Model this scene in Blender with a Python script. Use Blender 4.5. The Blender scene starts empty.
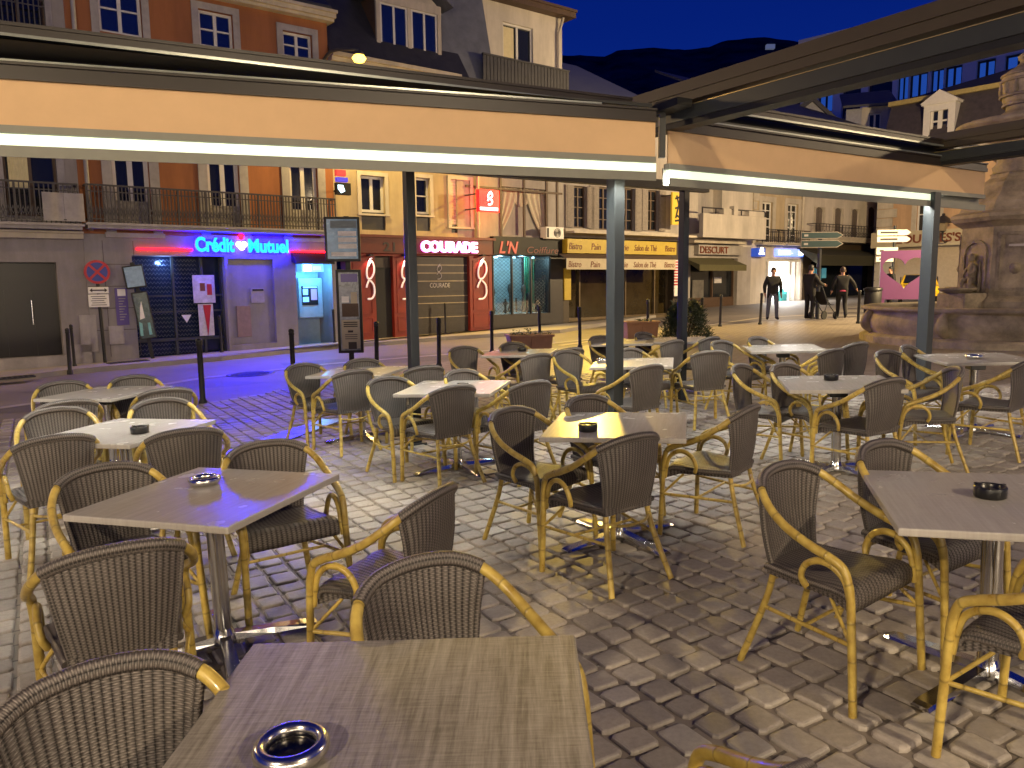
import bpy, bmesh, math, random
from mathutils import Vector, Matrix, noise
random.seed(7)
SC = bpy.context.scene
COL = SC.collection
PI = math.pi

# ------------------------------------------------------------------ survey of the place
F = 767.0; EYE = Vector((0, 0, 1.472))
def basis(pitch, roll):
    p, r = math.radians(pitch), math.radians(roll)
    fwd = Vector((0, math.cos(p), -math.sin(p))); up = Vector((0, math.sin(p), math.cos(p))); rt = Vector((1, 0, 0))
    r2 = rt*math.cos(r) + up*math.sin(r); u2 = -rt*math.sin(r) + up*math.cos(r)
    return r2, u2, fwd
CR, CU, CF = basis(7.47, -.7)          # plumb frame
GR, GU, GF = basis(7.735, -2.137)      # frame of the gently sloping square
def m3(a, b, c): return Matrix((a, b, c)).transposed()
TILT = m3(CR, CU, -CF) @ m3(GR, GU, -GF).transposed()
T4 = Matrix.Translation(EYE) @ TILT.to_4x4() @ Matrix.Translation(-EYE)   # square coords -> world
def W(x, y, z=0): return T4 @ Vector((x, y, z))
def G(px, py, h=0.0):                   # surveyed point on the square (square coords)
    d = GF + GR*(px-512)/F - GU*(py-384)/F
    return EYE + d*((h-EYE.z)/d.z)
def GWd(px, py, h=0.0): return T4 @ G(px, py, h)
def ray(px, py): return CF + CR*(px-512)/F - CU*(py-384)/F
def at_depth(px, py, y):
    d = ray(px, py); return EYE + d*(y/d.y)
class Plane:                            # a street front: u along it, y into the building, z up
    def __init__(s, P, ang):
        s.P = Vector((P[0], P[1], 0)); s.d = Vector((math.cos(ang), math.sin(ang), 0)); s.n = Vector((-s.d.y, s.d.x, 0))
        s.M = Matrix.Translation(s.P) @ Matrix.Rotation(ang, 4, 'Z')
    def uz(s, px, py, off=0.0):
        d = ray(px, py); p0 = s.P + s.n*off
        t = s.n.dot(p0-EYE)/s.n.dot(d); X = EYE + d*t
        return (X-p0).dot(s.d), X.z
    def rect(s, x0, y0, x1, y1, off=0.0):
        ym, xm = (y0+y1)/2, (x0+x1)/2
        return s.uz(x0, ym, off)[0], s.uz(x1, ym, off)[0], s.uz(xm, y1, off)[1], s.uz(xm, y0, off)[1]
    def w(s, u, y, z): return s.M @ Vector((u, y, z))
A1 = math.atan2(.61, .79)
PA = Plane((-6.9, 18.0), A1)
PB = Plane((7.5, 33.0), A1)
PC = Plane((19.0, 40.0), math.radians(-50))

# ------------------------------------------------------------------ materials
MATS = {}
def mat(name, col, rough=.6, metal=0., var=.15, vscale=8., bump=0., bscale=60., spec=.5, emit=None, estr=0., coat=0., streak=0.):
    if name in MATS: return MATS[name]
    m = bpy.data.materials.new(name); m.use_nodes = True; nt = m.node_tree; b = nt.nodes['Principled BSDF']
    b.inputs['Roughness'].default_value = rough; b.inputs['Metallic'].default_value = metal
    b.inputs['Specular IOR Level'].default_value = spec
    b.inputs['Coat Weight'].default_value = coat
    c = (*col, 1)
    b.inputs['Base Color'].default_value = c
    tc = nt.nodes.new('ShaderNodeTexCoord')
    if var > 0:
        n = nt.nodes.new('ShaderNodeTexNoise'); n.inputs['Scale'].default_value = vscale; n.inputs['Detail'].default_value = 6
        n.inputs['Roughness'].default_value = .65
        nt.links.new(tc.outputs['Object'], n.inputs['Vector'])
        r = nt.nodes.new('ShaderNodeMapRange'); r.inputs[1].default_value = .3; r.inputs[2].default_value = .7
        r.inputs[3].default_value = 1-var; r.inputs[4].default_value = 1+var
        nt.links.new(n.outputs['Fac'], r.inputs[0])
        mx = nt.nodes.new('ShaderNodeVectorMath'); mx.operation = 'SCALE'; mx.inputs[0].default_value = col
        sc_out = r.outputs[0]
        if streak:
            mp = nt.nodes.new('ShaderNodeMapping'); mp.inputs['Scale'].default_value = (1.1, 1.1, .16); nt.links.new(tc.outputs['Object'], mp.inputs[0])
            ns = nt.nodes.new('ShaderNodeTexNoise'); ns.inputs['Scale'].default_value = 1.6; ns.inputs['Detail'].default_value = 7; ns.inputs['Roughness'].default_value = .7; nt.links.new(mp.outputs[0], ns.inputs['Vector'])
            rs = nt.nodes.new('ShaderNodeMapRange'); rs.inputs[1].default_value = .42; rs.inputs[2].default_value = .62; rs.inputs[3].default_value = 1-streak; rs.inputs[4].default_value = 1.05; nt.links.new(ns.outputs['Fac'], rs.inputs[0])
            mm = nt.nodes.new('ShaderNodeMath'); mm.operation = 'MULTIPLY'; nt.links.new(sc_out, mm.inputs[0]); nt.links.new(rs.outputs[0], mm.inputs[1]); sc_out = mm.outputs[0]
        nt.links.new(sc_out, mx.inputs['Scale']); nt.links.new(mx.outputs[0], b.inputs['Base Color'])
        r2 = nt.nodes.new('ShaderNodeMapRange'); r2.inputs[3].default_value = max(.02, rough-.1*var/.15*.6); r2.inputs[4].default_value = min(1, rough+.1*var/.15*.6)
        nt.links.new(n.outputs['Fac'], r2.inputs[0]); nt.links.new(r2.outputs[0], b.inputs['Roughness'])
    if bump > 0:
        n2 = nt.nodes.new('ShaderNodeTexNoise'); n2.inputs['Scale'].default_value = bscale; n2.inputs['Detail'].default_value = 5
        nt.links.new(tc.outputs['Object'], n2.inputs['Vector'])
        bp = nt.nodes.new('ShaderNodeBump'); bp.inputs['Strength'].default_value = bump; bp.inputs['Distance'].default_value = .01
        nt.links.new(n2.outputs['Fac'], bp.inputs['Height']); nt.links.new(bp.outputs[0], b.inputs['Normal'])
    if emit:
        b.inputs['Emission Color'].default_value = (*emit, 1); b.inputs['Emission Strength'].default_value = estr
    MATS[name] = m
    return m
def glass_mat(name, tint=(.8, .9, 1), gl=.1):
    m = bpy.data.materials.new(name); m.use_nodes = True; nt = m.node_tree; nt.nodes.clear()
    o = nt.nodes.new('ShaderNodeOutputMaterial'); mx = nt.nodes.new('ShaderNodeMixShader')
    t = nt.nodes.new('ShaderNodeBsdfTransparent'); t.inputs[0].default_value = (*tint, 1)
    g = nt.nodes.new('ShaderNodeBsdfGlossy'); g.inputs['Roughness'].default_value = .03
    mx.inputs[0].default_value = gl
    nt.links.new(t.outputs[0], mx.inputs[1]); nt.links.new(g.outputs[0], mx.inputs[2]); nt.links.new(mx.outputs[0], o.inputs[0])
    return m

M = {}
def bamboo_mat():
    m = bpy.data.materials.new('bamboo_lacquer'); m.use_nodes = True; nt = m.node_tree; b = nt.nodes['Principled BSDF']; L = nt.links.new
    uv = nt.nodes.new('ShaderNodeUVMap'); sp = nt.nodes.new('ShaderNodeSeparateXYZ'); L(uv.outputs[0], sp.inputs[0])
    tc = nt.nodes.new('ShaderNodeTexCoord'); n = nt.nodes.new('ShaderNodeTexNoise'); n.inputs['Scale'].default_value = 26; n.inputs['Detail'].default_value = 6; L(tc.outputs['Object'], n.inputs['Vector'])
    def mth(op, a, bb=None, c=None):
        q = nt.nodes.new('ShaderNodeMath'); q.operation = op
        for i, v in enumerate((a, bb, c)):
            if v is None: continue
            if isinstance(v, (int, float)): q.inputs[i].default_value = v
            else: L(v, q.inputs[i])
        return q.outputs[0]
    fr = mth('FRACT', mth('MULTIPLY_ADD', n.outputs['Fac'], .08, mth('MULTIPLY', sp.outputs['Y'], 1/.135)))
    ring = mth('SUBTRACT', 1, mth('MINIMUM', 1, mth('MULTIPLY', mth('ABSOLUTE', mth('SUBTRACT', fr, .5)), 22)))
    cr = nt.nodes.new('ShaderNodeValToRGB'); cr.color_ramp.elements[0].position = .3; cr.color_ramp.elements[1].position = .72
    cr.color_ramp.elements[0].color = (.34, .23, .045, 1); cr.color_ramp.elements[1].color = (.56, .42, .10, 1); L(n.outputs['Fac'], cr.inputs[0])
    oi = nt.nodes.new('ShaderNodeObjectInfo')
    f = mth('MULTIPLY', mth('MULTIPLY_ADD', ring, -.45, 1), mth('MULTIPLY_ADD', oi.outputs['Random'], .3, .85))
    vm = nt.nodes.new('ShaderNodeVectorMath'); vm.operation = 'SCALE'; L(cr.outputs[0], vm.inputs[0]); L(f, vm.inputs['Scale']); L(vm.outputs[0], b.inputs['Base Color'])
    b.inputs['Roughness'].default_value = .27; b.inputs['Coat Weight'].default_value = .25
    r = nt.nodes.new('ShaderNodeMapRange'); r.inputs[3].default_value = .2; r.inputs[4].default_value = .45; L(n.outputs['Fac'], r.inputs[0]); L(r.outputs[0], b.inputs['Roughness'])
    bp = nt.nodes.new('ShaderNodeBump'); bp.inputs['Strength'].default_value = .5; bp.inputs['Distance'].default_value = .002; L(ring, bp.inputs['Height']); L(bp.outputs[0], b.inputs['Normal'])
    return m
M['gold'] = bamboo_mat()
M['chrome'] = mat('polished_steel', (.62, .62, .62), .16, 1., var=.08, vscale=20)
M['steel'] = mat('brushed_steel', (.72, .70, .66), .2, 1., var=.05, vscale=20)
M['blackplastic'] = mat('black_plastic', (.012, .012, .013), .3, var=.2)
M['darkalu'] = mat('anthracite_aluminium', (.018, .02, .022), .38, .0, var=.1, vscale=4)
M['brownalu'] = mat('dark_bronze_aluminium', (.018, .012, .009), .45, .0, var=.12, vscale=4)
M['greyalu'] = mat('grey_aluminium', (.032, .039, .043), .55, .0, var=.08, vscale=5)
M['blackalu'] = mat('black_aluminium', (.004, .0045, .0045), .5, var=.1)
M['valance'] = mat('cream_canvas', (.66, .44, .24), .8, var=.05, vscale=3, bump=.06, bscale=500)
M['olive'] = mat('olive_grey_aluminium', (.20, .20, .165), .5, var=.06)
M['led'] = mat('led_diffuser', (.8, .8, .8), .4, var=0, emit=(.82, 1, .66), estr=.88)
M['leddown'] = mat('led_aperture', (.8, .8, .8), .4, var=0, emit=(.97, .95, .84), estr=200)
M['glintalu'] = mat('pale_glint_aluminium', (.26, .28, .26), .3, .6, var=.1)  # pale tone stands for the LED's reflection along the aluminium edges
M['orange'] = mat('orange_render', (.30, .112, .045), .85, streak=.16, var=.10, vscale=1.3, bump=.15, bscale=40)
M['stone'] = mat('grey_stone_cladding', (.25, .235, .245), .6, streak=.16, var=.12, vscale=2.5, bump=.12, bscale=25)
M['stone2'] = mat('pale_stone_trim', (.34, .32, .33), .7, streak=.16, var=.15, vscale=5, bump=.15, bscale=30)
M['cream'] = mat('cream_render', (.44, .355, .235), .85, streak=.16, var=.10, vscale=1.5, bump=.12, bscale=40)
M['greywall'] = mat('grey_white_render', (.36, .33, .31), .8, streak=.16, var=.12, vscale=1.6, bump=.12, bscale=30)
M['whitewall'] = mat('white_render', (.55, .50, .44), .8, streak=.16, var=.10, vscale=1.2, bump=.1, bscale=30)
M['leftwall'] = mat('left_house_render', (.27, .25, .26), .8, streak=.16, var=.14, vscale=1.8, bump=.12, bscale=30)
M['peach'] = mat('peach_render', (.50, .33, .20), .85, streak=.16, var=.10, vscale=1.0, bump=.1, bscale=30)
M['slate'] = mat('dark_slate', (.035, .035, .042), .5, var=.3, vscale=6, bump=.3, bscale=14)
M['zinc'] = mat('zinc_roof', (.13, .14, .17), .45, var=.2, vscale=3)
M['cornice'] = mat('cornice_stone', (.48, .43, .36), .7, streak=.16, var=.12, vscale=3)
M['whiteframe'] = mat('white_window_paint', (.62, .60, .58), .45, var=.06)
M['brownframe'] = mat('brown_timber', (.085, .05, .03), .6, var=.2, vscale=10)
M['pane'] = mat('window_pane', (.03, .06, .16), .08, .75, var=.1, vscale=2, spec=.8)
M['panedark'] = mat('dark_window_pane', (.012, .014, .018), .08, .0, var=.1, vscale=2, spec=.6)
M['paneblue'] = mat('sky_glow_pane', (.12, .28, .66), .1, .85, var=.15, vscale=1, emit=(.06, .26, 1), estr=.2)  # blue glow added in place of the sky mirrored in the glass
M['iron'] = mat('wrought_iron', (.03, .028, .03), .5, var=.15)
M['ironpale'] = mat('worn_painted_iron', (.05, .045, .046), .5, var=.2)
M['lace'] = mat('ornate_iron_panel', (.30, .28, .28), .6, var=.6, vscale=14)
M['darkdoor'] = mat('dark_varnished_door', (.010, .007, .006), .35, var=.2)
M['red'] = mat('oxblood_shopfront', (.20, .018, .010), .45, var=.15, vscale=3)
M['reddark'] = mat('dark_red_fascia', (.11, .018, .010), .5, var=.15, vscale=3)
M['shutter'] = mat('dark_roller_shutter', (.045, .04, .04), .45, .2, var=.15)
M['paleshutter'] = mat('beige_roller_shutter', (.42, .34, .24), .5, .1, var=.1)
M['greyshutter'] = mat('weathered_wood_shutter', (.24, .21, .19), .75, var=.2, vscale=12)
M['yellow'] = mat('yellow_fascia', (.47, .34, .03), .5, var=.08)
M['creamsign'] = mat('cream_fascia', (.46, .40, .28), .6, var=.08)
M['ink'] = mat('dark_lettering', (.03, .02, .02), .5, var=0)
M['brownink'] = mat('brown_lettering', (.16, .04, .015), .5, var=0)
M['black'] = mat('matt_black', (.008, .008, .009), .6, var=.1)
M['white'] = mat('white_enamel', (.72, .71, .68), .4, var=.05)
M['bluesign'] = mat('blue_enamel', (.035, .05, .28), .35, var=.05)
M['redsign'] = mat('red_enamel', (.42, .02, .03), .35, var=.05)
M['violet'] = mat('violet_panel', (.09, .06, .25), .4, var=.05)
M['teal'] = mat('dark_teal_enamel', (.010, .035, .04), .4, var=.05)
M['pink'] = mat('pink_panel', (.125, .038, .13), .5, var=.06, vscale=2)
M['terracotta'] = mat('terracotta', (.42, .24, .14), .75, var=.12, vscale=6, bump=.1)
M['soil'] = mat('potting_soil', (.03, .02, .012), .9, var=.2)
M['leaf'] = mat('dark_leaf', (.035, .055, .012), .5, var=.4, vscale=9)
M['bushleaf'] = mat('conifer_leaf', (.022, .045, .018), .55, var=.4, vscale=9)
M['fountain'] = mat('weathered_fountain_stone', (.29, .235, .155), .78, var=.5, vscale=2.6, bump=.8, bscale=14)
M['fountain2'] = mat('fountain_figure_stone', (.24, .195, .135), .78, var=.45, vscale=6, bump=.7, bscale=22)
M['water'] = mat('dark_water', (.01, .015, .025), .06, var=0, spec=.8)
M['skin'] = mat('skin', (.42, .23, .15), .55, var=.05)
M['jacket'] = mat('black_jacket', (.005, .0045, .005), .8, var=.2, vscale=20)
M['jeans'] = mat('grey_blue_jeans', (.10, .11, .14), .85, var=.2, vscale=20)
M['trousers'] = mat('black_trousers', (.004, .004, .005), .85, var=.2)
M['hair'] = mat('brown_hair', (.05, .03, .02), .6, var=.3, vscale=40)
M['pinkband'] = mat('pink_cloth', (.45, .05, .12), .8, var=.1)
M['curtain'] = mat('lace_curtain', (.55, .48, .38), .85, var=.1, vscale=8)
M['yellowcar'] = mat('yellow_car_paint', (.62, .40, .01), .25, var=.03, coat=.6)
M['carglass'] = mat('car_glass', (.01, .012, .016), .06, var=0)
M['rubber'] = mat('tyre_rubber', (.012, .012, .012), .8, var=.1)
M['darkgold'] = mat('brown_tinted_glass', (.03, .021, .007), .12, var=.25, vscale=2)
M['hill'] = mat('wooded_hillside', (.05, .055, .065), 1., var=.6, vscale=.02, spec=0)
M['poster'] = mat('poster_paper', (.52, .50, .52), .5, var=.25, vscale=9)
M['glass'] = glass_mat('shop_glass')
def emat(name, col, s, base=(.5, .5, .5)): return mat(name, base, .4, var=0, emit=col, estr=s)
M['bluelet'] = emat('blue_neon_letters', (.0, .0030, 1.0), 340.0, (.05, .1, .3))
M['bluehalo'] = emat('blue_neon_sides', (.0006, .0006, 1.0), 45.0)
M['redneon'] = emat('red_neon_tube', (1, .004, .014), 8.0, (.3, .01, .01))
M['whiteneon'] = emat('white_neon', (1, .75, .78), 3.5)
M['whitelet'] = emat('white_backlit_letters', (1, .72, .92), 7.0)
M['pinkhalo'] = emat('pink_letter_sides', (.9, .15, .65), 3.5)
M['redbox'] = emat('red_lightbox', (1, .0008, .0022), 9, (.25, .008, .012))
M['whitebox'] = emat('white_lightbox', (1, .97, .92), 3.0)
M['bluebox'] = emat('blue_lightbox', (.05, .18, 1.0), 2.2)
M['cyanscreen'] = emat('blue_atm_screen', (.08, .35, 1.0), 2.2)
M['atmwhite'] = mat('atm_panel', (.45, .55, .62), .35, var=.1)
M['display'] = mat('information_poster', (.10, .17, .25), .25, var=.5, vscale=5, emit=(.25, .4, .6), estr=.12)
M['sodium'] = emat('sodium_lamp_glass', (1, .62, .07), 6)
M['lamphead'] = mat('lamp_housing', (.05, .05, .05), .5, var=.1)
M['warmcurtain'] = mat('lit_curtain', (.5, .42, .25), .8, var=.1, emit=(1, .75, .35), estr=.08)
M['dimroom'] = mat('dim_room', (.10, .08, .06), .9, var=.2)
M['shoproom'] = mat('shop_interior', (.55, .55, .56), .8, var=.1)
M['tabacroom'] = mat('glowing_shop_interior', (.8, .8, .8), .8, var=.05, emit=(1, .96, .9), estr=4.)  # back wall and floor glow in place of the shop's lamps

def tabletop_mat(name, c0, c1, grain, rough):
    m = bpy.data.materials.new(name); m.use_nodes = True; nt = m.node_tree; b = nt.nodes['Principled BSDF']
    tc = nt.nodes.new('ShaderNodeTexCoord'); mp = nt.nodes.new('ShaderNodeMapping')
    mp.inputs['Scale'].default_value = (26, 1.6, 1); mp.inputs['Rotation'].default_value = (0, 0, math.radians(-8))
    nt.links.new(tc.outputs['Object'], mp.inputs[0])
    n = nt.nodes.new('ShaderNodeTexNoise'); n.inputs['Scale'].default_value = 2.2; n.inputs['Detail'].default_value = 9; n.inputs['Roughness'].default_value = .72
    nt.links.new(mp.outputs[0], n.inputs['Vector'])
    mp2 = nt.nodes.new('ShaderNodeMapping'); mp2.inputs['Scale'].default_value = (9, 130, 1)
    nt.links.new(tc.outputs['Object'], mp2.inputs[0])
    n2 = nt.nodes.new('ShaderNodeTexNoise'); n2.inputs['Scale'].default_value = 1.5; n2.inputs['Detail'].default_value = 3
    nt.links.new(mp2.outputs[0], n2.inputs['Vector'])
    ad = nt.nodes.new('ShaderNodeMath'); ad.operation = 'MULTIPLY_ADD'; ad.inputs[1].default_value = .35; nt.links.new(n2.outputs['Fac'], ad.inputs[0]); nt.links.new(n.outputs['Fac'], ad.inputs[2])
    cr = nt.nodes.new('ShaderNodeValToRGB'); cr.color_ramp.elements[0].position = .5; cr.color_ramp.elements[1].position = .85
    cr.color_ramp.elements[0].color = (*c0, 1); cr.color_ramp.elements[1].color = (*c1, 1)
    nt.links.new(ad.outputs[0], cr.inputs[0]); nt.links.new(cr.outputs[0], b.inputs['Base Color'])
    b.inputs['Roughness'].default_value = rough
    n3 = nt.nodes.new('ShaderNodeTexNoise'); n3.inputs['Scale'].default_value = 7; n3.inputs['Detail'].default_value = 6
    nt.links.new(tc.outputs['Object'], n3.inputs['Vector'])
    mr = nt.nodes.new('ShaderNodeMapRange'); mr.inputs[3].default_value = rough-.02; mr.inputs[4].default_value = rough+.05
    nt.links.new(n3.outputs['Fac'], mr.inputs[0]); nt.links.new(mr.outputs[0], b.inputs['Roughness'])
    bp = nt.nodes.new('ShaderNodeBump'); bp.inputs['Strength'].default_value = grain; bp.inputs['Distance'].default_value = .002
    nt.links.new(ad.outputs[0], bp.inputs['Height']); nt.links.new(bp.outputs[0], b.inputs['Normal'])
    return m
M['topwood'] = tabletop_mat('grey_oak_laminate', (.125, .112, .098), (.34, .315, .285), .4, .48)
M['toptaupe'] = tabletop_mat('taupe_laminate', (.37, .345, .32), (.45, .425, .395), .12, .25)

def wicker_mat(name, col, col2):
    # woven rattan: vertical ribs crossed by thin strands; UV is in metres
    m = bpy.data.materials.new(name); m.use_nodes = True; nt = m.node_tree; b = nt.nodes['Principled BSDF']; L = nt.links.new
    uv = nt.nodes.new('ShaderNodeUVMap'); sp = nt.nodes.new('ShaderNodeSeparateXYZ'); L(uv.outputs[0], sp.inputs[0])
    def mth(op, a, bb=None, c=None):
        n = nt.nodes.new('ShaderNodeMath'); n.operation = op
        for i, v in enumerate((a, bb, c)):
            if v is None: continue
            if isinstance(v, (int, float)): n.inputs[i].default_value = v
            else: L(v, n.inputs[i])
        return n.outputs[0]
    u = mth('MULTIPLY', sp.outputs['X'], 1/.0150); v = mth('MULTIPLY', sp.outputs['Y'], 1/.0056)
    row = mth('FLOOR', v)
    ph = mth('MULTIPLY', row, PI)
    over = mth('SINE', mth('ADD', mth('MULTIPLY', u, PI), ph))           # strand weaving over / under
    strand = mth('SINE', mth('MULTIPLY', mth('FRACT', v), PI))
    h = mth('MULTIPLY', mth('POWER', strand, .6), mth('MULTIPLY_ADD', over, .22, .45))
    rib = mth('SINE', mth('MULTIPLY', mth('FRACT', mth('MULTIPLY', u, .62)), PI))
    hh = mth('MULTIPLY_ADD', mth('POWER', rib, .7), .55, mth('MULTIPLY_ADD', h, .75, -.12))
    cr = nt.nodes.new('ShaderNodeValToRGB'); cr.color_ramp.elements[0].position = .15; cr.color_ramp.elements[1].position = .95
    cr.color_ramp.elements[0].color = (*[c*.12 for c in col], 1); cr.color_ramp.elements[1].color = (*col2, 1)
    e = cr.color_ramp.elements.new(.5); e.color = (*col, 1)
    tc = nt.nodes.new('ShaderNodeTexCoord'); n = nt.nodes.new('ShaderNodeTexNoise'); n.inputs['Scale'].default_value = 9; n.inputs['Detail'].default_value = 5
    L(tc.outputs['Object'], n.inputs['Vector'])
    oi = nt.nodes.new('ShaderNodeObjectInfo')
    f = mth('MULTIPLY_ADD', n.outputs['Fac'], .7, mth('MULTIPLY_ADD', oi.outputs['Random'], .25, .55))
    L(hh, cr.inputs[0])
    vm = nt.nodes.new('ShaderNodeVectorMath'); vm.operation = 'SCALE'; L(cr.outputs[0], vm.inputs[0]); L(f, vm.inputs['Scale'])
    L(vm.outputs[0], b.inputs['Base Color'])
    bp = nt.nodes.new('ShaderNodeBump'); bp.inputs['Strength'].default_value = .9; bp.inputs['Distance'].default_value = .0035
    L(hh, bp.inputs['Height']); L(bp.outputs[0], b.inputs['Normal'])
    b.inputs['Roughness'].default_value = .42
    return m
M['wicker'] = wicker_mat('brown_woven_rattan', (.080, .068, .062), (.195, .172, .158))

# ------------------------------------------------------------------ mesh builders
class MB:
    def __init__(s): s.v = []; s.f = []; s.uv = {}; s.sm = []; s.mi = []
    def add(s, verts, faces, smooth=False, uvs=None, mi=0):
        o = len(s.v); s.v += [tuple(p) for p in verts]
        for i, fc in enumerate(faces):
            if uvs: s.uv[len(s.f)] = uvs[i]
            s.f.append(tuple(o+k for k in fc)); s.sm.append(smooth); s.mi.append(mi)
        return s
    def box(s, x0, x1, y0, y1, z0, z1, bev=0., mi=0):
        if x1 < x0: x0, x1 = x1, x0
        if y1 < y0: y0, y1 = y1, y0
        if z1 < z0: z0, z1 = z1, z0
        b = min(bev, (x1-x0)/2.2, (y1-y0)/2.2, (z1-z0)/2.2)
        if b <= 0:
            return s.add([(x0,y0,z0),(x1,y0,z0),(x1,y1,z0),(x0,y1,z0),(x0,y0,z1),(x1,y0,z1),(x1,y1,z1),(x0,y1,z1)],
                         [(0,3,2,1),(4,5,6,7),(0,1,5,4),(1,2,6,5),(2,3,7,6),(3,0,4,7)], mi=mi)
        bm = bmesh.new(); bmesh.ops.create_cube(bm, size=1)
        for v in bm.verts: v.co = Vector(((x0+x1)/2+v.co.x*(x1-x0), (y0+y1)/2+v.co.y*(y1-y0), (z0+z1)/2+v.co.z*(z1-z0)))
        bmesh.ops.bevel(bm, geom=bm.edges[:], offset=b, segments=2, affect='EDGES', profile=.6)
        bm.verts.index_update()
        s.add([v.co.copy() for v in bm.verts], [[v.index for v in f.verts] for f in bm.faces], mi=mi); bm.free(); return s
    def obox(s, p, q, w, h, up=(0, 0, 1), mi=0):            # beam from p to q, width w across, height h along up
        p, q = Vector(p), Vector(q); d = (q-p).normalized(); u = Vector(up); sd = d.cross(u).normalized(); u = sd.cross(d).normalized()
        vs = []
        for c in (p, q):
            for a, bb in ((-1, -1), (1, -1), (1, 1), (-1, 1)): vs.append(c + sd*a*w/2 + u*bb*h/2)
        return s.add(vs, [(0,1,2,3),(7,6,5,4),(0,4,5,1),(1,5,6,2),(2,6,7,3),(3,7,4,0)], mi=mi)
    def tube(s, pts, r, n=10, smooth_pts=True, seg=6, caps=True, uvscale=None, mi=0):
        P = [Vector(p) for p in pts]; R = r if isinstance(r, (list, tuple)) else [r]*len(P)
        if smooth_pts and len(P) > 2:
            Q = []; RR = []
            for i in range(len(P)-1):
                p0 = P[max(i-1, 0)]; p1 = P[i]; p2 = P[i+1]; p3 = P[min(i+2, len(P)-1)]
                for k in range(seg):
                    t = k/seg
                    Q.append(.5*((2*p1)+(p2-p0)*t+(2*p0-5*p1+4*p2-p3)*t*t+(3*p1-p0-3*p2+p3)*t**3)); RR.append(R[i]*(1-t)+R[i+1]*t)
            Q.append(P[-1]); RR.append(R[-1]); P, R = Q, RR
        t0 = (P[1]-P[0]).normalized(); ref = Vector((0, 0, 1)) if abs(t0.z) < .9 else Vector((1, 0, 0))
        nrm = (ref - t0*ref.dot(t0)).normalized(); vs = []; fs = []; uvs = []; L = 0
        for i, p in enumerate(P):
            t = ((P[min(i+1, len(P)-1)]-P[max(i-1, 0)])).normalized()
            nrm = (nrm - t*nrm.dot(t)).normalized(); bn = t.cross(nrm)
            for k in range(n):
                a = 2*PI*k/n; vs.append(p + (nrm*math.cos(a)+bn*math.sin(a))*R[i])
            if i:
                L1 = L + (P[i]-P[i-1]).length
                for k in range(n):
                    a, bq = (i-1)*n+k, (i-1)*n+(k+1) % n
                    fs.append((a, bq, bq+n, a+n))
                    c0, c1 = k/n*2*PI*R[i], (k+1)/n*2*PI*R[i]
                    uvs.append([(c0, L), (c1, L), (c1, L1), (c0, L1)])
                L = L1
        s.add(vs, fs, True, uvs, mi)
        if caps:
            o = len(P)
            s.add(vs[:n], [tuple(range(n-1, -1, -1))], mi=mi); s.add(vs[-n:], [tuple(range(n))], mi=mi)
        return s
    def lathe(s, prof, n=32, c=(0, 0, 0), smooth=True, phase=0., mi=0):
        vs = []; fs = []
        for r, z in prof:
            for k in range(n):
                a = 2*PI*k/n+phase; vs.append((c[0]+r*math.cos(a), c[1]+r*math.sin(a), c[2]+z))
        for i in range(len(prof)-1):
            for k in range(n):
                a, b = i*n+k, i*n+(k+1) % n; fs.append((a, b, b+n, a+n))
        s.add(vs, fs, smooth, mi=mi)
        if prof[0][0] > 1e-4: s.add(vs[:n], [tuple(range(n-1, -1, -1))], mi=mi)
        if prof[-1][0] > 1e-4: s.add(vs[-n:], [tuple(range(n))], mi=mi)
        return s
    def prism(s, poly, a, b, axis='y', mi=0):               # 2-D outline extruded from a to b
        def P(p, t): return (p[0], t, p[1]) if axis == 'y' else ((p[0], p[1], t) if axis == 'z' else (t, p[0], p[1]))
        n = len(poly); vs = [P(p, a) for p in poly]+[P(p, b) for p in poly]
        fs = [tuple(range(n)), tuple(range(2*n-1, n-1, -1))]+[(i, (i+1) % n, n+(i+1) % n, n+i) for i in range(n)]
        return s.add(vs, fs, mi=mi)
    def grid(s, fn, nu, nv, smooth=True, uvf=None, flip=False, mi=0):
        vs = [fn(i/nu, j/nv) for j in range(nv+1) for i in range(nu+1)]; fs = []; uvs = []
        for j in range(nv):
            for i in range(nu):
                a = j*(nu+1)+i; q = (a, a+1, a+nu+2, a+nu+1); ij = [(i, j), (i+1, j), (i+1, j+1), (i, j+1)]
                if flip: q = q[::-1]; ij = ij[::-1]
                fs.append(q)
                if uvf: uvs.append([uvf(x/nu, y/nv) for x, y in ij])
        return s.add(vs, fs, smooth, uvs or None, mi)
    def build(s, name, m, parent=None, off=None, M4=None):
        if off is None and parent is not None: off = OFF.get(parent.name, (0, 0, 0))
        off = off or (0, 0, 0)
        me = bpy.data.meshes.new(name)
        me.from_pydata([(v[0]-off[0], v[1]-off[1], v[2]-off[2]) for v in s.v], [], s.f)
        me.polygons.foreach_set('use_smooth', s.sm); me.polygons.foreach_set('material_index', s.mi)
        if s.uv:
            ul = me.uv_layers.new(name='UVMap')
            for fi, u in s.uv.items():
                p = me.polygons[fi]
                for k, li in enumerate(p.loop_indices): ul.data[li].uv = u[k]
        for mm in (m if isinstance(m, list) else [m]): me.materials.append(mm)
        me.validate(); me.update()
        o = bpy.data.objects.new(name, me); COL.objects.link(o)
        if parent is not None:
            o.parent = parent
            if parent.name in OFF: OFF[o.name] = off
        elif M4 is not None: o.matrix_world = M4
        return o
OFF = {}
def tag(o, label=None, cat=None, group=None, kind=None):
    if label: o['label'] = label
    if cat: o['category'] = cat
    if group: o['group'] = group
    if kind: o['kind'] = kind
    return o
def empty(name, M4, off=None):
    o = bpy.data.objects.new(name, None); COL.objects.link(o); o.empty_display_size = .2; o.matrix_world = M4
    if off is not None: OFF[o.name] = off
    return o
def thing(name, M4, label, cat, group=None, off=None): return tag(empty(name, M4, off), label, cat, group)
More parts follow.
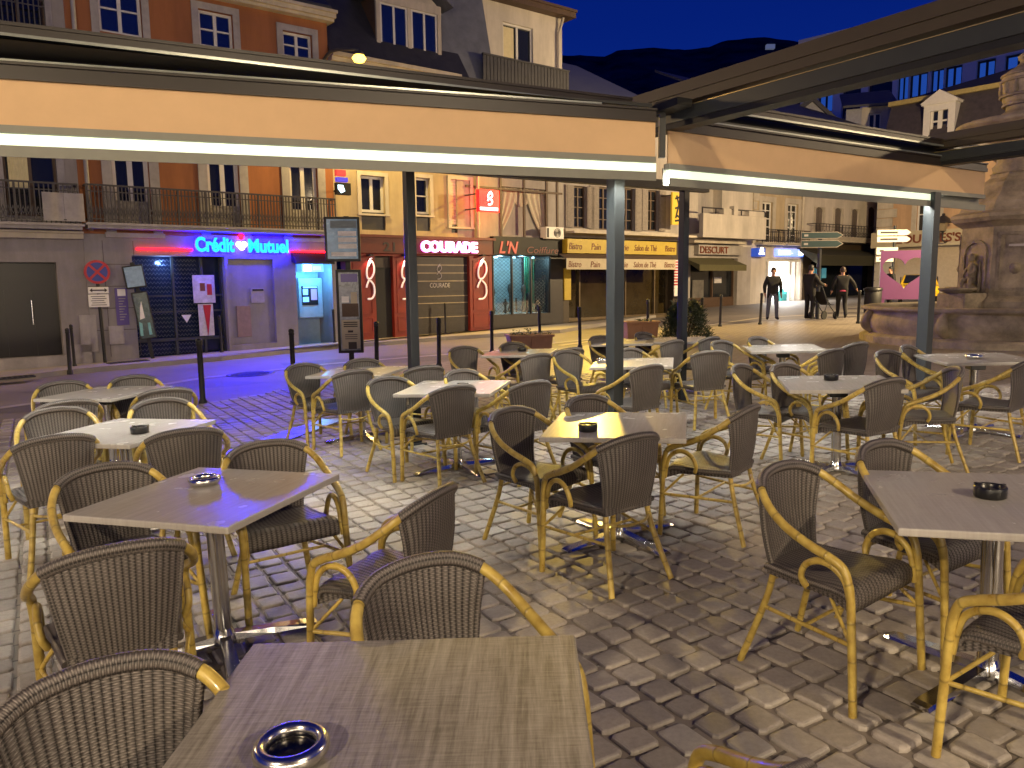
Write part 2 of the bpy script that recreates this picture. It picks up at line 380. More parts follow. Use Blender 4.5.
def fthing(name, pl, u, y, z, label, cat, group=None):     # a thing on a street front, parts given in street-front coords
    return thing(name, pl.M @ Matrix.Translation((u, y, z)), label, cat, group, off=(u, y, z))
def copy_tree(o, M4, label=None):
    c = o.copy(); COL.objects.link(c); c.matrix_world = M4
    if label: c['label'] = label
    kids = list(o.children)
    for ch in kids:
        k = ch.copy(); COL.objects.link(k); k.parent = c
        for g in ch.children:
            q = g.copy(); COL.objects.link(q); q.parent = k
    return c
def place(x, y, ang=0., tilt=True):                         # matrix of something standing on the square
    if tilt: return Matrix.Translation(W(x, y)) @ TILT.to_4x4() @ Matrix.Rotation(ang, 4, 'Z')
    return Matrix.Translation(W(x, y)) @ Matrix.Rotation(ang, 4, 'Z')
DG = None
def text_mb(mb, s, u0, u1, z0, z1, y0, y1, bold=0., shear=0., mi=0):   # lettering fitted in a rectangle, facing -y
    cu = bpy.data.curves.new('lettering', 'FONT'); cu.body = s; cu.extrude = .5; cu.offset = bold; cu.shear = shear; cu.resolution_u = 4
    o = bpy.data.objects.new('lettering', cu); COL.objects.link(o)
    dg = bpy.context.evaluated_depsgraph_get(); dg.update()
    me = bpy.data.meshes.new_from_object(o.evaluated_get(dg))
    xs = [v.co.x for v in me.vertices]; ys = [v.co.y for v in me.vertices]
    ax, bx, ay, by = min(xs), max(xs), min(ys), max(ys)
    vs = [(u0+(v.co.x-ax)/(bx-ax)*(u1-u0), y0+(.5-v.co.z)*(y1-y0), z0+(v.co.y-ay)/(by-ay)*(z1-z0)) for v in me.vertices]
    mb.add(vs, [tuple(p.vertices) for p in me.polygons], mi=mi)
    bpy.data.objects.remove(o); bpy.data.meshes.remove(me); bpy.data.curves.remove(cu)
    return mb

# ------------------------------------------------------------------ ground
def sheet(name, pts, z, m, kind='structure'):
    mb = MB(); mb.add([(p[0], p[1], z) for p in pts], [tuple(range(len(pts)))])
    o = mb.build(name, m, M4=T4); tag(o, kind=kind); return o
def asphalt_mat():
    m = mat('worn_asphalt', (.165, .145, .125), .6, var=.26, vscale=.7, bump=.35, bscale=120); return m
asph = asphalt_mat()
pav_stone = mat('pale_pavement', (.30, .275, .25), .5, var=.12, vscale=1.5, bump=.25, bscale=60)
def paver_mat():
    m = bpy.data.materials.new('smooth_square_paving'); m.use_nodes = True; nt = m.node_tree; b = nt.nodes['Principled BSDF']; L = nt.links.new
    tc = nt.nodes.new('ShaderNodeTexCoord'); mp = nt.nodes.new('ShaderNodeMapping'); mp.inputs['Rotation'].default_value = (0, 0, math.radians(58))
    L(tc.outputs['Object'], mp.inputs[0])
    br = nt.nodes.new('ShaderNodeTexBrick'); br.inputs['Scale'].default_value = 1; br.inputs['Brick Width'].default_value = .17; br.inputs['Row Height'].default_value = .15
    br.inputs['Mortar Size'].default_value = .007; br.inputs['Color1'].default_value = (.27, .23, .19, 1); br.inputs['Color2'].default_value = (.21, .18, .15, 1); br.inputs['Mortar'].default_value = (.10, .085, .07, 1)
    L(mp.outputs[0], br.inputs['Vector'])
    n = nt.nodes.new('ShaderNodeTexNoise'); n.inputs['Scale'].default_value = .7; n.inputs['Detail'].default_value = 6; L(tc.outputs['Object'], n.inputs['Vector'])
    mr = nt.nodes.new('ShaderNodeMapRange'); mr.inputs[3].default_value = .75; mr.inputs[4].default_value = 1.25; L(n.outputs['Fac'], mr.inputs[0])
    vm = nt.nodes.new('ShaderNodeVectorMath'); vm.operation = 'SCALE'; L(br.outputs['Color'], vm.inputs[0]); L(mr.outputs[0], vm.inputs['Scale'])
    L(vm.outputs[0], b.inputs['Base Color']); b.inputs['Roughness'].default_value = .5
    bp = nt.nodes.new('ShaderNodeBump'); bp.inputs['Strength'].default_value = .5; bp.inputs['Distance'].default_value = .01; bp.invert = True
    L(br.outputs['Fac'], bp.inputs['Height']); L(bp.outputs[0], b.inputs['Normal'])
    return m
sheet('ground', [(-140, -60), (260, -60), (260, 260), (-140, 260)], -.06, asph)
edge = [(-9.0, 8.3), (-6.3, 9.25), (-5.35, 9.85), (-4.05, 10.2), (-3.15, 11.5), (-2.2, 13.1), (-1.2, 14.5), (2.2, 17.2), (4.6, 20.2), (7.4, 22.6), (12.5, 23.2), (17, 26), (30, 26), (30, -12), (-14, -12), (-14, 6.0)]
sheet('square_paving', edge, -.014, paver_mat())
# pale gutter line along the carriageway
def band(name, pts, w, z, m):
    mb = MB()
    for i in range(len(pts)-1):
        p, q = Vector((*pts[i], 0)), Vector((*pts[i+1], 0)); d = (q-p).normalized(); n = Vector((-d.y, d.x, 0))*w/2
        mb.add([(p-n)+Vector((0, 0, z)), (q-n)+Vector((0, 0, z)), (q+n)+Vector((0, 0, z)), (p+n)+Vector((0, 0, z))], [(0, 1, 2, 3)])
    o = mb.build(name, m, M4=T4); tag(o, kind='structure'); return o
gp = [G(*p) for p in ((-60, 412), (100, 391), (203, 375), (330, 361), (470, 350), (600, 336), (720, 322), (800, 318))]
band('road_gutter', [(p.x, p.y) for p in gp], .22, -.052, pav_stone)
ys = [G(*p) for p in ((560, 343), (660, 330), (760, 316), (850, 311))]
band('road_line', [(p.x, p.y) for p in ys], .16, -.054, mat('road_paint', (.45, .38, .26), .6, var=.2, vscale=3))
# raised pavement along the shop fronts
pk = [G(*p) for p in ((-140, 395), (75, 371), (154, 364), (222, 358), (279, 352), (335, 346), (385, 343), (446, 338), (510, 334), (560, 331), (655, 316), (690, 309))]
def pavement():
    mb = MB(); top = []
    for p in pk: top.append((p.x, p.y))
    inv = T4.inverted()
    back = [inv @ PA.w(u, .3, 0) for u in (17.5, 12, 8, 4, 0, -4, -9)]
    poly = top+[(b.x, b.y) for b in back]
    n = len(poly); vs = [(x, y, .04) for x, y in poly]+[(x, y, -.3) for x, y in poly]
    mb.add(vs, [tuple(range(n))]+[(i, (i+1) % n, n+(i+1) % n, n+i) for i in range(n)])
    tag(mb.build('pavement', pav_stone, M4=T4), kind='structure')
    mb = MB()
    poly2 = [(7.6, 34.2), (10.0, 36.6), (13.5, 39.0), (20, 44), (28, 41), (40, 52), (20, 60), (2, 40)]
    n = len(poly2); vs = [(x, y, .02) for x, y in poly2]+[(x, y, -.3) for x, y in poly2]
    mb.add(vs, [tuple(range(n))]+[(i, (i+1) % n, n+(i+1) % n, n+i) for i in range(n)])
    tag(mb.build('far_pavement', pav_stone, M4=T4), kind='structure')
pavement()

# cobbles: every sett modelled with its own size, height and lean
def cobble_mat():
    m = bpy.data.materials.new('granite_setts'); m.use_nodes = True; nt = m.node_tree; b = nt.nodes['Principled BSDF']; L = nt.links.new
    ge = nt.nodes.new('ShaderNodeNewGeometry'); tc = nt.nodes.new('ShaderNodeTexCoord')
    cr = nt.nodes.new('ShaderNodeValToRGB'); e = cr.color_ramp.elements
    e[0].color = (.27, .24, .215, 1); e[1].color = (.42, .385, .34, 1); k = e.new(.5); k.color = (.34, .305, .27, 1); k = e.new(.8); k.color = (.36, .32, .285, 1)
    L(ge.outputs['Random Per Island'], cr.inputs[0])
    n = nt.nodes.new('ShaderNodeTexNoise'); n.inputs['Scale'].default_value = 45; n.inputs['Detail'].default_value = 8; n.inputs['Roughness'].default_value = .7; L(tc.outputs['Object'], n.inputs['Vector'])
    n2 = nt.nodes.new('ShaderNodeTexNoise'); n2.inputs['Scale'].default_value = 1.1; n2.inputs['Detail'].default_value = 5; L(tc.outputs['Object'], n2.inputs['Vector'])
    a = nt.nodes.new('ShaderNodeMath'); a.operation = 'MULTIPLY_ADD'; a.inputs[1].default_value = .8; a.inputs[2].default_value = .6; L(n.outputs['Fac'], a.inputs[0])
    mr = nt.nodes.new('ShaderNodeMapRange'); mr.inputs[1].default_value = .3; mr.inputs[2].default_value = .7; mr.inputs[3].default_value = .7; mr.inputs[4].default_value = 1.2; L(n2.outputs['Fac'], mr.inputs[0])
    mu = nt.nodes.new('ShaderNodeMath'); mu.operation = 'MULTIPLY'; L(a.outputs[0], mu.inputs[0]); L(mr.outputs[0], mu.inputs[1])
    vm = nt.nodes.new('ShaderNodeVectorMath'); vm.operation = 'SCALE'; L(cr.outputs[0], vm.inputs[0]); L(mu.outputs[0], vm.inputs['Scale'])
    L(vm.outputs[0], b.inputs['Base Color'])
    r = nt.nodes.new('ShaderNodeMapRange'); r.inputs[1].default_value = .3; r.inputs[2].default_value = .7; r.inputs[3].default_value = .46; r.inputs[4].default_value = .72; L(n2.outputs['Fac'], r.inputs[0]); L(r.outputs[0], b.inputs['Roughness'])
    bp = nt.nodes.new('ShaderNodeBump'); bp.inputs['Strength'].default_value = .35; bp.inputs['Distance'].default_value = .004; L(n.outputs['Fac'], bp.inputs['Height']); L(bp.outputs[0], b.inputs['Normal'])
    return m
def inpoly(x, y, P):
    c = False
    for i in range(len(P)):
        x0, y0 = P[i]; x1, y1 = P[i-1]
        if (y0 > y) != (y1 > y) and x < (x1-x0)*(y-y0)/(y1-y0)+x0: c = not c
    return c
strip_a, strip_b = Vector((-2.62, 6.55, 0)), Vector((-2.02, 8.45, 0))
def cobbles():
    mb = MB(); ca = math.radians(-58.5); ex = Vector((math.cos(ca), math.sin(ca))); ey = Vector((-math.sin(ca), math.cos(ca)))
    rnd = random.Random(3); roww = .137
    for j in range(-120, 120):
        vv = j*roww + 2.5; uu = -14 + rnd.random()*.2
        wob = rnd.uniform(-.004, .004)
        while uu < 14:
            L = rnd.choice((.125, .135, .14, .145, .155, .17)) + rnd.uniform(-.006, .006)
            c = ex*(uu+L/2) + ey*(vv+roww/2); uu += L
            x, y = c.x, c.y + 4.5
            if y < .5 or y > 11.8 or not inpoly(x, y, edge): continue
            if x < -1.35-.72*y or x > 1.2+.74*y: continue
            if y > 9.2 and x > 2.5: continue
            # keep the drain strip clear
            s2 = (Vector((x, y, 0))-strip_a); dd = (strip_b-strip_a).normalized(); t = s2.dot(dd)
            if -.05 < t < (strip_b-strip_a).length+.05 and abs(s2.dot(Vector((-dd.y, dd.x, 0)))) < .17: continue
            hw, hl = roww/2-.0065-rnd.uniform(0, .003), L/2-.0065-rnd.uniform(0, .003)
            rot = rnd.uniform(-.03, .03); z = rnd.gauss(0, .0022)+wob*.6; tx, ty = rnd.gauss(0, .007), rnd.gauss(0, .007)
            ax = ex*math.cos(rot)+ey*math.sin(rot); ay = ey*math.cos(rot)-ex*math.sin(rot)
            jit = [(rnd.uniform(-.004, .004), rnd.uniform(-.004, .004)) for _ in range(8)]
            vs = []
            for ins, dz in ((-.001, -.03), (.001, -.009), (.004, -.003), (.011, .0)):
                ch = .015-ins*.3
                a, bq = hl-ins, hw-ins
                for k, (p, q) in enumerate(((-a+ch, -bq), (a-ch, -bq), (a, -bq+ch), (a, bq-ch), (a-ch, bq), (-a+ch, bq), (-a, bq-ch), (-a, -bq+ch))):
                    p += jit[k][0]; q += jit[k][1]
                    vs.append((x+ax.x*p+ay.x*q, y+ax.y*p+ay.y*q, z+dz+tx*p+ty*q))
            vs.append((x, y, z+.0012))
            fs = [(r*8+k, r*8+(k+1) % 8, (r+1)*8+(k+1) % 8, (r+1)*8+k) for r in range(3) for k in range(8)]+[(24+k, 24+(k+1) % 8, 32) for k in range(8)]
            mb.add(vs, fs, False)
    o = mb.build('cobbles', cobble_mat(), M4=T4); tag(o, kind='structure')
cobbles()
dd = (strip_b-strip_a).normalized()
mb = MB(); nn = 5
for k in range(nn):
    p = strip_a+(strip_b-strip_a)*(k/nn); q = strip_a+(strip_b-strip_a)*((k+1)/nn)-dd*.008
    mb.obox(p-Vector((0, 0, .02)), q-Vector((0, 0, .02)), .30, .05)
tag(mb.build('drain_channel', mat('smooth_channel_stone', (.25, .23, .22), .28, var=.12, vscale=3), M4=T4), kind='structure')

# ------------------------------------------------------------------ chairs
def crp(pts, seg=8):
    P = [Vector(p) for p in pts]; Q = []
    for i in range(len(P)-1):
        p0 = P[max(i-1, 0)]; p1 = P[i]; p2 = P[i+1]; p3 = P[min(i+2, len(P)-1)]
        for k in range(seg):
            t = k/seg; Q.append(.5*((2*p1)+(p2-p0)*t+(2*p0-5*p1+4*p2-p3)*t*t+(3*p1-p0-3*p2+p3)*t**3))
    Q.append(P[-1]); return Q
HALF = [(.258, .285, 0), (.252, .272, .2), (.248, .258, .40), (.249, .247, .465), (.252, .222, .515), (.256, .16, .543), (.258, .06, .572), (.254, -.05, .612), (.238, -.14, .660), (.200, -.215, .708), (.135, -.262, .738), (.065, -.280, .750), (0, -.285, .753)]
def make_chair():
    root = thing('wicker_armchair', Matrix.Identity(4), 'x', 'chair', 'bamboo look wicker armchairs around the cafe tables')
    full = HALF + [(-x, y, z) for x, y, z in HALF[-2::-1]]
    MB().tube(full, .0172, 12, seg=6).build('arm_frame', M['gold'], root)
    # top rail curve between the two back corners
    C = crp(full, 10); rail = [p for p in C if p.z > .6 and p.y < -.1 and abs(p.x) < .202]
    nR = len(rail)
    def top(s):
        f = s*(nR-1); i = min(int(f), nR-2); return rail[i].lerp(rail[i+1], f-i)
    def bk(s, t, o=0.):
        a = top(s); x = -(2*s-1)*1.0
        b = Vector((a.x*.74, -.205-.012*(1-x*x), .385))
        p = a.lerp(b, t); sag = math.sin(PI*t)*.018
        p.y -= sag - .012*t; nx = a.x*1.4
        nrm = Vector((nx*.55, -1, .12)).normalized()
        return p + nrm*o
    mb = MB()
    uvf = lambda a, b: (a*.47, b*.37)
    mb.grid(lambda a, b: bk(a, b, .009), 22, 12, True, uvf, flip=True)
    mb.grid(lambda a, b: bk(a, b, -.009), 22, 12, True, uvf)
    mb.tube([top(k/16)+Vector((0, 0, .001)) for k in range(17)], .0225, 12, seg=2)
    for s in (0., 1.): mb.tube([bk(s, k/8) for k in range(9)], .0125, 8, seg=2)
    mb.tube([bk(k/10, 1.) for k in range(11)], .0125, 8, seg=2)
    mb.build('backrest', M['wicker'], root)
    # seat: dished woven pan with a rolled front edge
    prof = [(-.215, .425, 1), (-.14, .424, 1), (-.04, .422, 1), (.06, .426, 1), (.14, .434, 1), (.195, .436, 1), (.228, .426, 1), (.246, .402, 1), (.25, .372, 1), (.244, .345, 1),
            (.225, .35, .96), (.14, .372, .96), (0, .372, .95), (-.215, .372, .95)]
    def seat(i, j):
        y, z, k = prof[j]; hw = (.165+(y+.215)/.465*.055)*k; s = i/14*2-1
        dip = 0 if j > 7 else -.016*(1-s*s)*max(0, 1-abs(y)/.26)
        lift = .0
        e = abs(s); zz = z + dip - (.012*max(0, e-.8)/.2 if j < 7 else 0)
        return (s*hw, y, zz)
    dl = [0.]
    for j in range(1, len(prof)): dl.append(dl[-1]+math.hypot(prof[j][0]-prof[j-1][0], prof[j][1]-prof[j-1][1]))
    vs = [seat(i, j) for j in range(len(prof)) for i in range(15)]; fs = []; uvs = []
    for j in range(len(prof)-1):
        for i in range(14):
            a = j*15+i; fs.append((a, a+1, a+16, a+15)); uvs.append([(i/14*.45, dl[j]), ((i+1)/14*.45, dl[j]), ((i+1)/14*.45, dl[j+1]), (i/14*.45, dl[j+1])])
    mb = MB(); mb.add(vs, fs, True, uvs)
    NP = len(prof)
    for i in (0, 14):
        ring = [vs[j*15+i] for j in range(NP)]
        # side strip: pair upper and lower profile points
        up = ring[:7]; lo = ring[:9:-1]
        q = [(up[0], up[1], lo[1], lo[0])]
        pts = list(range(NP))
        mb.add(ring, [tuple(pts if i == 14 else pts[::-1])], False, [[(r[1], r[2]) for r in (ring if i == 14 else ring[::-1])]])
    ring0 = [vs[i] for i in range(15)]; ring1 = [vs[(NP-1)*15+i] for i in range(15)]
    mb.add(ring0+ring1, [(i+1, i, 15+i, 16+i) for i in range(14)], False, [[(0, 0), (.03, 0), (.03, .05), (0, .05)]]*14)
    for sx in (-1, 1):
        mb.tube([(sx*.167, -.215, .405), (sx*.19, 0, .402), (sx*.217, .2, .408), (sx*.219, .236, .375)], .014, 8, seg=4)
    mb.build('seat', M['wicker'], root)
    for sx in (-1, 1):
        MB().tube([(sx*.140, -.19, .40), (sx*.150, -.225, .26), (sx*.188, -.325, 0)], .0155, 10, seg=5).build('leg', M['gold'], root)
        MB().tube([(sx*.236, .252, .345), (sx*.233, .24, .41), (sx*.233, .218, .468), (sx*.235, .165, .505), (sx*.236, .10, .512), (sx*.236, .04, .485), (sx*.230, .015, .435), (sx*.215, .03, .395)], .0135, 10, seg=6).build('arm_loop', M['gold'], root)
    mb = MB()
    for sx in (-1, 1):
        mb.tube([(sx*.250, .265, .25), (sx*.152, -.235, .235)], .0085, 8, False)
        mb.tube([(sx*.250, .265, .25), (sx*.19, .13, .37)], .008, 8, False)
    mb.tube([(-.146, -.205, .33), (-.08, -.25, .318), (0, -.262, .315), (.08, -.25, .318), (.146, -.205, .33)], .008, 8, seg=4)
    mb.tube([(-.20, .02, .243), (.20, .02, .243)], .0075, 8, False)
    mb.build('stretcher', M['gold'], root)
    for o in root.children:
        for v in o.data.vertices:
            f = 1. if v.co.z > .42 or v.co.y > 0 else 1+.10*(.42-v.co.z)/.42
            v.co.x *= .93*f; v.co.y *= .78; v.co.z *= .965
        o.data.update()
    return root
CHAIR = make_chair(); chair_used = [False]
def chair(x, y, ang, label):                               # ang: direction it faces, radians, square coords
    M4 = place(x, y, ang-PI/2)
    if not chair_used[0]:
        chair_used[0] = True; CHAIR.matrix_world = M4; CHAIR['label'] = label; return CHAIR
    return copy_tree(CHAIR, M4, label)
def chair_chord(i, L, R, side, label):
    th = math.radians((310 if side == 'I' else 127)+CHR.uniform(-7, 7))
    if i in FIT: x, y, th = FIT[i]; return chair(x, y, math.radians(th), label)
    m = (G(*L, .69)+G(*R, .69))/2; c = m + Vector((math.cos(th), math.sin(th), 0))*.165
    return chair(c.x, c.y, th, label)
CHR = random.Random(21)
FIT = {1: (-0.154, 1.798, 306.0), 2: (-1.303, 2.366, 121.7), 3: (-1.656, 3.11, 312.0), 4: (-1.099, 3.481, 302.9), 5: (-0.475, 2.76, 156.0), 6: (-2.58, 4.191, 128.7), 7: (-1.876, 4.261, 118.5), 8: (-2.929, 4.88, 303.7), 9: (-2.342, 5.151, 309.2), 47: (0.124, 4.221, 316.9), 48: (0.44, 3.679, 124.0), 49: (1.136, 4.273, 141.4), 50: (0.578, 4.568, 312.3), 45: (1.14, 2.677, 307.1), 46: (1.642, 2.981, 302.8), 18: (-0.873, 5.927, 311.6), 19: (-0.53, 5.6, 125.7), 21: (0.027, 5.668, 126.8), 38: (1.956, 5.888, 321.2), 40: (2.388, 5.167, 116.2), 41: (2.966, 5.453, 165.5), 42: (3.37, 6.475, 303.1), 26: (0.678, 7.616, 310.9), 28: (1.852, 7.397, 99.8), 14: (-1.895, 7.284, 315.5), 15: (-1.506, 6.847, 127.3)}
CH = [
 ((6, 724), (188, 676), 'I', 'dark wicker armchair at the bottom left corner, left of the grey wood table'),
 ((364, 597), (468, 564), 'I', 'wicker armchair behind the grey wood foreground table, its left arm reaching round it'),
 ((45.7, 573), (179, 549), 'O', 'armchair with its brown woven back towards us in front of the blue lit table'),
 ((58, 489), (151, 473), 'I', 'armchair tucked behind the left corner of the blue lit table'),
 ((230, 466), (304, 452), 'I', 'armchair behind the right corner of the blue lit table'),
 ((412, 510.6), (448.6, 485.7), 'O', 'armchair turned left on the right side of the blue lit table'),
 ((15.6, 462.4), (96.4, 450), 'O', 'armchair with its back to us, front left of the pale left edge table'),
 ((146, 445.5), (220, 436.4), 'O', 'armchair with its back to us, front right of the pale left edge table'),
 ((27, 428.6), (87, 419.5), 'I', 'armchair behind the left corner of the pale table at the left edge'),
 ((135, 413), (187.5, 409), 'I', 'armchair behind the right corner of the pale table at the left edge'),
 ((39, 389.5), (86, 385), 'I', 'dark armchair behind the left end of the brown table nearest the road'),
 ((116, 381.7), (151, 381), 'I', 'dark armchair behind the right end of the brown table nearest the road'),
 ((39, 409), (95, 404), 'O', 'dark armchair in front left of the brown table nearest the road'),
 ((141, 396), (189, 392), 'O', 'dark armchair in front right of the brown table nearest the road'),
 ((284.6, 372), (318, 369), 'I', 'dark armchair at the left end of the glossy table by the poster totem'),
 ((337, 379), (375.5, 377), 'O', 'dark armchair with its back to us before the glossy table by the totem'),
 ((344, 365), (381, 363.4), 'I', 'dark armchair behind the glossy table, under the poster totem'),
 ((405, 372), (442, 370), 'O', 'dark armchair at the right end of the glossy table by the poster totem'),
 ((367.7, 389), (404.8, 384), 'I', 'armchair with a grey back at the left side of the small white table'),
 ((434, 404), (480, 399), 'O', 'armchair with its back to us in front of the small white table'),
 ((446, 377), (479, 375), 'I', 'armchair behind the small white table, only its grey hoop above the top'),
 ((509, 391.5), (549, 387), 'O', 'armchair at the right side of the small white table, back towards us'),
 ((451, 351.5), (477, 350.5), 'I', 'dark armchair left of the reflective table before the terracotta planter'),
 ((504, 347), (522, 346.6), 'I', 'dark armchair behind the reflective table, nearest the terracotta planter'),
 ((522, 361), (548, 356), 'O', 'dark armchair with its back to us before the reflective table by the planter'),
 ((553, 355.4), (583, 349.5), 'O', 'dark armchair right of the reflective table by the planter'),
 ((549, 362), (578.5, 363), 'I', 'yellow armed armchair left of the white table behind the grey post'),
 ((630, 371.8), (661.6, 369), 'O', 'armchair with its back to us before the white table behind the grey post'),
 ((696.7, 364), (725, 361), 'O', 'armchair turned left, right of the white table behind the grey post'),
 ((618, 354), (645, 352.5), 'I', 'dark armchair behind the white table that the grey post crosses'),
 ((595, 341.5), (607, 338.5), 'I', 'dark armchair at the left end of the long dark table before the bush'),
 ((633, 336.5), (655, 336), 'I', 'dark armchair behind the long dark table, below the right planter'),
 ((661.6, 345.4), (681, 343.4), 'O', 'dark armchair with its back to us before the long dark table by the bush'),
 ((698.7, 342.5), (718, 339.5), 'O', 'dark armchair at the right end of the long dark table by the bush'),
 ((711, 346.4), (734, 344.4), 'I', 'armchair at the left side of the far table with the yellow left half'),
 ((745, 342), (772, 341), 'I', 'armchair behind the far table with the yellow left half'),
 ((821, 357.5), (838.5, 351), 'O', 'armchair facing left in front of the far table with the yellow left half'),
 ((843.7, 349.8), (865, 344.6), 'O', 'armchair facing left, rightmost at the far table with the yellow left half'),
 ((713.5, 380.4), (737.5, 378), 'I', 'armchair at the left side of the grey table near the fountain'),
 ((773, 371), (800, 370), 'I', 'armchair behind the left corner of the grey table near the fountain'),
 ((864.6, 396), (902, 393), 'O', 'armchair with its back to us before the grey table near the fountain'),
 ((950, 381.7), (972, 378), 'O', 'armchair facing left at the right end of the grey table near the fountain'),
 ((875, 359.3), (902.6, 354.4), 'I', 'hooped armchair left of the table beside the fountain, nearer one'),
 ((899.6, 349.5), (922, 353), 'I', 'armchair behind the table beside the fountain, in front of the right post'),
 ((1008, 369), (1030, 364), 'O', 'armchair at the right edge in front of the table beside the fountain'),
 ((749.5, 479), (806, 473.5), 'I', 'large armchair facing right beside the near right table, whole seat in view'),
 ((860.5, 463), (912.6, 454), 'I', 'armchair behind the near right table, its back above the table edge'),
 ((490, 424), (536, 417), 'I', 'armchair at the left side of the table with the yellow lit top'),
 ((609, 458), (663, 445), 'O', 'armchair with its ribbed back to us before the table with yellow lit top'),
 ((726, 432), (762, 421), 'O', 'armchair facing left at the right side of the table with the yellow lit top'),
 ((572, 408), (607, 402), 'I', 'armchair behind the table with the yellow lit top, only its hoop showing'),
]
for i, (L, R, sd, lb) in enumerate(CH): chair_chord(i, L, R, sd, lb)
th_ = math.radians(127); f_ = Vector((math.cos(th_), math.sin(th_), 0)); l_ = Vector((-f_.y, f_.x, 0))
th2 = math.radians(112); f2 = Vector((math.cos(th2), math.sin(th2), 0)); l2 = Vector((-f2.y, f2.x, 0))
c_ = G(699, 744, .51)-f2*.185+l2*.238; chair(c_.x, c_.y, th2, 'armchair at the bottom edge of which only one yellow arm shows')
c_ = (G(960, 596, .51)-f_*.185-l_*.238)*.5+(G(932, 759, 0)-f_*.222-l_*.24)*.5; chair(c_.x, c_.y, th_, 'armchair cut by the right edge, its yellow arm before the near right table')

# ------------------------------------------------------------------ tables and ashtrays
TH = .655
def make_table(name, topm):
    root = thing('square_table', Matrix.Identity(4), 'x', 'table', 'square cafe tables on the cobbles')
    MB().box(-.375, .375, -.375, .375, TH-.027, TH, .006).build('tabletop', topm, root)
    mb = MB(); mb.lathe([(.034, .03), (.034, TH-.06)], 24); mb.lathe([(.05, .012), (.05, .03), (.04, .06), (.034, .075)], 24)
    mb.build('column', M['chrome'], root)
    for k in range(4):
        a = PI/4+k*PI/2; c, s = math.cos(a), math.sin(a); mb = MB()
        def P(r, w, z): return (c*r-s*w, s*r+c*w, z)
        vs = []
        for r, w, z0, z1 in ((.03, .026, .02, .05), (.2, .03, .012, .036), (.36, .036, .006, .018), (.385, .034, .0, .012)):
            vs += [P(r, -w, z0), P(r, w, z0), P(r, w*.8, z1), P(r, -w*.8, z1)]
        fs = [(0, 1, 2, 3), (15, 14, 13, 12)]
        for i in range(3):
            o = i*4; fs += [(o+k2, o+(k2+1) % 4, o+4+(k2+1) % 4, o+4+k2) for k2 in range(4)]
        mb.add(vs, fs); mb.build('foot', M['chrome'], root)
    mb = MB(); mb.box(-.06, .06, -.075, .045, TH-.10, TH-.027, .006); mb.lathe([(.009, 0), (.009, .004)], 12, (0, -.077, TH-.06))
    mb.build('tilt_bracket', M['blackplastic'], root)
    return root
TBL = [  # x, y, angle, label
 (-.50+.32, 1.36, 0, 'grey wood grained table in the foreground with a steel ashtray'),
 (-1.246, 3.055, -18.2, 'taupe table whose right half glows blue, with a steel ashtray'),
 (-2.368, 4.589, -15.5, 'pale table near the left edge with a black ashtray'),
 (None, (106, 392), -14, 'dark brown bare table nearest the road at far left'),
 (None, (359, 371), -13, 'glossy dark table by the poster totem with a black ashtray'),
 (-.454, 5.98, -11.9, 'small white looking table left of centre with a black ashtray'),
 (None, (520.3, 352), -12, 'reflective table in front of the left terracotta planter'),
 (.579, 4.198, -13.2, 'table with a yellow lit left half and a tall black ashtray at centre'),
 (1.156, 7.237, -12.4, 'white table crossed by the grey post, small ashtray at its left'),
 (None, (624, 341.5), -12, 'left one of two dark tables pushed together before the bush'),
 (None, (676, 339.5), -12, 'right one of two dark tables pushed together before the bush'),
 (2.879, 8.085, -9.9, 'bare far table with a yellow left half, before the road'),
 (2.342, 5.463, -12.7, 'grey table with a black ashtray between the fountain and the yellow lit table'),
 (4.022, 6.604, -8, 'table beside the fountain with a shiny metal ashtray'),
 (1.66, 2.575, -16.2, 'taupe table at the right edge with a black ring ashtray'),
]
# foreground table from its surveyed far edge
a, b = G(256.7, 643, TH), G(571.7, 634.2, TH); dv = (b-a).normalized(); mid = (a+b)/2 + Vector((dv.y, -dv.x, 0))*.375
TBL[0] = (mid.x, mid.y, math.degrees(math.atan2(dv.y, dv.x)), TBL[0][3])
TW = make_table('wood', M['topwood']); TP = None
for i, (x, y, a, lb) in enumerate(TBL):
    if x is None: p = G(*y, TH); x, y = p.x, p.y
    M4 = place(x, y, math.radians(a))
    if i == 0: TW.matrix_world = M4; TW['label'] = lb; continue
    if TP is None: TP = make_table('taupe', M['toptaupe']); TP.matrix_world = M4; TP['label'] = lb; continue
    copy_tree(TP, M4, lb)
def on_table(px, py):
    p = G(px, py, TH); return Matrix.Translation(W(p.x, p.y, TH+.0005)) @ TILT.to_4x4() @ Matrix.Rotation(random.uniform(0, 1), 4, 'Z')
def make_black_ashtray():
    root = thing('ashtray', Matrix.Identity(4), 'x', 'ashtray', 'round black ashtrays')
    mb = MB(); mb.lathe([(.046, 0), (.051, .004), (.052, .036), (.050, .040), (.043, .040), (.041, .036), (.039, .012), (.0, .011)], 32); mb.build('bowl', M['blackplastic'], root)
    mb = MB()
    for k in range(3):
        a = k*2*PI/3; mb.obox((math.cos(a)*.040, math.sin(a)*.040, .0415), (math.cos(a)*.053, math.sin(a)*.053, .0415), .012, .004)
    mb.build('rest', M['blackplastic'], root)
    return root
AB = make_black_ashtray()
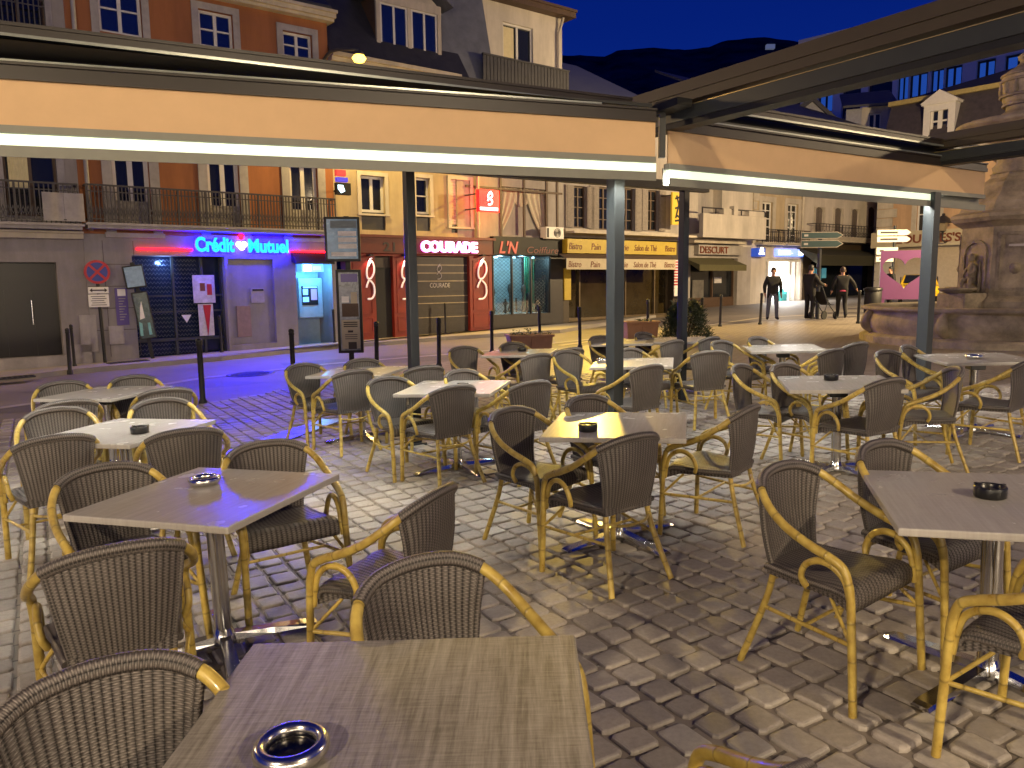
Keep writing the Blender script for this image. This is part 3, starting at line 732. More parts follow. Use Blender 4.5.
for i, (px, py, lb) in enumerate(((588, 431, 'tall round black ashtray on the yellow lit table'), (462, 389, 'round black ashtray on the small white table'), (140, 433, 'round black ashtray on the pale table at left'),
      (990, 497, 'black ring ashtray on the near right taupe table'), (831, 380, 'black ashtray on the grey table before the fountain square'), (355, 373, 'black ashtray on the glossy table by the poster totem'), (522, 351, 'black ashtray on the reflective table by the planter'))):
    if i == 0: AB.matrix_world = on_table(px, py); AB['label'] = lb
    else: copy_tree(AB, on_table(px, py), lb)
def make_steel_ashtray():
    root = thing('steel_ashtray', Matrix.Identity(4), 'x', 'ashtray', 'shiny steel ashtrays')
    MB().lathe([(.038, 0), (.052, .001)]+[(.054+.0125*math.cos(math.radians(a)), .0185+.0155*math.sin(math.radians(a))) for a in range(-70, 230, 15)]+[(.040, .010), (0, .009)], 40).build('rim', M['steel'], root)
    MB().lathe([(.0408, .0118), (.036, .0112), (0., .0105)], 32).build('dish', mat('shaded_steel', (.06, .06, .065), .2, 1., var=.1), root)  # dish steel darkened to stand for the bowl's dark inside
    return root
AS = make_steel_ashtray()
for i, (px, py, lb) in enumerate(((292, 757, 'steel ashtray on the grey wood foreground table'), (205, 484, 'steel ashtray on the blue lit table'), (974, 358.5, 'steel ashtray on the table beside the fountain'), (603, 362, 'steel ashtray on the white table crossed by the grey post'))):
    if i == 0: AS.matrix_world = on_table(px, py); AS['label'] = lb
    else: copy_tree(AS, on_table(px, py), lb)
# ------------------------------------------------------------------ pergola over the terrace
def Zp(px, py, z):
    d = ray(px, py); return EYE + d*((z-EYE.z)/d.z)
def lerp(a, b, t): return a+(b-a)*t
v1a, v1b = Zp(0, 125, 2.45), Zp(655, 157, 2.45); v1a = v1a+(v1a-v1b)*.55
v2a, v2b = Zp(668, 163.5, 2.45), Zp(984, 195, 2.45)
b1a, b1b = Zp(0, 27, 2.97), Zp(632, 102, 2.97); b1a = b1a+(b1a-b1b)*.55
b2a, b2b = Zp(690, 104, 2.95), Zp(985, 151, 2.95)
def flat(v, z): return Vector((v.x, v.y, z))
def sweep(mb, a, b, sec, mi=0, ends=True):
    # cross-section sec = [(out, z)] : out is metres away from the terrace, swept from a to b
    a, b = flat(a, 0), flat(b, 0); d = (b-a).normalized(); n = Vector((-d.y, d.x, 0))
    k = len(sec); vs = [a+n*o+Vector((0, 0, z)) for o, z in sec]+[b+n*o+Vector((0, 0, z)) for o, z in sec]
    fs = [(i, (i+1) % k, k+(i+1) % k, k+i) for i in range(k)]
    if ends: fs += [tuple(range(k-1, -1, -1)), tuple(range(k, 2*k))]
    return mb.add(vs, fs, mi=mi)
def R4(o0, o1, z0, z1): return [(o0, z0), (o1, z0), (o1, z1), (o0, z1)]
pg = thing('terrace_awning', Matrix.Translation(flat(v1b, 0)), 'long awning frame over the terrace with a cream valance and a white light strip', 'awning', 'awning frames over the terrace')
pg2 = thing('terrace_awning', Matrix.Translation(flat(v2a, 0)), 'right awning frame ending at the fountain, cream valance and light strip on two grey posts', 'awning', 'awning frames over the terrace')
OFF[pg.name] = tuple(flat(v1b, 0)); OFF[pg2.name] = tuple(flat(v2a, 0))
for root, va, vb, ba, bb, led_end in ((pg, v1a, v1b, b1a, b1b, 1.0), (pg2, v2a, v2b, b2a, b2b, .80)):
    MB_ = MB(); sweep(MB_, va, vb, R4(0, .012, 2.45, 2.715)); MB_.build('valance', M['valance'], root)
    # dark bronze rail on top of the canvas
    mb = MB(); sweep(mb, va, vb, R4(-.025, .055, 2.715, 2.755)); sweep(mb, va, vb, R4(-.012, .055, 2.755, 2.80)); sweep(mb, va, vb, R4(-.03, .055, 2.80, 2.815))
    mb.build('valance_rail', M['brownalu'], root)
    # bottom bar and light strip
    mb = MB(); sweep(mb, va, vb, R4(-.018, .05, 2.405, 2.45)); sweep(mb, va, vb, R4(-.024, -.012, 2.264, 2.331)); sweep(mb, va, vb, R4(.056, .068, 2.279, 2.42))
    mb.build('bottom_bar', M['olive'], root)
    le = lerp(va, vb, led_end)
    mb = MB(); sweep(mb, va, le, R4(-.020, .03, 2.332, 2.398)); o = mb.build('led_strip', M['led'], root)
    mb = MB(); sweep(mb, va, le, [(-.004, 2.307), (.030, 2.294), (.030, 2.2985), (-.004, 2.3115)]); mb.build('led_aperture', M['leddown'], o)
    # gutter beam above with its black recess and pale lips drawn as LED reflections
    mb = MB(); sweep(mb, ba, bb, R4(0, .10, 2.955, 2.985)); sweep(mb, ba, bb, R4(-.012, .10, 2.940, 2.955)); sweep(mb, ba, bb, R4(-.010, .10, 2.985, 3.005)); mb.build('gutter_beam', M['brownalu'], root)
    mb = MB(); sweep(mb, ba, bb, R4(-.016, .02, 2.922, 2.9395)); sweep(mb, lerp(va, vb, 0), lerp(va, vb, .93), R4(-.034, -.004, 2.8155, 2.828)); mb.build('led_glint_lip', M['glintalu'], root)
    mb = MB()
    pa, pb, qa, qb = flat(va, 2.838), flat(vb, 2.838), flat(ba, 2.915), flat(bb, 2.915)
    d = (pb-pa).normalized(); n = Vector((-d.y, d.x, 0))
    mb.add([pa+n*.05, pb+n*.05, qb+n*.12, qa+n*.12, pa+n*.05+Vector((0, 0, .03)), pb+n*.05+Vector((0, 0, .03)), qb+n*.12+Vector((0, 0, .03)), qa+n*.12+Vector((0, 0, .03))],
           [(0, 1, 2, 3), (7, 6, 5, 4), (0, 4, 5, 1), (1, 5, 6, 2), (2, 6, 7, 3), (3, 7, 4, 0)])
    mb.build('recess_panel', M['blackalu'], root)
# side rails running back over the terrace
def side_rail(root, p, q, nm, s=1.0):
    # p, q: points on the rail's lower line
    d = (q-p).normalized(); sd = d.cross(Vector((0, 0, 1))).normalized()
    mb = MB(); mb.obox(p+Vector((0, 0, .285)), q+Vector((0, 0, .285)), .15, .09); mb.obox(p+Vector((0, 0, .205)), q+Vector((0, 0, .205)), .13, .068)
    o = mb.build(nm, M['brownalu2'], root)
    mb = MB(); mb.obox(p+sd*0+Vector((0, 0, .075)), q+Vector((0, 0, .075)), .17, .105); mb.build('rail_channel', mat('dark_olive_aluminium', (.026, .029, .026), .4, var=.08), o)
    mb = MB(); mb.obox(p+Vector((0, 0, .128)), q+Vector((0, 0, .128)), .182, .006); mb.build('rail_trim', M['goldtrim'], o)
    mb = MB(); mb.obox(p+Vector((0, 0, .0)), q+Vector((0, 0, .0)), .15, .045); mb.build('rail_track', M['blackalu'], o)
M['brownalu2'] = mat('bronze_aluminium_rail', (.045, .034, .018), .45, var=.1, vscale=4)
M['goldtrim'] = mat('polished_trim', (.50, .38, .15), .25, .6, var=.05)
r0 = Zp(690, 124, 2.74); r1 = Zp(1000, 47, 2.74); rd = (r1-r0).normalized()
side_rail(pg, r0-rd*.75, r0+rd*6.4, 'side_rail')
s0 = flat(Zp(930, 166, 2.74), 2.74)
side_rail(pg2, s0, s0+rd*5.0, 'side_rail')
# far left rail of the first frame, outside the picture
side_rail(pg, flat(v1a, 2.8)+(v1b-v1a).normalized()*.1, flat(v1a, 2.8)+(v1b-v1a).normalized()*.1+rd*6, 'side_rail')
# corner bracket and arm
mb = MB(); c = lerp(v1b, v2a, .5); mb.obox(flat(c, 2.47), flat(c, 2.88), .05, .05, up=(0, 1, 0)); mb.obox(flat(c, 2.84)-rd*.1, flat(c, 2.86)+rd*.25, .16, .06); mb.build('corner_bracket', M['blackalu'], pg)
def post(root, base, top, w, m, nm='post'):
    mb = MB(); x, y = base.x, base.y; d = (v2b-v2a).normalized(); a = math.atan2(d.y, d.x)
    bm_ = MB(); bm_.box(-w/2, w/2, -w/2, w/2, base.z-.02, top, .006); bm_.box(-w*.9, w*.9, -w*.9, w*.9, base.z-.02, base.z+.012, .003)
    Rm = Matrix.Translation((x, y, 0)) @ Matrix.Rotation(a, 4, 'Z'); bm_.v = [tuple(Rm @ Vector(v)) for v in bm_.v]
    return bm_.build(nm, m, root)
def under(p): # ground below a world point
    q = T4.inverted() @ Vector((p.x, p.y, 0)); return W(q.x, q.y, 0)
pB = at_depth(615.2, 300, 6.35); pC = at_depth(927, 300, 8.75)
post(pg2, under(pB), 2.42, .105, M['greyalu']); post(pg2, under(pC), 2.42, .125, M['greyalu'])
of = thing('outer_post_frame', Matrix.Translation(under(at_depth(412, 300, 7.0))), 'dark outer beam on two thin black posts beyond the light strip', 'frame')
pA = at_depth(413.5, 300, 7.0); pD = at_depth(684, 300, 8.85); OFF[of.name] = tuple(under(pA))
post(of, under(pA), 2.50, .085, M['darkalu']); post(of, under(pD), 2.50, .085, M['darkalu'])
mb = MB(); a_, b_ = flat(pA, 2.53), flat(pD, 2.53); ddir = (b_-a_).normalized(); mb.obox(a_-ddir*5.5, b_+ddir*.35, .09, .10); mb.build('beam', M['brownalu'], of)

# ------------------------------------------------------------------ street fronts
def wall(root, name, m, pl, u0, u1, z0, z1, holes=(), depth=7., reveal=.16, y0=0.):
    us = sorted(set([u0, u1]+[min(max(h[0], u0), u1) for h in holes]+[min(max(h[1], u0), u1) for h in holes]))
    zs = sorted(set([z0, z1]+[min(max(h[2], z0), z1) for h in holes]+[min(max(h[3], z0), z1) for h in holes]))
    mb = MB()
    for i in range(len(us)-1):
        for j in range(len(zs)-1):
            uc, zc = (us[i]+us[i+1])/2, (zs[j]+zs[j+1])/2
            if any(h[0] < uc < h[1] and h[2] < zc < h[3] for h in holes): continue
            mb.add([(us[i], y0, zs[j]), (us[i+1], y0, zs[j]), (us[i+1], y0, zs[j+1]), (us[i], y0, zs[j+1])], [(0, 1, 2, 3)])
    for h in holes:
        a, b, c, d = h[:4]; r = h[4] if len(h) > 4 else reveal
        mb.add([(a, y0, c), (b, y0, c), (b, y0, d), (a, y0, d), (a, y0+r, c), (b, y0+r, c), (b, y0+r, d), (a, y0+r, d)],
               [(0, 3, 7, 4), (1, 5, 6, 2), (0, 4, 5, 1), (3, 2, 6, 7)])
    mb.add([(u0, y0, z0), (u0, depth, z0), (u0, depth, z1), (u0, y0, z1), (u1, y0, z0), (u1, depth, z0), (u1, depth, z1), (u1, y0, z1)],
           [(0, 3, 2, 1), (4, 5, 6, 7), (1, 2, 6, 5), (3, 7, 6, 2)])
    return mb.build(name, m, root)
def window(root, r, nv=2, nh=1, fm='whiteframe', pm='panedark', sur=None, sw=.12, fw=.05, y=.09, name='window', arch=False):
    a, b, c, d = r[:4]; f = min(fw, (b-a)*.12); mb = MB()
    mb.box(a, a+f, y, y+.05, c, d); mb.box(b-f, b, y, y+.05, c, d); mb.box(a+f, b-f, y, y+.05, c, c+f); mb.box(a+f, b-f, y, y+.05, d-f, d)
    for k in range(1, nv):
        x = a+(b-a)*k/nv; mb.box(x-f*.6, x+f*.6, y-.004, y+.046, c+f, d-f)
    for k in range(1, nh):
        z = c+(d-c)*k/nh
        for q in range(nv): mb.box(a+(b-a)*q/nv+f*.7, a+(b-a)*(q+1)/nv-f*.7, y+.004, y+.04, z-f*.3, z+f*.3)
    o = mb.build(name, M[fm], root)
    mb = MB(); mb.add([(a+f*.5, y+.03, c+f*.5), (b-f*.5, y+.03, c+f*.5), (b-f*.5, y+.03, d-f*.5), (a+f*.5, y+.03, d-f*.5), (a+f*.5, y+.045, c+f*.5), (b-f*.5, y+.045, c+f*.5), (b-f*.5, y+.045, d-f*.5), (a+f*.5, y+.045, d-f*.5)],
                      [(0, 1, 2, 3), (7, 6, 5, 4), (0, 4, 5, 1), (1, 5, 6, 2), (2, 6, 7, 3), (3, 7, 4, 0)]); mb.build('pane', M[pm], o)
    if sur:
        mb = MB(); mb.box(a-sw, a-.002, -.035, .03, c-sw*.4, d+sw); mb.box(b+.002, b+sw, -.035, .03, c-sw*.4, d+sw); mb.box(a-.002, b+.002, -.035, .03, d+.002, d+sw); mb.box(a-sw*1.15, b+sw*1.15, -.06, .03, c-sw*.9, c-sw*.4-.002)
        mb.build('window_surround', M[sur], root)
    return o
def balcony(root, u0, u1, z0, z1, out, m='iron', slab='stone2', step=.1, slabt=.12, rows=()):
    mb = MB(); mb.box(u0, u1, -out, -.002, z0-slabt, z0); mb.box(u0-.04, u1+.04, -out-.05, -.003, z0-slabt*.45, z0-slabt*.1)
    b = mb.build('balcony', M[slab], root); mb = MB(); y = -out+.05
    mb.box(u0+.02, u1-.02, y-.02, y+.02, z1-.035, z1); mb.box(u0+.02, u1-.02, y-.012, y+.012, z0+.06, z0+.085); mb.box(u0+.02, u1-.02, y-.012, y+.012, z1-.16, z1-.14)
    n = max(2, int((u1-u0)/step))
    for k in range(n+1):
        x = u0+.03+(u1-u0-.06)*k/n; t = .011 if k % 8 else .02
        mb.box(x-t, x+t, y-t, y+t, z0, z1-.035)
    for k in range(n):   # scroll work
        x = u0+.03+(u1-u0-.06)*(k+.5)/n; zc = z0+.09+(z1-z0)*.18
        mb.lathe([(step*.34, -.006), (step*.34, .006), (step*.24, .006), (step*.24, -.006)], 8, (x, y, zc)) if False else None
        mb.add([(x-step*.38, y, zc), (x, y-.008, zc+.10), (x+step*.38, y, zc), (x, y-.008, zc-.10), (x-step*.2, y, zc), (x, y-.008, zc+.05), (x+step*.2, y, zc), (x, y-.008, zc-.05)],
               [(0, 1, 5, 4), (1, 2, 6, 5), (2, 3, 7, 6), (3, 0, 4, 7)])
    for s in (u0+.03, u1-.03): mb.box(s-.015, s+.015, y, -.003, z1-.035, z1); mb.box(s-.015, s+.015, y, -.003, z0+.06, z0+.085)
    mb.build('railing', M[m], b); return b
def pipe(root, u, z0, z1, m='zinc', r=.05):
    mb = MB(); mb.tube([(u, -.08, z0), (u, -.08, z1)], r, 10, False)
    for z in (z0+.4, (z0+z1)/2, z1-.4): mb.tube([(u, -.08, z-.03), (u, -.08, z+.03)], r*1.25, 10, False)
    return mb.build('drainpipe', M[m], root)
def roof(root, u0, u1, z, over, run, rise, m='slate', t=.12, name='roof'):
    mb = MB(); p = [(-over, z), (run, z+rise), (run, z+rise+t), (-over, z+t)]
    vs = [(u0, y, zz) for y, zz in p]+[(u1, y, zz) for y, zz in p]
    mb.add(vs, [(3, 2, 1, 0), (4, 5, 6, 7), (0, 1, 5, 4), (1, 2, 6, 5), (2, 3, 7, 6), (3, 0, 4, 7)]); return mb.build(name, M[m], root)
R = PA.rect
# ---- left house
uL0, uL1 = PA.uz(-170, 300)[0], PA.uz(84, 250)[0]
lh = fthing('house', PA, uL0, 0, -.4, 'grey house at the left edge with a big dark door and an iron balcony', 'building', 'buildings along the street')
dr = R(-60, 262, 60, 353); zb = PA.uz(30, 238)[1]
w1 = R(5, 160, 58, 216); w2 = R(-40, -30, 43, 22)
hs = [(dr[0], dr[1], -.2, dr[3], .35), (w1[0], w1[1], w1[2], w1[3]+.5), (w2[0], w2[1], w2[2]-.6, w2[3])]
wall(lh, 'wall', M['leftwall'], PA, uL0, uL1-.003, -.4, 9.3, hs)
mb = MB(); a, b = dr[0], dr[1]; n = 3
mb.box(a, b, .20, .26, -.2, dr[3]-.002)
for k in range(4):
    x = a+(b-a)*k/4; mb.box(x+.06, x+(b-a)/4-.06, .185, .2, .1, dr[3]-.55)
mb.box(a, b, .17, .21, dr[3]-.42, dr[3]-.36)
d_ = mb.build('door', M['darkdoor'], lh); mb = MB(); hx = PA.uz(33, 310)[0]; mb.tube([(hx, .13, .75), (hx, .13, 1.25)], .018, 8, False); mb.box(hx-.01, hx+.01, .13, .2, .8, .83); mb.box(hx-.01, hx+.01, .13, .2, 1.17, 1.2); mb.build('handle', M['chrome'], d_)
mb = MB(); mb.box(a-.1, b+.05, -.12, .16, -.2, PA.uz(30, 357)[1]); mb.build('doorstep', M['stone2'], lh)
window(lh, hs[1], 2, 1, 'brownframe', 'panedark', 'stone2', .14); window(lh, hs[2], 3, 1, 'brownframe', 'panedark', 'stone2', .12)
cu = R(9, 161, 29, 188); mb = MB(); mb.grid(lambda s, t: (cu[0]+(cu[1]-cu[0])*s, .10-.012*math.sin(s*40), cu[2]+(cu[3]+.4-cu[2])*t), 24, 2); mb.build('curtain', M['warmcurtain'], lh)
br = R(-60, 182, 84, 222); balcony(lh, uL0+.2, uL1-.06, br[2]-.02, br[3], .42, 'ironpale', 'stone2', .085)
br = R(-60, 8, 42, 24); balcony(lh, uL0+.4, PA.uz(44, 15)[0], br[2]-.3, br[3]+.25, .35, 'ironpale', 'stone2', .09)
mb = MB(); lz = PA.uz(40, 236)[1]; mb.box(uL0, uL1-.01, -.14, -.002, lz-.05, lz+.06); mb.box(uL0, uL1-.01, -.2, -.003, lz+.061, lz+.10); mb.build('cornice', M['cornice'], lh); mb = MB(); mb.box(dr[1]+.06, uL1-.01, -.03, -.002, -.3, .30); mb.build('plinth', M['stone2'], lh)
pc = R(40, 194, 52, 222); mb = MB(); mb.grid(lambda s, t: (pc[0]+(PA.uz(80, 200)[0]-pc[0])*s, -.40-.02*math.sin(s*9), pc[2]+(pc[3]-pc[2])*t), 12, 4); mb.build('wind_screen', M['stone2'], lh)
roof(lh, uL0, uL1-.003, 9.3, .35, 5, 3.2)
# ---- orange house with the bank
uC0, uC1 = uL1, PA.uz(336, 250)[0]
oh = fthing('house', PA, uC0, 0, -.4, 'orange rendered house with grey stone ground floor and long iron balcony above the bank', 'building', 'buildings along the street')
zg = PA.uz(210, 234)[1]
ups = [R(98, -16, 141, 34), R(199, 12, 233, 48), R(283, 33, 312, 58)]
frs = [R(113, 150, 150, 222), R(208, 154, 240, 226), R(290, 158, 318, 228)]
frs = [(a, b, zg+.05, frs[0][3]+.1) for a, b, c, d in frs]
zc = PA.uz(300, 15)[1]
wall(oh, 'wall', M['orange'], PA, uC0, uC1-.003, zg-.06, zc, ups+frs)
zeT = R(135, 257, 225, 340)
ent = (PA.uz(135, 300)[0], PA.uz(227, 300)[0], -.1, PA.uz(180, 256)[1], .5); atm = (PA.uz(297, 300)[0], PA.uz(333, 300)[0], -.2, PA.uz(315, 262)[1], .9)
pan = (PA.uz(230, 300)[0], PA.uz(275, 300)[0], .1, PA.uz(252, 259)[1], .10)
wall(oh, 'ground_floor_wall', M['stone'], PA, uC0, uC1-.003, -.4, zg-.062, [ent, atm, pan])
mb = MB()
for k in range(1, 5):
    z = .1+k*.47; mb.box(uC0+.02, ent[0]-.02, -.004, -.001, z, z+.012)
for x in (uC0+.35, uC0+.95): mb.box(x, x+.010, -.004, -.001, 0, zg-.2)
mb.build('stone_joint', mat('dark_joint', (.07, .06, .06), .9, var=.1), oh)
for r in ups: window(oh, r, 2, 2, 'whiteframe', 'pane', 'stone2', .15, .06)
for r in frs:
    window(oh, r, 2, 1, 'whiteframe', 'panedark', 'stone2', .20, .09, name='french_window')
    mb = MB(); mb.box(r[0]+.02, r[1]-.02, .03, .06, r[2]+.02, r[2]+(r[3]-r[2])*.34); mb.build('ornate_panel', M['lace'], oh)
bz0 = PA.uz(200, 227)[1]; bz1 = PA.uz(200, 192)[1]
balcony(oh, uC0+.05, uC1-.1, bz0, bz1, .38, 'ironpale', 'stone2', .075)
mb = MB(); mb.box(uC0-.05, uC1+.12, -.30, .3, zc, zc+.10); mb.box(uC0-.05, uC1+.10, -.22, .28, zc-.07, zc-.001); mb.box(uC0-.05, uC1+.14, -.36, .3, zc+.101, zc+.17); mb.build('cornice', M['cornice'], oh)
roof(oh, uC0, uC1+.05, zc+.171, .2, 5, 3.6)
pipe(oh, PA.uz(88, 200)[0], zg, zc, 'stone2', .045)
# entrance behind a sliding grille
mb = MB(); mb.add([(ent[0]+.01, .46, -.1), (ent[1]-.01, .46, -.1), (ent[1]-.01, .46, ent[3]-.01), (ent[0]+.01, .46, ent[3]-.01)], [(0, 1, 2, 3)]); mb.build('bank_door', mat('blue_lit_glass', (.015, .025, .06), .12, var=.3, vscale=2), oh)
mb = MB(); gu1 = PA.uz(205, 300)[0]; n = int((gu1-ent[0])/.075)
for k in range(n):
    for j in range(int((ent[3]+.1)/.10)):
        x, z = ent[0]+.075*k, -.05+.10*j
        if z > ent[3]-.1: continue
        mb.add([(x, .30, z), (x+.0375, .30, z+.05), (x+.0375, .30, z+.065), (x, .30, z+.015)], [(0, 1, 2, 3)]); mb.add([(x+.0375, .30, z+.05), (x+.075, .30, z), (x+.075, .30, z+.015), (x+.0375, .30, z+.065)], [(0, 1, 2, 3)])
mb.build('grille', mat('grey_grille', (.09, .11, .15), .35, .6, var=.1), oh)
mb = MB()
for px in (136, 177, 206, 226):
    x = PA.uz(px, 300)[0]; mb.box(x-.025, x+.025, .20, .29, -.1, ent[3]-.01)
for py in (296, 312): z = PA.uz(170, py)[1]; mb.box(ent[0], ent[1], .22, .28, z-.02, z+.02)
z = PA.uz(170, 340)[1]; mb.box(ent[0], ent[1], .20, .28, z-.04, z+.03); mb.build('door_frame', M['greyalu'], oh)
def panel(parent, pl, rc, y0, y1, m, nm):
    a, b, c, d = pl.rect(*rc); mb = MB(); mb.box(a, b, y0, y1, c, d, .004); return mb.build(nm, M[m] if isinstance(m, str) else m, parent)
pst = panel(oh, PA, (195, 275, 217, 303), .16, .18, 'poster', 'poster')
panel(pst, PA, (202, 283, 207, 291), .150, .158, 'brownink', 'picture'); panel(pst, PA, (209, 284, 214, 295), .150, .158, 'redsign', 'picture')
pt = R(206, 305, 214, 336); mb = MB(); mb.prism([(pt[0], pt[3]), (pt[1], pt[3]), (pt[0]+.08, pt[2])], .15, .16); mb.build('sticker', M['redsign'], oh)
pt = R(201, 304, 216, 336); mb = MB(); mb.box(pt[0], pt[1], .17, .18, pt[2], pt[3]); mb.build('leaflet_panel', M['poster'], oh)
pt = R(184, 315, 194, 323); mb = MB(); mb.prism([(pt[0], pt[3]), (pt[1], pt[3]), ((pt[0]+pt[1])/2, pt[2])], .19, .198); mb.build('sticker', M['white'], oh)
mb = MB(); mb.add([(pan[0], .098, pan[2]), (pan[1], .098, pan[2]), (pan[1], .098, pan[3]), (pan[0], .098, pan[3])], [(0, 1, 2, 3)]); mb.build('stone_panel', M['stone'], oh)
panel(oh, PA, (252, 288, 265, 303), .04, .097, 'stone2', 'letter_box'); panel(oh, PA, (238, 306, 252, 337), .05, .097, mat('beige_plate', (.22, .15, .12), .5), 'access_panel')
lb_ = R(253, 289, 264, 291); mb = MB(); mb.box(lb_[0], lb_[1], .034, .04, lb_[2], lb_[3]); mb.build('letter_slot', M['black'], oh)
# cash machine bay
mb = MB(); a, b, c, d = atm[:4]
mb.add([(a, .88, c), (b, .88, c), (b, .88, d), (a, .88, d)], [(0, 1, 2, 3)]); mb.build('bay_back', mat('bay_panel', (.40, .52, .60), .35, var=.1), oh)
ar = R(299, 278, 323, 318, .6); mb = MB(); mb.box(ar[0], ar[1], .60, .87, ar[2], ar[3], .03); am = mb.build('cash_machine', M['atmwhite'], oh)
sr = R(302, 286, 318, 305, .58); mb = MB(); mb.box(sr[0], sr[1], .575, .61, sr[2], sr[3], .01); mb.build('keypad_panel', M['black'], am)
for rc in ((303, 289, 308, 295), (303, 297, 309, 302), (311, 289, 317, 300), (303, 286.5, 317, 288)):
    q = R(*rc, .57); mb = MB(); mb.box(q[0], q[1], .566, .574, q[2], q[3], .003); mb.build('screen', M['cyanscreen'] if rc[0] != 311 else mat('violet_screen', (.3, .25, .5), .3, var=0, emit=(.35, .3, .8), estr=.8), am)
q = R(299, 264, 326, 272, .7); mb = MB(); mb.box(q[0], q[1], .5, .86, q[2], q[3], .01); o = mb.build('lit_header', M['bluebox'], oh)
q2 = R(304, 265, 311, 271, .5); mb = MB(); mb.box(q2[0], q2[1], .488, .498, q2[2], q2[3]); mb.build('header_mark', M['whitebox'], o)
q2 = R(313, 266, 321, 270, .5); mb = MB(); mb.box(q2[0], q2[1], .488, .498, q2[2], q2[3]); mb.build('header_mark', mat('cyan_mark', (.3, .6, .8), .4, var=0, emit=(.3, .7, 1), estr=2), o)
q = R(296, 255, 335, 264, -.3); mb = MB(); mb.prism([(-.28, q[2]), (0-.002, q[2]+.05), (-.002, q[3]+.1), (-.28, q[2]+.04)], q[0], q[1], axis='x'); mb.build('bay_canopy', M['black'], oh)
panel(oh, PA, (80, 315, 97, 352), -.03, -.005, M['stone2'], 'utility_hatch'); panel(oh, PA, (109, 326, 124, 344), -.04, -.005, M['stone2'], 'utility_hatch')
ws = tag(panel(None, PA, (115.5, 288, 128, 325), -.03, -.005, 'violet', 'wall_plaque'), 'narrow violet plaque with a white top on the grey stone by the bank door', 'sign'); ws.matrix_world = PA.M
q = R(117, 289, 125, 296); mb = MB(); mb.box(q[0], q[1], -.036, -.0305, q[2], q[3]); ch = mb.build('plaque_head', M['white'], ws)
mb = MB(); q = R(119, 299, 126, 320)
for k in range(9): zz = q[3]-(q[3]-q[2])*k/8; mb.box(q[0], q[1]-.03*(k % 3), -.034, -.0305, zz, zz+.02)
mb.build('plaque_text', M['stone2'], ws)
# bank sign
us, ue, zs, ze = R(194, 239, 286.5, 252.5)
bs = fthing('bank_sign', PA, us, 0, zs, 'glowing blue Crédit Mutuel letters with a small white trefoil and red side tubes', 'sign')
um0, um1 = PA.uz(234, 246)[0], PA.uz(245.5, 246)[0]
for s_, x0, x1, dz in (('Crédit', us, um0-.03, .02), ('Mutuel', um1+.03, ue, 0)):
    mb = MB(); text_mb(mb, s_, x0, x1, zs, ze+dz, -.13, -.11, .035); lt = mb.build('lettering', M['bluelet'], bs)
    mb = MB(); text_mb(mb, s_, x0-.012, x1+.012, zs-.012, ze+dz+.012, -.108, -.05, .045); mb.build('lettering_side', M['bluehalo'], lt)
mb = MB(); cx, cz = (um0+um1)/2, (zs+ze)/2; rr = (ze-zs)*.24
disc_ = lambda mb, x, z, r, y0, y1: mb.prism([(x+r*math.cos(t*PI/10), z+r*math.sin(t*PI/10)) for t in range(20)], y0, y1)
for k, (ddx, ddz) in enumerate(((-.8, .35), (.8, .35), (0, -.55))): disc_(mb, cx+ddx*rr, cz+ddz*rr, rr*.95, -.145-.002*k, -.115)
mb.build('emblem', M['whiteneon'], bs)
mb = MB(); disc_(mb, cx, ze+rr*.55, rr*.9, -.145, -.115); mb.build('emblem_top', M['redneon'], bs)
for p, q in (((136, 249), (192, 250.5)), ((288, 251.5), (330, 252.5))):
    a, b = PA.uz(*p), PA.uz(*q); mb = MB(); mb.box(a[0], b[0], -.06, -.01, a[1]-.022, a[1]+.022); mb.build('red_tube', M['redneon'], bs)
# projecting digital sign on the corner
ps = fthing('projecting_sign', PA, uC1, 0, PA.uz(343, 195)[1], 'small stacked red, blue and white illuminated projecting sign at the orange corner', 'sign')
for rc, m, nm in (((335.5, 170, 345, 176), mat('dim_red_box', (.4, .05, .05), .4, var=0, emit=(1, .05, .05), estr=.7), 'red_panel'), ((336, 177.5, 347, 182), mat('dim_blue_box', (.05, .05, .4), .4, var=0, emit=(.1, .05, 1), estr=.6), 'blue_panel'), ((335.5, 183, 350, 195), M['black'], 'housing')):
    a, b, c, d = R(*rc, -.5); mb = MB(); mb.box(a, b, -.56, -.44, c, d, .008); mb.build(nm, m, ps)
a, b, c, d = R(338, 185, 345, 193, -.57); mb = MB(); mb.prism([(a, d), (b-.05, d), (b, c+.05), (b-.1, c), (a+.08, c), (a, c+.1)], -.575, -.563); mb.build('lit_face', mat('ice_light', (.6, .8, .9), .4, var=0, emit=(.6, .9, 1), estr=2.5), ps)
mb = MB(); zz = PA.uz(343, 189, -.5)[1]; mb.tube([(PA.uz(346, 189, -.4)[0], -.42, zz), (uC1+.02, -.003, zz)], .025, 8, False); mb.build('arm', M['iron'], ps)
# ---- cream house with red shop
uD0, uD1 = uC1, PA.uz(457, 200)[0]
uR1 = PA.uz(491, 290)[0]
ch_ = fthing('house', PA, uD0, 0, -.4, 'cream rendered house over the oxblood shop, slate mansard with a twin dormer', 'building', 'buildings along the street')
z1 = PA.uz(420, 236)[1]; zE = PA.uz(420, 74)[1]
wins = [R(361, 176, 385, 230), R(416, 178, 430, 231), R(451, 180, 470, 233)]
wall(ch_, 'wall', M['cream'], PA, uD0, uD1-.003, z1, zE, wins)
for i, r in enumerate(wins):
    cut = r[2]+(r[3]-r[2])*(.33 if i < 2 else .14)
    window(ch_, (r[0], r[1], cut, r[3]), 2 if i == 0 else 1, 1 if i != 1 else 2, 'whiteframe', 'panedark', 'whitewall', .10, .07)
    mb = MB(); mb.box(r[0], r[1], .05, .10, r[2], cut); mb.build('ornate_panel', M['iron'], ch_)
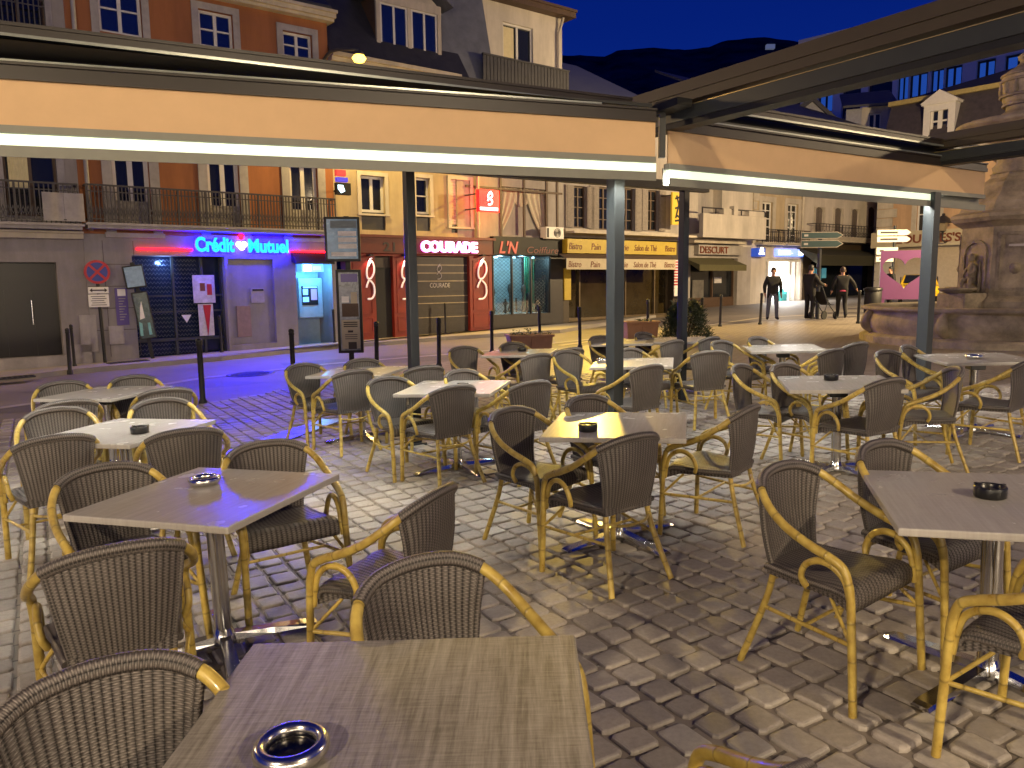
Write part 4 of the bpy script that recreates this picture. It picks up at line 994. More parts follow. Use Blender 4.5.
r = wins[2]; mb = MB(); n = 16
for k in range(n): zz = r[2]+(r[3]-r[2])*(.16+.84*k/n); mb.box(r[0]+.02, r[1]-.02, .03, .05+.004*(k % 2), zz, zz+(r[3]-r[2])*.84/n*.93)
mb.build('roller_blind', M['whitewall'], ch_)
mb = MB(); mb.box(uD0, uD1+.05, -.30, .2, zE, zE+.10); mb.box(uD0, uD1+.05, -.22, .2, zE-.10, zE-.001); mb.box(uD0, uD1, -.10, .1, zE-.22, zE-.101); mb.build('cornice', M['cornice'], ch_)
mb = MB(); zt = PA.uz(390, -30)[1]; mb.prism([(-.15, zE+.101), (3.0, zE+4.5), (7, zE+4.6), (7, zE+.101)], uD0, uD1+.4, axis='x'); mb.build('roof', M['slate'], ch_)
a, b, c, d = R(376, 5, 439, 52, .35); dm = MB(); dm.box(a, b, .35, 2.6, c-.15, d+.1); dmo = dm.build('dormer', M['brownframe'], ch_)
am_ = (a+b)/2
for q0, q1 in ((a+.1, am_-.06), (am_+.06, b-.1)):
    mb = MB(); f = .05; y = .30
    mb.box(q0, q0+f, y, y+.05, c, d-.1); mb.box(q1-f, q1, y, y+.05, c, d-.1); mb.box(q0+f, q1-f, y, y+.05, c, c+f); mb.box(q0+f, q1-f, y, y+.05, d-.1-f, d-.1); mb.box((q0+q1)/2-f*.6, (q0+q1)/2+f*.6, y-.004, y+.046, c+f, d-.1-f); o = mb.build('dormer_window', M['whiteframe'], dmo)
    mb = MB(); mb.box(q0+f*.5, q1-f*.5, y+.02, y+.04, c+f*.5, d-.1-f*.5); mb.build('pane', M['pane'], dmo)
mb = MB(); mb.box(a-.02, b+.02, .26, .345, d-.1, d+.12); mb.box(a-.02, a+.09, .27, .345, c-.1, d-.1); mb.box(b-.09, b+.02, .27, .345, c-.1, d-.1); mb.box(am_-.055, am_+.055, .28, .345, c-.1, d-.1); mb.box(a-.05, b+.05, .24, .345, c-.16, c-.1-.001); mb.build('dormer_trim', M['cornice'], dmo)
mb = MB(); pk_ = d+.95; mb.prism([(a-.3, d+.10), (am_, pk_), (b+.3, d+.10), (b+.3, d+.22), (am_, pk_+.13), (a-.3, d+.22)], .05, 2.7); mb.build('dormer_roof', M['zinc'], dmo)
mb = MB(); mb.prism([(a, d+.12), (b, d+.12), (am_, pk_-.02)], .36, .5); mb.build('dormer_gable', M['cornice'], dmo)
# oxblood shopfront
sh = [(PA.uz(375, 300)[0], PA.uz(393, 300)[0], -.1, PA.uz(384, 256)[1]), (PA.uz(416, 300)[0], PA.uz(469, 300)[0], -.1, PA.uz(443, 256)[1])]
ztop = PA.uz(420, 239)[1]
mb_root = ch_
wall(ch_, 'shopfront', M['red'], PA, uD0+.30, uR1, -.3, z1-.005, [(s[0], s[1], s[2], s[3], .2) for s in sh], depth=.4, y0=-.06)
mb = MB(); mb.box(uD0+.25, uR1+.04, -.16, -.061, PA.uz(420, 254)[1], ztop); mb.box(uD0+.25, uR1+.06, -.20, -.059, ztop+.001, ztop+.07); mb.build('fascia', M['reddark'], ch_)
mb = MB()
for (s0, s1) in ((uD0+.31, sh[0][0]), (sh[0][1], sh[1][0]), (sh[1][1], uR1)):
    w_ = s1-s0
    for (za, zb2) in ((.22, .62), (.72, sh[0][3]-.1)):
        for (x0, x1, zz0, zz1) in ((s0+w_*.14, s1-w_*.14, za, za+.02), (s0+w_*.14, s1-w_*.14, zb2-.02, zb2), (s0+w_*.14, s0+w_*.14+.02, za+.021, zb2-.021), (s1-w_*.14-.02, s1-w_*.14, za+.021, zb2-.021)):
            mb.box(x0, x1, -.075, -.061, zz0, zz1)
mb.build('pilaster_moulding', M['red'], ch_)
mb = MB(); s = sh[0]; mb.box(s[0], s[1], .08, .13, s[2], s[3]-.32); mb.box(s[0], s[1], .05, .13, s[3]-.33, s[3]-.30); mb.build('shop_door', M['black'], ch_)
mb = MB(); mb.box(s[0], s[1], .10, .13, s[3]-.30, s[3]); mb.build('transom', mat('brown_transom', (.06, .045, .035), .4), ch_)
mb = MB(); s = sh[1]; n = 19
for k in range(n): zz = s[2]+(s[3]-s[2])*k/n; mb.box(s[0], s[1], .06, .10, zz, zz+(s[3]-s[2])/n*.90); mb.box(s[0], s[1], .07, .10, zz+(s[3]-s[2])/n*.9, zz+(s[3]-s[2])/n)
shu = mb.build('roller_shutter', M['shutter'], ch_)
mb = MB()
for py in (265, 273, 281, 296, 303, 317): zz = PA.uz(443, py)[1]; mb.box(s[0]+.01, s[1]-.01, .052, .058, zz-.012, zz+.012)
mb.build('slat_edge', mat('worn_slat_edge', (.30, .25, .17), .4, .3), shu)
def squiggle(pts, m, parent, r=.028, y=-.09, nm='emblem'):
    mb = MB(); mb.tube([(u, y, z) for u, z in pts], r, 8, seg=6); return mb.build(nm, m, parent)
whitepaint = mat('white_sign_tube', (.8, .74, .72), .4, var=0, emit=(1, .8, .75), estr=.35)
def logo(cx, zt, zb2, w, parent, m=whitepaint, r=.026, y=-.10):
    H_ = zt-zb2; P = lambda x, t: (cx+x*w, zt-t*H_)
    squiggle([P(.25, .0), P(-.05, .08), P(-.35, .30), P(-.30, .48), P(.05, .50), P(.42, .36), P(.45, .2), P(.2, .08), P(-.15, .2)], m, parent, r, y)
    squiggle([P(-.05, .49), P(-.35, .64), P(-.45, .72)], m, parent, r, y); squiggle([P(.0, .55), P(.35, .66), P(.42, .85), P(.15, .98), P(-.35, 1.0)], m, parent, r, y)
for px, wpx in ((368.5, 9), (404, 10), (480, 10)):
    c0 = PA.uz(px, 278)[0]; logo(c0, PA.uz(px, 258)[1], PA.uz(px, 299)[1], PA.uz(px+wpx, 278)[0]-c0, ch_)
c0 = PA.uz(440, 270)[0]; logo(c0, PA.uz(440, 264)[1], PA.uz(440, 279)[1], .16, ch_, mat('pale_print', (.5, .48, .45), .5), .010, .048)
mb = MB(); q = R(431, 283, 451, 287.5); text_mb(mb, 'COURADE', q[0], q[1], q[2], q[3], .052, .058); mb.build('shutter_lettering', mat('pale_print', (.5, .48, .45), .5), ch_)
q = R(380, 242.5, 392, 251.5); mb = MB(); text_mb(mb, '21', q[0], q[1], q[2], q[3], -.172, -.161, .02); mb.build('house_number', M['ink'], ch_)
q = R(417, 242, 472.5, 252.5)
cs = fthing('shop_sign', PA, q[0], 0, q[2], 'backlit white capital letters reading COURADE over the oxblood shop', 'sign')
mb = MB(); text_mb(mb, 'COURADE', q[0], q[1], q[2], q[3], -.27, -.25, .03); mb.build('letters', M['whitelet'], cs)
mb = MB(); text_mb(mb, 'COURADE', q[0]-.01, q[1]+.01, q[2]-.015, q[3]+.01, -.248, -.19, .045); mb.build('letter_sides', M['pinkhalo'], cs)
SPOTS = []
for px in (367, 402, 479):
    u, z = PA.uz(px, 256); mb = MB(); mb.box(u-.05, u+.05, -.26, -.062, z-.005, z+.035); mb.build('downlight', M['black'], ch_); SPOTS.append(PA.w(u, -.20, z-.02))
# red lightbox on the pole between the houses
q = R(477.5, 190, 498, 212, -.7)
rb = fthing('projecting_sign', PA, q[0], -.7, q[2], 'red illuminated box sign with a white curl hung between the cream and white houses', 'sign')
mb = MB(); mb.box(q[0], q[1], -.76, -.64, q[2], q[3], .01); mb.build('lightbox', M['redbox'], rb)
cx = (q[0]+q[1])/2+.02; logo(cx, q[3]-.05, q[2]+.2, .17, rb, M['whitebox'], .022, -.775)
mb = MB(); mb.box(q[0]+.04, q[1]-.06, -.775, -.762, q[2]+.04, q[2]+.12); mb.build('white_band', M['whitebox'], rb)
mb = MB(); [mb.tube([(q[0]+.1, -.7, z), (q[0]+.06, -.003, z)], .02, 8, False) for z in (q[2]+.1, q[3]-.1)]; mb.build('bracket', M['iron'], rb)
pipe(ch_, PA.uz(476, 200)[0], z1, zE, 'cornice', .05)
# ---- white house with hairdresser
uE0, uE1 = uD1, PA.uz(563, 200)[0]
wh = fthing('house', PA, uE0, 0, -.4, 'white timber panelled house over the hairdresser with a setback white top storey', 'building', 'buildings along the street')
zH = PA.uz(520, 238)[1]; zt = PA.uz(520, 120)[1]
sw_ = (PA.uz(494, 290)[0], PA.uz(549, 290)[0], PA.uz(520, 314)[1], PA.uz(520, 256)[1], 1.4)
cw = R(500, 188, 547, 236)
wall(wh, 'wall', M['greywall'], PA, uE0, uE1-.003, zH-.3, zt, [(cw[0], cw[1], cw[2]+.02, cw[3], .18)])
wall(wh, 'shopfront', mat('dark_shopfront', (.035, .03, .03), .4), PA, uR1+.03, uE1-.003, -.3, zH-.302, [sw_], depth=1.9)
mb = MB(); a, b, c, d = cw; mb.add([(a, .17, c), (b, .17, c), (b, .17, d), (a, .17, d)], [(0, 1, 2, 3)]); mb.build('blind', M['greywall'], wh)
mb = MB(); f = .035
for px in (500.5, 524, 546.5, 557): x = PA.uz(px, 210)[0]; mb.box(x-f, x+f, -.03, .02, zH, zt)
for py in (190.5,): z = PA.uz(520, py)[1]; mb.box(uE0+.3, uE1-.05, -.034, .02, z-.03, z+.03)
mb.build('timber_strip', M['brownframe'], wh)
# swagged curtains
def swag(a0, a1, zt_, zb_, side, parent):
    mb = MB()
    def fn(s, t):
        w_ = 1-.75*t**1.5 if side else 1.
        u = a0+(a1-a0)*s*w_ if side > 0 else a1-(a1-a0)*s*w_
        return (u, .12-.02*math.sin(s*22), zt_+(zb_-zt_)*t*(1-.15*math.sin(s*PI)))
    mb.grid(fn, 36, 10); return mb.build('curtain', M['curtain'], parent)
cm = (cw[0]+cw[1])/2; swag(cw[0], cw[0]+(cw[1]-cw[0])*.42, cw[3], cw[2]+.15, 1, wh); swag(cw[1]-(cw[1]-cw[0])*.42, cw[1], cw[3], cw[2]+.1, -1, wh)
mb = MB()
mb.grid(lambda s, t: (cw[0]+(cw[1]-cw[0])*(.2+.6*s), .13-.015*math.sin(s*30+t*6), cw[3]-(cw[3]-cw[2])*(.10+.28*math.sin(s*PI))*t), 40, 6); mb.build('curtain', M['curtain'], wh)
# lit salon window
a, b, c, d = sw_[:4]; mb = MB()
mb.add([(a, .04, c), (b, .04, c), (b, .04, d), (a, .04, d)], [(0, 1, 2, 3)])
o = mb.build('shop_window', M['glass'], wh)
mb = MB(); mb.add([(a, 1.38, c), (b, 1.38, c), (b, 1.38, d), (a, 1.38, d)], [(0, 1, 2, 3)]); mb.add([(a, .1, c+.01), (b, .1, c+.01), (b, 1.38, c+.01), (a, 1.38, c+.01)], [(3, 2, 1, 0)]); mb.build('salon_interior', mat('salon_backdrop', (.36, .52, .55), .7, var=.35, vscale=2.2), wh)
mb = MB(); rnd = random.Random(5)
for k in range(7):
    x = a+(b-a)*(.08+.13*k); h_ = rnd.uniform(.35, .95); y = rnd.uniform(.5, 1.1)
    mb.lathe([(.05, 0), (.09, h_*.1), (.03, h_*.3), (.04, h_*.62), (.085, h_*.8), (.06, h_*.95), (0, h_)], 10, (x, y, c+.02))
mb.build('display_bust', mat('dark_display', (.05, .06, .06), .6), wh)
mb = MB(); x0 = a+(b-a)*.80; mb.grid(lambda s, t: (x0+(b-a)*.2*s, .7-.03*math.sin(s*30), c+(d-c)*t), 24, 2); mb.build('drape', mat('green_drape', (.05, .30, .16), .7), wh)
mb = MB()
for k in range(14):
    for j in range(16):
        x, z = a+(b-a)*k/14, c+(d-c)*j/16; w_, h_ = (b-a)/14, (d-c)/16
        for (p0, p1) in (((0, 0), (w_, h_)), ((0, h_), (w_, 0))):
            mb.add([(x+p0[0], .10, z+p0[1]-.006), (x+p1[0], .10, z+p1[1]-.006), (x+p1[0], .10, z+p1[1]+.006), (x+p0[0], .10, z+p0[1]+.006)], [(0, 1, 2, 3)])
mb.build('grille', mat('fine_grille', (.12, .12, .12), .4, .5), wh)
mb = MB()
for px in (493, 512, 531, 550): x = PA.uz(px, 290)[0]; mb.box(x-.02, x+.02, -.03, .05, c-.001, d)
mb.build('window_frame', M['darkalu'], wh)
SALON = [PA.w(a+(b-a)*f_, .55, d-.12) for f_ in (.3, .7)]
mb = MB()
for f_ in (.14, .45, .8): x = a+(b-a)*f_; mb.box(x-.05, x+.05, .25, .36, d-.06, d-.01)
mb.build('strip_lamp', emat('cool_lamp', (.6, .95, 1), 5), wh)
q = R(492, 237.5, 566, 255, -.1)
ls = fthing('shop_sign', PA, q[0], 0, q[2], "black hairdresser fascia with red script letters L'N over the cyan lit window", 'sign')
mb = MB(); mb.box(q[0], q[1], -.18, -.004, q[2], q[3]); mb.build('fascia', M['black'], ls)
t_ = R(499, 241, 518, 253.5, -.18); mb = MB(); text_mb(mb, "L'N", t_[0], t_[1], t_[2], t_[3], -.20, -.182, .02, .25); mb.build('lettering', mat('dim_red_letters', (.35, .06, .05), .4, var=0, emit=(1, .08, .06), estr=.22), ls)
t_ = R(527, 247, 558, 253.5, -.18); mb = MB(); text_mb(mb, "Coiffure", t_[0], t_[1], t_[2], t_[3], -.196, -.182, .0, .2); mb.build('lettering', mat('dull_red_letters', (.16, .04, .03), .5, var=0), ls)
ac = R(545.5, 227, 563, 239, -.3)
acu = fthing('air_conditioner', PA, ac[0], -.3, ac[2], 'white air conditioner unit with round fan on the hairdresser fascia', 'air conditioner')
mb = MB(); mb.box(ac[0], ac[1], -.34, -.05, ac[2], ac[3], .015); mb.build('case', M['white'], acu)
mb = MB(); cx, cz, r_ = ac[0]+(ac[1]-ac[0])*.62, (ac[2]+ac[3])/2, (ac[3]-ac[2])*.36
for rr in (r_, r_*.72, r_*.44, r_*.18):
    mb.tube([(cx+rr*math.cos(t*PI/8), -.352, cz+rr*math.sin(t*PI/8)) for t in range(17)], .007, 6, False)
mb.build('fan_grille', M['black'], acu); mb = MB(); mb.box(ac[0]+.03, ac[0]+.10, -.345, -.339, ac[2]+.04, ac[3]-.04); mb.build('vent', M['black'], acu)
# setback top storey
tq = R(395+80, 12, 565, 84, 1.2)
zt2 = PA.uz(520, 20, 1.2)[1]; tw = R(503, 25, 533, 62, 1.2); uT0 = PA.uz(476, 40, 1.2)[0]; uT1 = PA.uz(562, 45, 1.2)[0]
wall(wh, 'top_storey_wall', M['whitewall'], PA, uT0, uT1, zt-.5, zt2+.35, [tw], depth=6, y0=1.2)
mb = MB(); window_ = tw; f = .06; y = 1.26
mb.box(tw[0], tw[0]+f, y, y+.05, tw[2], tw[3]); mb.box(tw[1]-f, tw[1], y, y+.05, tw[2], tw[3]); mb.box(tw[0]+f, tw[1]-f, y, y+.05, tw[3]-f, tw[3]); mb.box((tw[0]+tw[1])/2-f*.6, (tw[0]+tw[1])/2+f*.6, y, y+.05, tw[2], tw[3]-f); o = mb.build('window', M['whiteframe'], wh)
mb = MB(); mb.box(tw[0], tw[1], y+.055, y+.07, tw[2], tw[3]); mb.build('pane', M['panedark'], o)
mb = MB(); mb.box(tw[0]+.08, tw[0]+.5, y+.052, y+.055, tw[2], tw[3]-.1); mb.build('curtain', M['warmcurtain'], o)
mb = MB(); vs_ = zt2+.35; mb.box(uT0-.15, uT1+.3, .85, 7, vs_, vs_+.16); mb.box(uT0-.15, uT1+.32, .80, 7, vs_+.161, vs_+.24); mb.build('flat_roof', M['brownframe'], wh)
pipe_u = PA.uz(559, 55, 1.1)[0]; mb = MB(); mb.tube([(pipe_u+.1, 1.0, vs_-.02), (pipe_u+.08, 1.08, vs_-.25), (pipe_u, 1.12, vs_-.5), (pipe_u, 1.12, zt-.2)], .045, 8, False); mb.build('drainpipe', M['whitewall'], wh)
mb = MB(); bb0, bb1 = PA.uz(480, 70, .25)[0], PA.uz(566, 78, .25)[0]; bzz = PA.uz(520, 62, .1)[1]
for k in range(26):
    x = bb0+(bb1-bb0)*k/26; mb.box(x+.01, x+(bb1-bb0)/26-.01, .10, .13, zt+.05, bzz)
mb.box(bb0, bb1, .07, .16, bzz, bzz+.05); mb.box(bb0, bb1, -.25, 1.2, zt-.001, zt+.05); mb.build('roof_balcony', M['slate'], wh)
mb = MB(); mb.prism([(.0, zt+.01), (1.19, zt+.01), (1.19, zt2+.9), (1.0, zt2+.9)], uE0-.9, uT0-.02, axis='x'); mb.build('roof_slope', M['zinc'], wh)
mb = MB(); mb.box(uE0, uE1, -.2, .1, zt-.14, zt-.002); mb.build('eaves', M['cornice'], wh)
# ---- tearoom house with weathered shutters
uF0, uF1 = uE1, PA.uz(683, 250)[0]
th = fthing('house', PA, uF0, 0, -.4, 'house with weathered grey shutters above the yellow tearoom fascia', 'building', 'buildings along the street')
zF = PA.uz(620, 236)[1]; zf2 = PA.uz(620, 118)[1]
wn = [R(573, 186, 586, 228), R(598, 187, 612, 230), R(622, 188, 634, 231), R(647, 190, 658, 231)]
wall(th, 'wall', M['greywall'], PA, uF0, uF1-.003, zF-.1, zf2, wn)
fr_ = (PA.uz(569, 290)[0], PA.uz(673, 290)[0], -.1, PA.uz(620, 262)[1], 1.2)
wall(th, 'shopfront', mat('brown_shopfront', (.05, .035, .02), .5), PA, uF0, uF1-.003, -.4, zF-.102, [fr_], depth=3)
for r in wn:
    window(th, r, 2, 4, 'brownframe', 'panedark', None, .1, .05)
    w_ = (r[1]-r[0])*.62
    for s in (0, 1):
        x0, x1 = (r[0]-w_, r[0]-.01) if s == 0 else (r[1]+.01, r[1]+w_)
        mb = MB(); mb.box(x0, x1, -.06, -.012, r[2], r[3])
        for k in range(22): zz = r[2]+(r[3]-r[2])*(k+.5)/22; mb.box(x0+.05, x1-.05, -.072, -.06, zz-.03, zz+.02)
        mb.build('shutter', M['greyshutter'], th)
mb = MB(); mb.box(uF0-.02, uF1+.1, -.55, -.002, zF, zF+.07); mb.box(uF0, uF1, -.12, -.003, zF+.071, zF+.16); mb.build('ledge', M['cornice'], th)
q = R(567, 240.5, 676, 254, -.4)
tf = fthing('shop_fascia', PA, q[0], 0, q[2], 'yellow tearoom fascia lettered Bistro Pain Pâtisserie Salon de Thé Bistro', 'sign')
mb = MB(); mb.box(q[0], q[1], -.42, -.004, q[2], q[3]); mb.build('board', M['yellow'], tf)
mb = MB(); H2 = (q[3]-q[2]); W2 = q[1]-q[0]
def words(par, q, y, yb, m_top, m_bot):
    H2 = q[3]-q[2]; W2 = q[1]-q[0]
    for s_, f0, f1 in (('Bistro', .015, .12), ('Pain', .20, .28), ('Pâtisserie', .34, .53), ('Salon de Thé', .585, .80), ('Bistro', .885, .985)):
        mb = MB(); text_mb(mb, s_, q[0]+W2*f0, q[0]+W2*f1, q[2]+H2*m_bot, q[2]+H2*m_top, y, yb, .0, .15); mb.build('lettering', M['brownink'], par)
words(tf, q, -.432, -.421, .72, .26)
q = R(566, 259, 675, 269.5, -.75)
ta = fthing('awning', PA, q[0], 0, q[2], 'folded cream tearoom awning whose valance repeats the fascia lettering', 'awning')
mb = MB(); mb.box(q[0], q[1], -.78, -.765, q[2], q[3]); mb.build('valance', M['creamsign'], ta)
mb = MB(); mb.prism([(-.765, q[3]-.02), (-.43, q[3]+.12), (-.43, q[3]+.15), (-.775, q[3]+.01)], q[0], q[1], axis='x'); mb.build('canvas', mat('brown_canvas', (.09, .06, .04), .85), ta)
words(ta, q, -.79, -.781, .75, .2)
a, b, c, d = fr_[:4]
mb = MB(); mb.add([(a, .35, c), (b, .35, c), (b, .35, d), (a, .35, d)], [(0, 1, 2, 3)]); mb.build('shop_window', M['darkgold'], th)
mb = MB()
for px in (569, 585, 631, 660, 673): x = PA.uz(px, 290)[0]; mb.box(x-.025, x+.025, .25, .345, c, d)
mb.box(a, b, .2, .348, c, PA.uz(620, 316)[1]); mb.build('window_frame', mat('bronze_frame', (.16, .12, .07), .35, .4), th)
panel(th, PA, (563.5, 268, 570, 300), -.05, .0-.003, 'yellow', 'yellow_panel')
q = R(671.5, 192.5, 684.5, 225, -.5)
vsg = fthing('projecting_sign', PA, q[0], -.5, q[2], 'tall yellow hanging sign with black strokes at the tearoom corner', 'sign')
mb = MB(); mb.box(q[0], q[1], -.54, -.46, q[2], q[3], .01); mb.build('board', mat('lit_yellow_board', (.6, .38, .02), .5, var=.1, emit=(1, .6, .05), estr=.25), vsg)
mb = MB()
for (p0, p1) in (((.2, .8), (.8, .9)), ((.3, .9), (.7, .3)), ((.2, .5), (.8, .6)), ((.6, .85), (.25, .2)), ((.2, .12), (.8, .16)), ((.25, .3), (.5, .25))):
    A_ = (q[0]+(q[1]-q[0])*p0[0], -.548, q[2]+(q[3]-q[2])*p0[1]); B_ = (q[0]+(q[1]-q[0])*p1[0], -.548, q[2]+(q[3]-q[2])*p1[1]); mb.obox(A_, B_, .012, .07)
mb.build('strokes', M['black'], vsg)
mb = MB(); mb.tube([(q[0]-.05, -.003, q[3]-.1), (q[0]+.1, -.5, q[3]-.1)], .02, 8, False); mb.build('bracket', M['iron'], vsg)
q = R(674, 260, 683, 296, -.2)
sp_ = fthing('striped_banner', PA, q[0], -.2, q[2], 'narrow red and white striped banner at the right end of the tearoom', 'banner')
mb = MB(); mb.box(q[0], q[1], -.22, -.19, q[2], q[3]); mb.build('cloth', M['white'], sp_)
mb = MB(); n = 9
for k in range(n): zz = q[2]+(q[3]-q[2])*(.30+.70*k/n); mb.box(q[0]-.003, q[1]+.003, -.226, -.186, zz, zz+(q[3]-q[2])*.7/n*.5)
mb.build('stripe', M['redsign'], sp_)
roof(th, uF0-.1, uF1+.3, zf2, .4, 6, 3.4, 'zinc')
mb = MB(); mb.prism([(-.3, zf2+.05), (6, zf2+.05), (6, zf2+3.4)], uF1-.2, uF1, axis='x'); mb.build('gable', M['greywall'], th)
# ---- far side of the street
RB = PB.rect
u5a, u5b = PB.uz(676, 290)[0], PB.uz(751, 260)[0]
ph_ = fthing('house', PB, u5a, 0, 0, 'pale house with a walled terrace above a dark shop lettered Descurt', 'building', 'buildings across the far street')
zP = PB.uz(715, 246)[1]; zT = PB.uz(715, 150)[1]
rec = RB(698, 186, 722, 222); dsh = (PB.uz(690, 290)[0], PB.uz(737, 290)[0], -.2, PB.uz(712, 258)[1], .9)
wall(ph_, 'wall', M['whitewall'], PB, u5a, u5b-.003, zP+.0, zT, [(rec[0], rec[1], rec[2], rec[3], .5)])
wall(ph_, 'shopfront', M['greywall'], PB, u5a, u5b-.003, -.3, zP-.002, [dsh], depth=3)
mb = MB(); mb.add([(rec[0], .48, rec[2]), (rec[1], .48, rec[2]), (rec[1], .48, rec[3]), (rec[0], .48, rec[3])], [(0, 1, 2, 3)]); mb.build('terrace_door', M['greywall'], ph_)
x_ = PB.uz(701, 200)[0]; mb = MB(); mb.box(x_-.05, x_+.05, .40, .475, rec[2], rec[3]); mb.build('door_post', M['iron'], ph_)
q = RB(684, 217, 747, 236); mb = MB(); mb.box(q[0], q[1], -1.0, -.8, q[2], q[3]); mb.box(q[0], q[1], -1.0, -.002, q[2]-.15, q[2]-.001); mb.box(q[1]-.2, q[1], -.8, -.002, q[2], q[3])
for f0, f1, h_ in ((.30, .42, .25), (.46, .52, .38), (.70, .95, .22)): mb.box(q[0]+(q[1]-q[0])*f0, q[0]+(q[1]-q[0])*f1, -1.02, -.78, q[3]+.001, q[3]+h_)
mb.build('terrace_parapet', M['whitewall'], ph_)
mb = MB(); z_ = PB.uz(715, 212)[1]; mb.box(q[0], q[1], -.95, -.91, z_, z_+.05); [mb.box(q[0]+(q[1]-q[0])*k/5, q[0]+(q[1]-q[0])*k/5+.04, -.95, -.91, q[3], z_) for k in range(6)]; mb.build('handrail', M['iron'], ph_)
mb = MB(); q = RB(685, 240, 737, 244); mb.box(q[0], q[1], -.5, -.003, q[2], q[3]); mb.build('ledge', M['cornice'], ph_)
q = RB(694, 245.5, 738, 255); ds = fthing('shop_sign', PB, q[0], 0, q[2], 'grey fascia with dark red capitals reading Descurt across the street', 'sign')
mb = MB(); mb.box(q[0], q[1], -.25, -.004, q[2], q[3]); mb.build('board', M['greywall'], ds)
q = RB(700, 246.5, 728, 253.5, -.25); mb = MB(); text_mb(mb, 'DESCURT', q[0], q[1], q[2], q[3], -.28, -.252, .015); mb.build('lettering', M['brownink'], ds)
a, b, c, d = dsh[:4]; mb = MB(); mb.add([(a, .3, c), (b, .3, c), (b, .3, d), (a, .3, d)], [(0, 1, 2, 3)]); mb.build('shop_window', M['panedark'], ph_)
mb = MB(); q = RB(690, 266, 737, 271, -.4); mb.prism([(-.9, q[2]), (-.002, q[3]+.3), (-.002, q[3]+.36), (-.9, q[2]+.25)], q[0], q[1], axis='x'); mb.build('shop_awning', mat('dull_green_canvas', (.10, .09, .04), .85), ph_)
mb = MB()
for px in (690, 716, 737): x = PB.uz(px, 290)[0]; mb.box(x-.04, x+.04, .2, .295, c, d)
mb.box(a, b, .18, .298, c, .75); mb.box(a, b, .19, .297, d-.12, d); mb.build('window_frame', M['brownframe'], ph_)
for rc in ((697, 280, 708, 300), (719, 277, 726, 283)): panel(ph_, PB, rc, .24, .29, 'poster' if rc[0] > 700 else mat('pale_display', (.14, .13, .12), .6, var=.4, vscale=3), 'window_display')
# pale house with tall windows, bright tobacco shop below
u6a, u6b = u5b, PB.uz(803, 260)[0]
wd = fthing('house', PB, u6a, 0, 0, 'cream house with quoins and two tall balcony windows over the bright white shop', 'building', 'buildings across the far street')
t1 = [RB(761.5, 202, 772, 243), RB(787, 204, 797.5, 243)]; z6 = PB.uz(775, 244)[1]; z6t = PB.uz(775, 150)[1]
wall(wd, 'wall', M['cream'], PB, u6a, u6b-.003, z6+.0, z6t, t1)
dr6 = (PB.uz(765, 290)[0], PB.uz(800, 290)[0], -.2, PB.uz(782, 259)[1], .7)
wall(wd, 'shopfront', M['whitewall'], PB, u6a, u6b-.003, -.3, z6-.002, [dr6], depth=3)
for r in t1:
    window(wd, r, 2, 5, 'whiteframe', 'panedark', 'cornice', .25, .07)
    balcony(wd, r[0]-.5, r[1]+.5, PB.uz(775, 243.5)[1]+.02, PB.uz(775, 230)[1], .45, 'iron', 'cornice', .16)
mb = MB(); zz = z6; k = 0
while zz < z6t-.4: mb.box(u6a+.02, u6a+(.45 if k % 2 else .3), -.05, -.002, zz+.02, zz+.36); zz += .38; k += 1
mb.build('quoin', M['cornice'], wd)
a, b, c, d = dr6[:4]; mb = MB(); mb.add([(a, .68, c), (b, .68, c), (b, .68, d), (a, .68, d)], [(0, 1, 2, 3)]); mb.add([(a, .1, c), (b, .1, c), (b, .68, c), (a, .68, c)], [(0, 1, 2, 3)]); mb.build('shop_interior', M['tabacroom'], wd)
mb = MB()
for px in (769.5, 792, 797): x = PB.uz(px, 280)[0]; mb.box(x-.07, x+.07, .1, .2, c, d)
mb.box(a, b, .09, .21, d-.12, d)
mb.build('door_frame', M['whiteframe'], wd)
mb = MB(); mb.box(a, a+(b-a)*.17, .3, .34, c, d); mb.build('shutter', mat('grey_metal_panel', (.12, .12, .12), .4, .2), wd)
mb = MB()
for k, m_ in enumerate(range(5)): x = a+(b-a)*(.56+.07*k); mb.box(x, x+.22, .45, .6, c, c+1.0+.12*((k*7) % 3))
mb.build('goods', mat('cyan_goods', (.05, .35, .38), .5, var=.5, vscale=2), wd)
q = RB(756.5, 248, 764.5, 256.5, -.3); s1 = fthing('shop_sign', PB, q[0], 0, q[2], 'square dark blue lit sign with a white round mark beside the bright shop', 'sign')
mb = MB(); mb.box(q[0], q[1], -.36, -.004, q[2], q[3], .02); mb.build('box', mat('blue_box', (.02, .05, .2), .4, var=0, emit=(.03, .12, .8), estr=.5), s1)
mb = MB(); cx, cz, r_ = (q[0]+q[1])/2, (q[2]+q[3])/2+.08, (q[1]-q[0])*.24; mb.prism([(cx+r_*math.cos(t*PI/10), cz+r_*math.sin(t*PI/10)) for t in range(20)], -.38, -.362); mb.box(q[0]+.1, q[1]-.1, -.38, -.362, q[2]+.08, q[2]+.17); mb.build('mark', M['whitebox'], s1)
q = RB(776, 249, 803, 256.5, -.1); s2 = fthing('shop_sign', PB, q[0], 0, q[2], 'blue lit fascia with white letters over the bright doorway', 'sign')
mb = MB(); mb.box(q[0], q[1], -.12, -.004, q[2], q[3]); mb.build('board', M['bluebox'], s2)
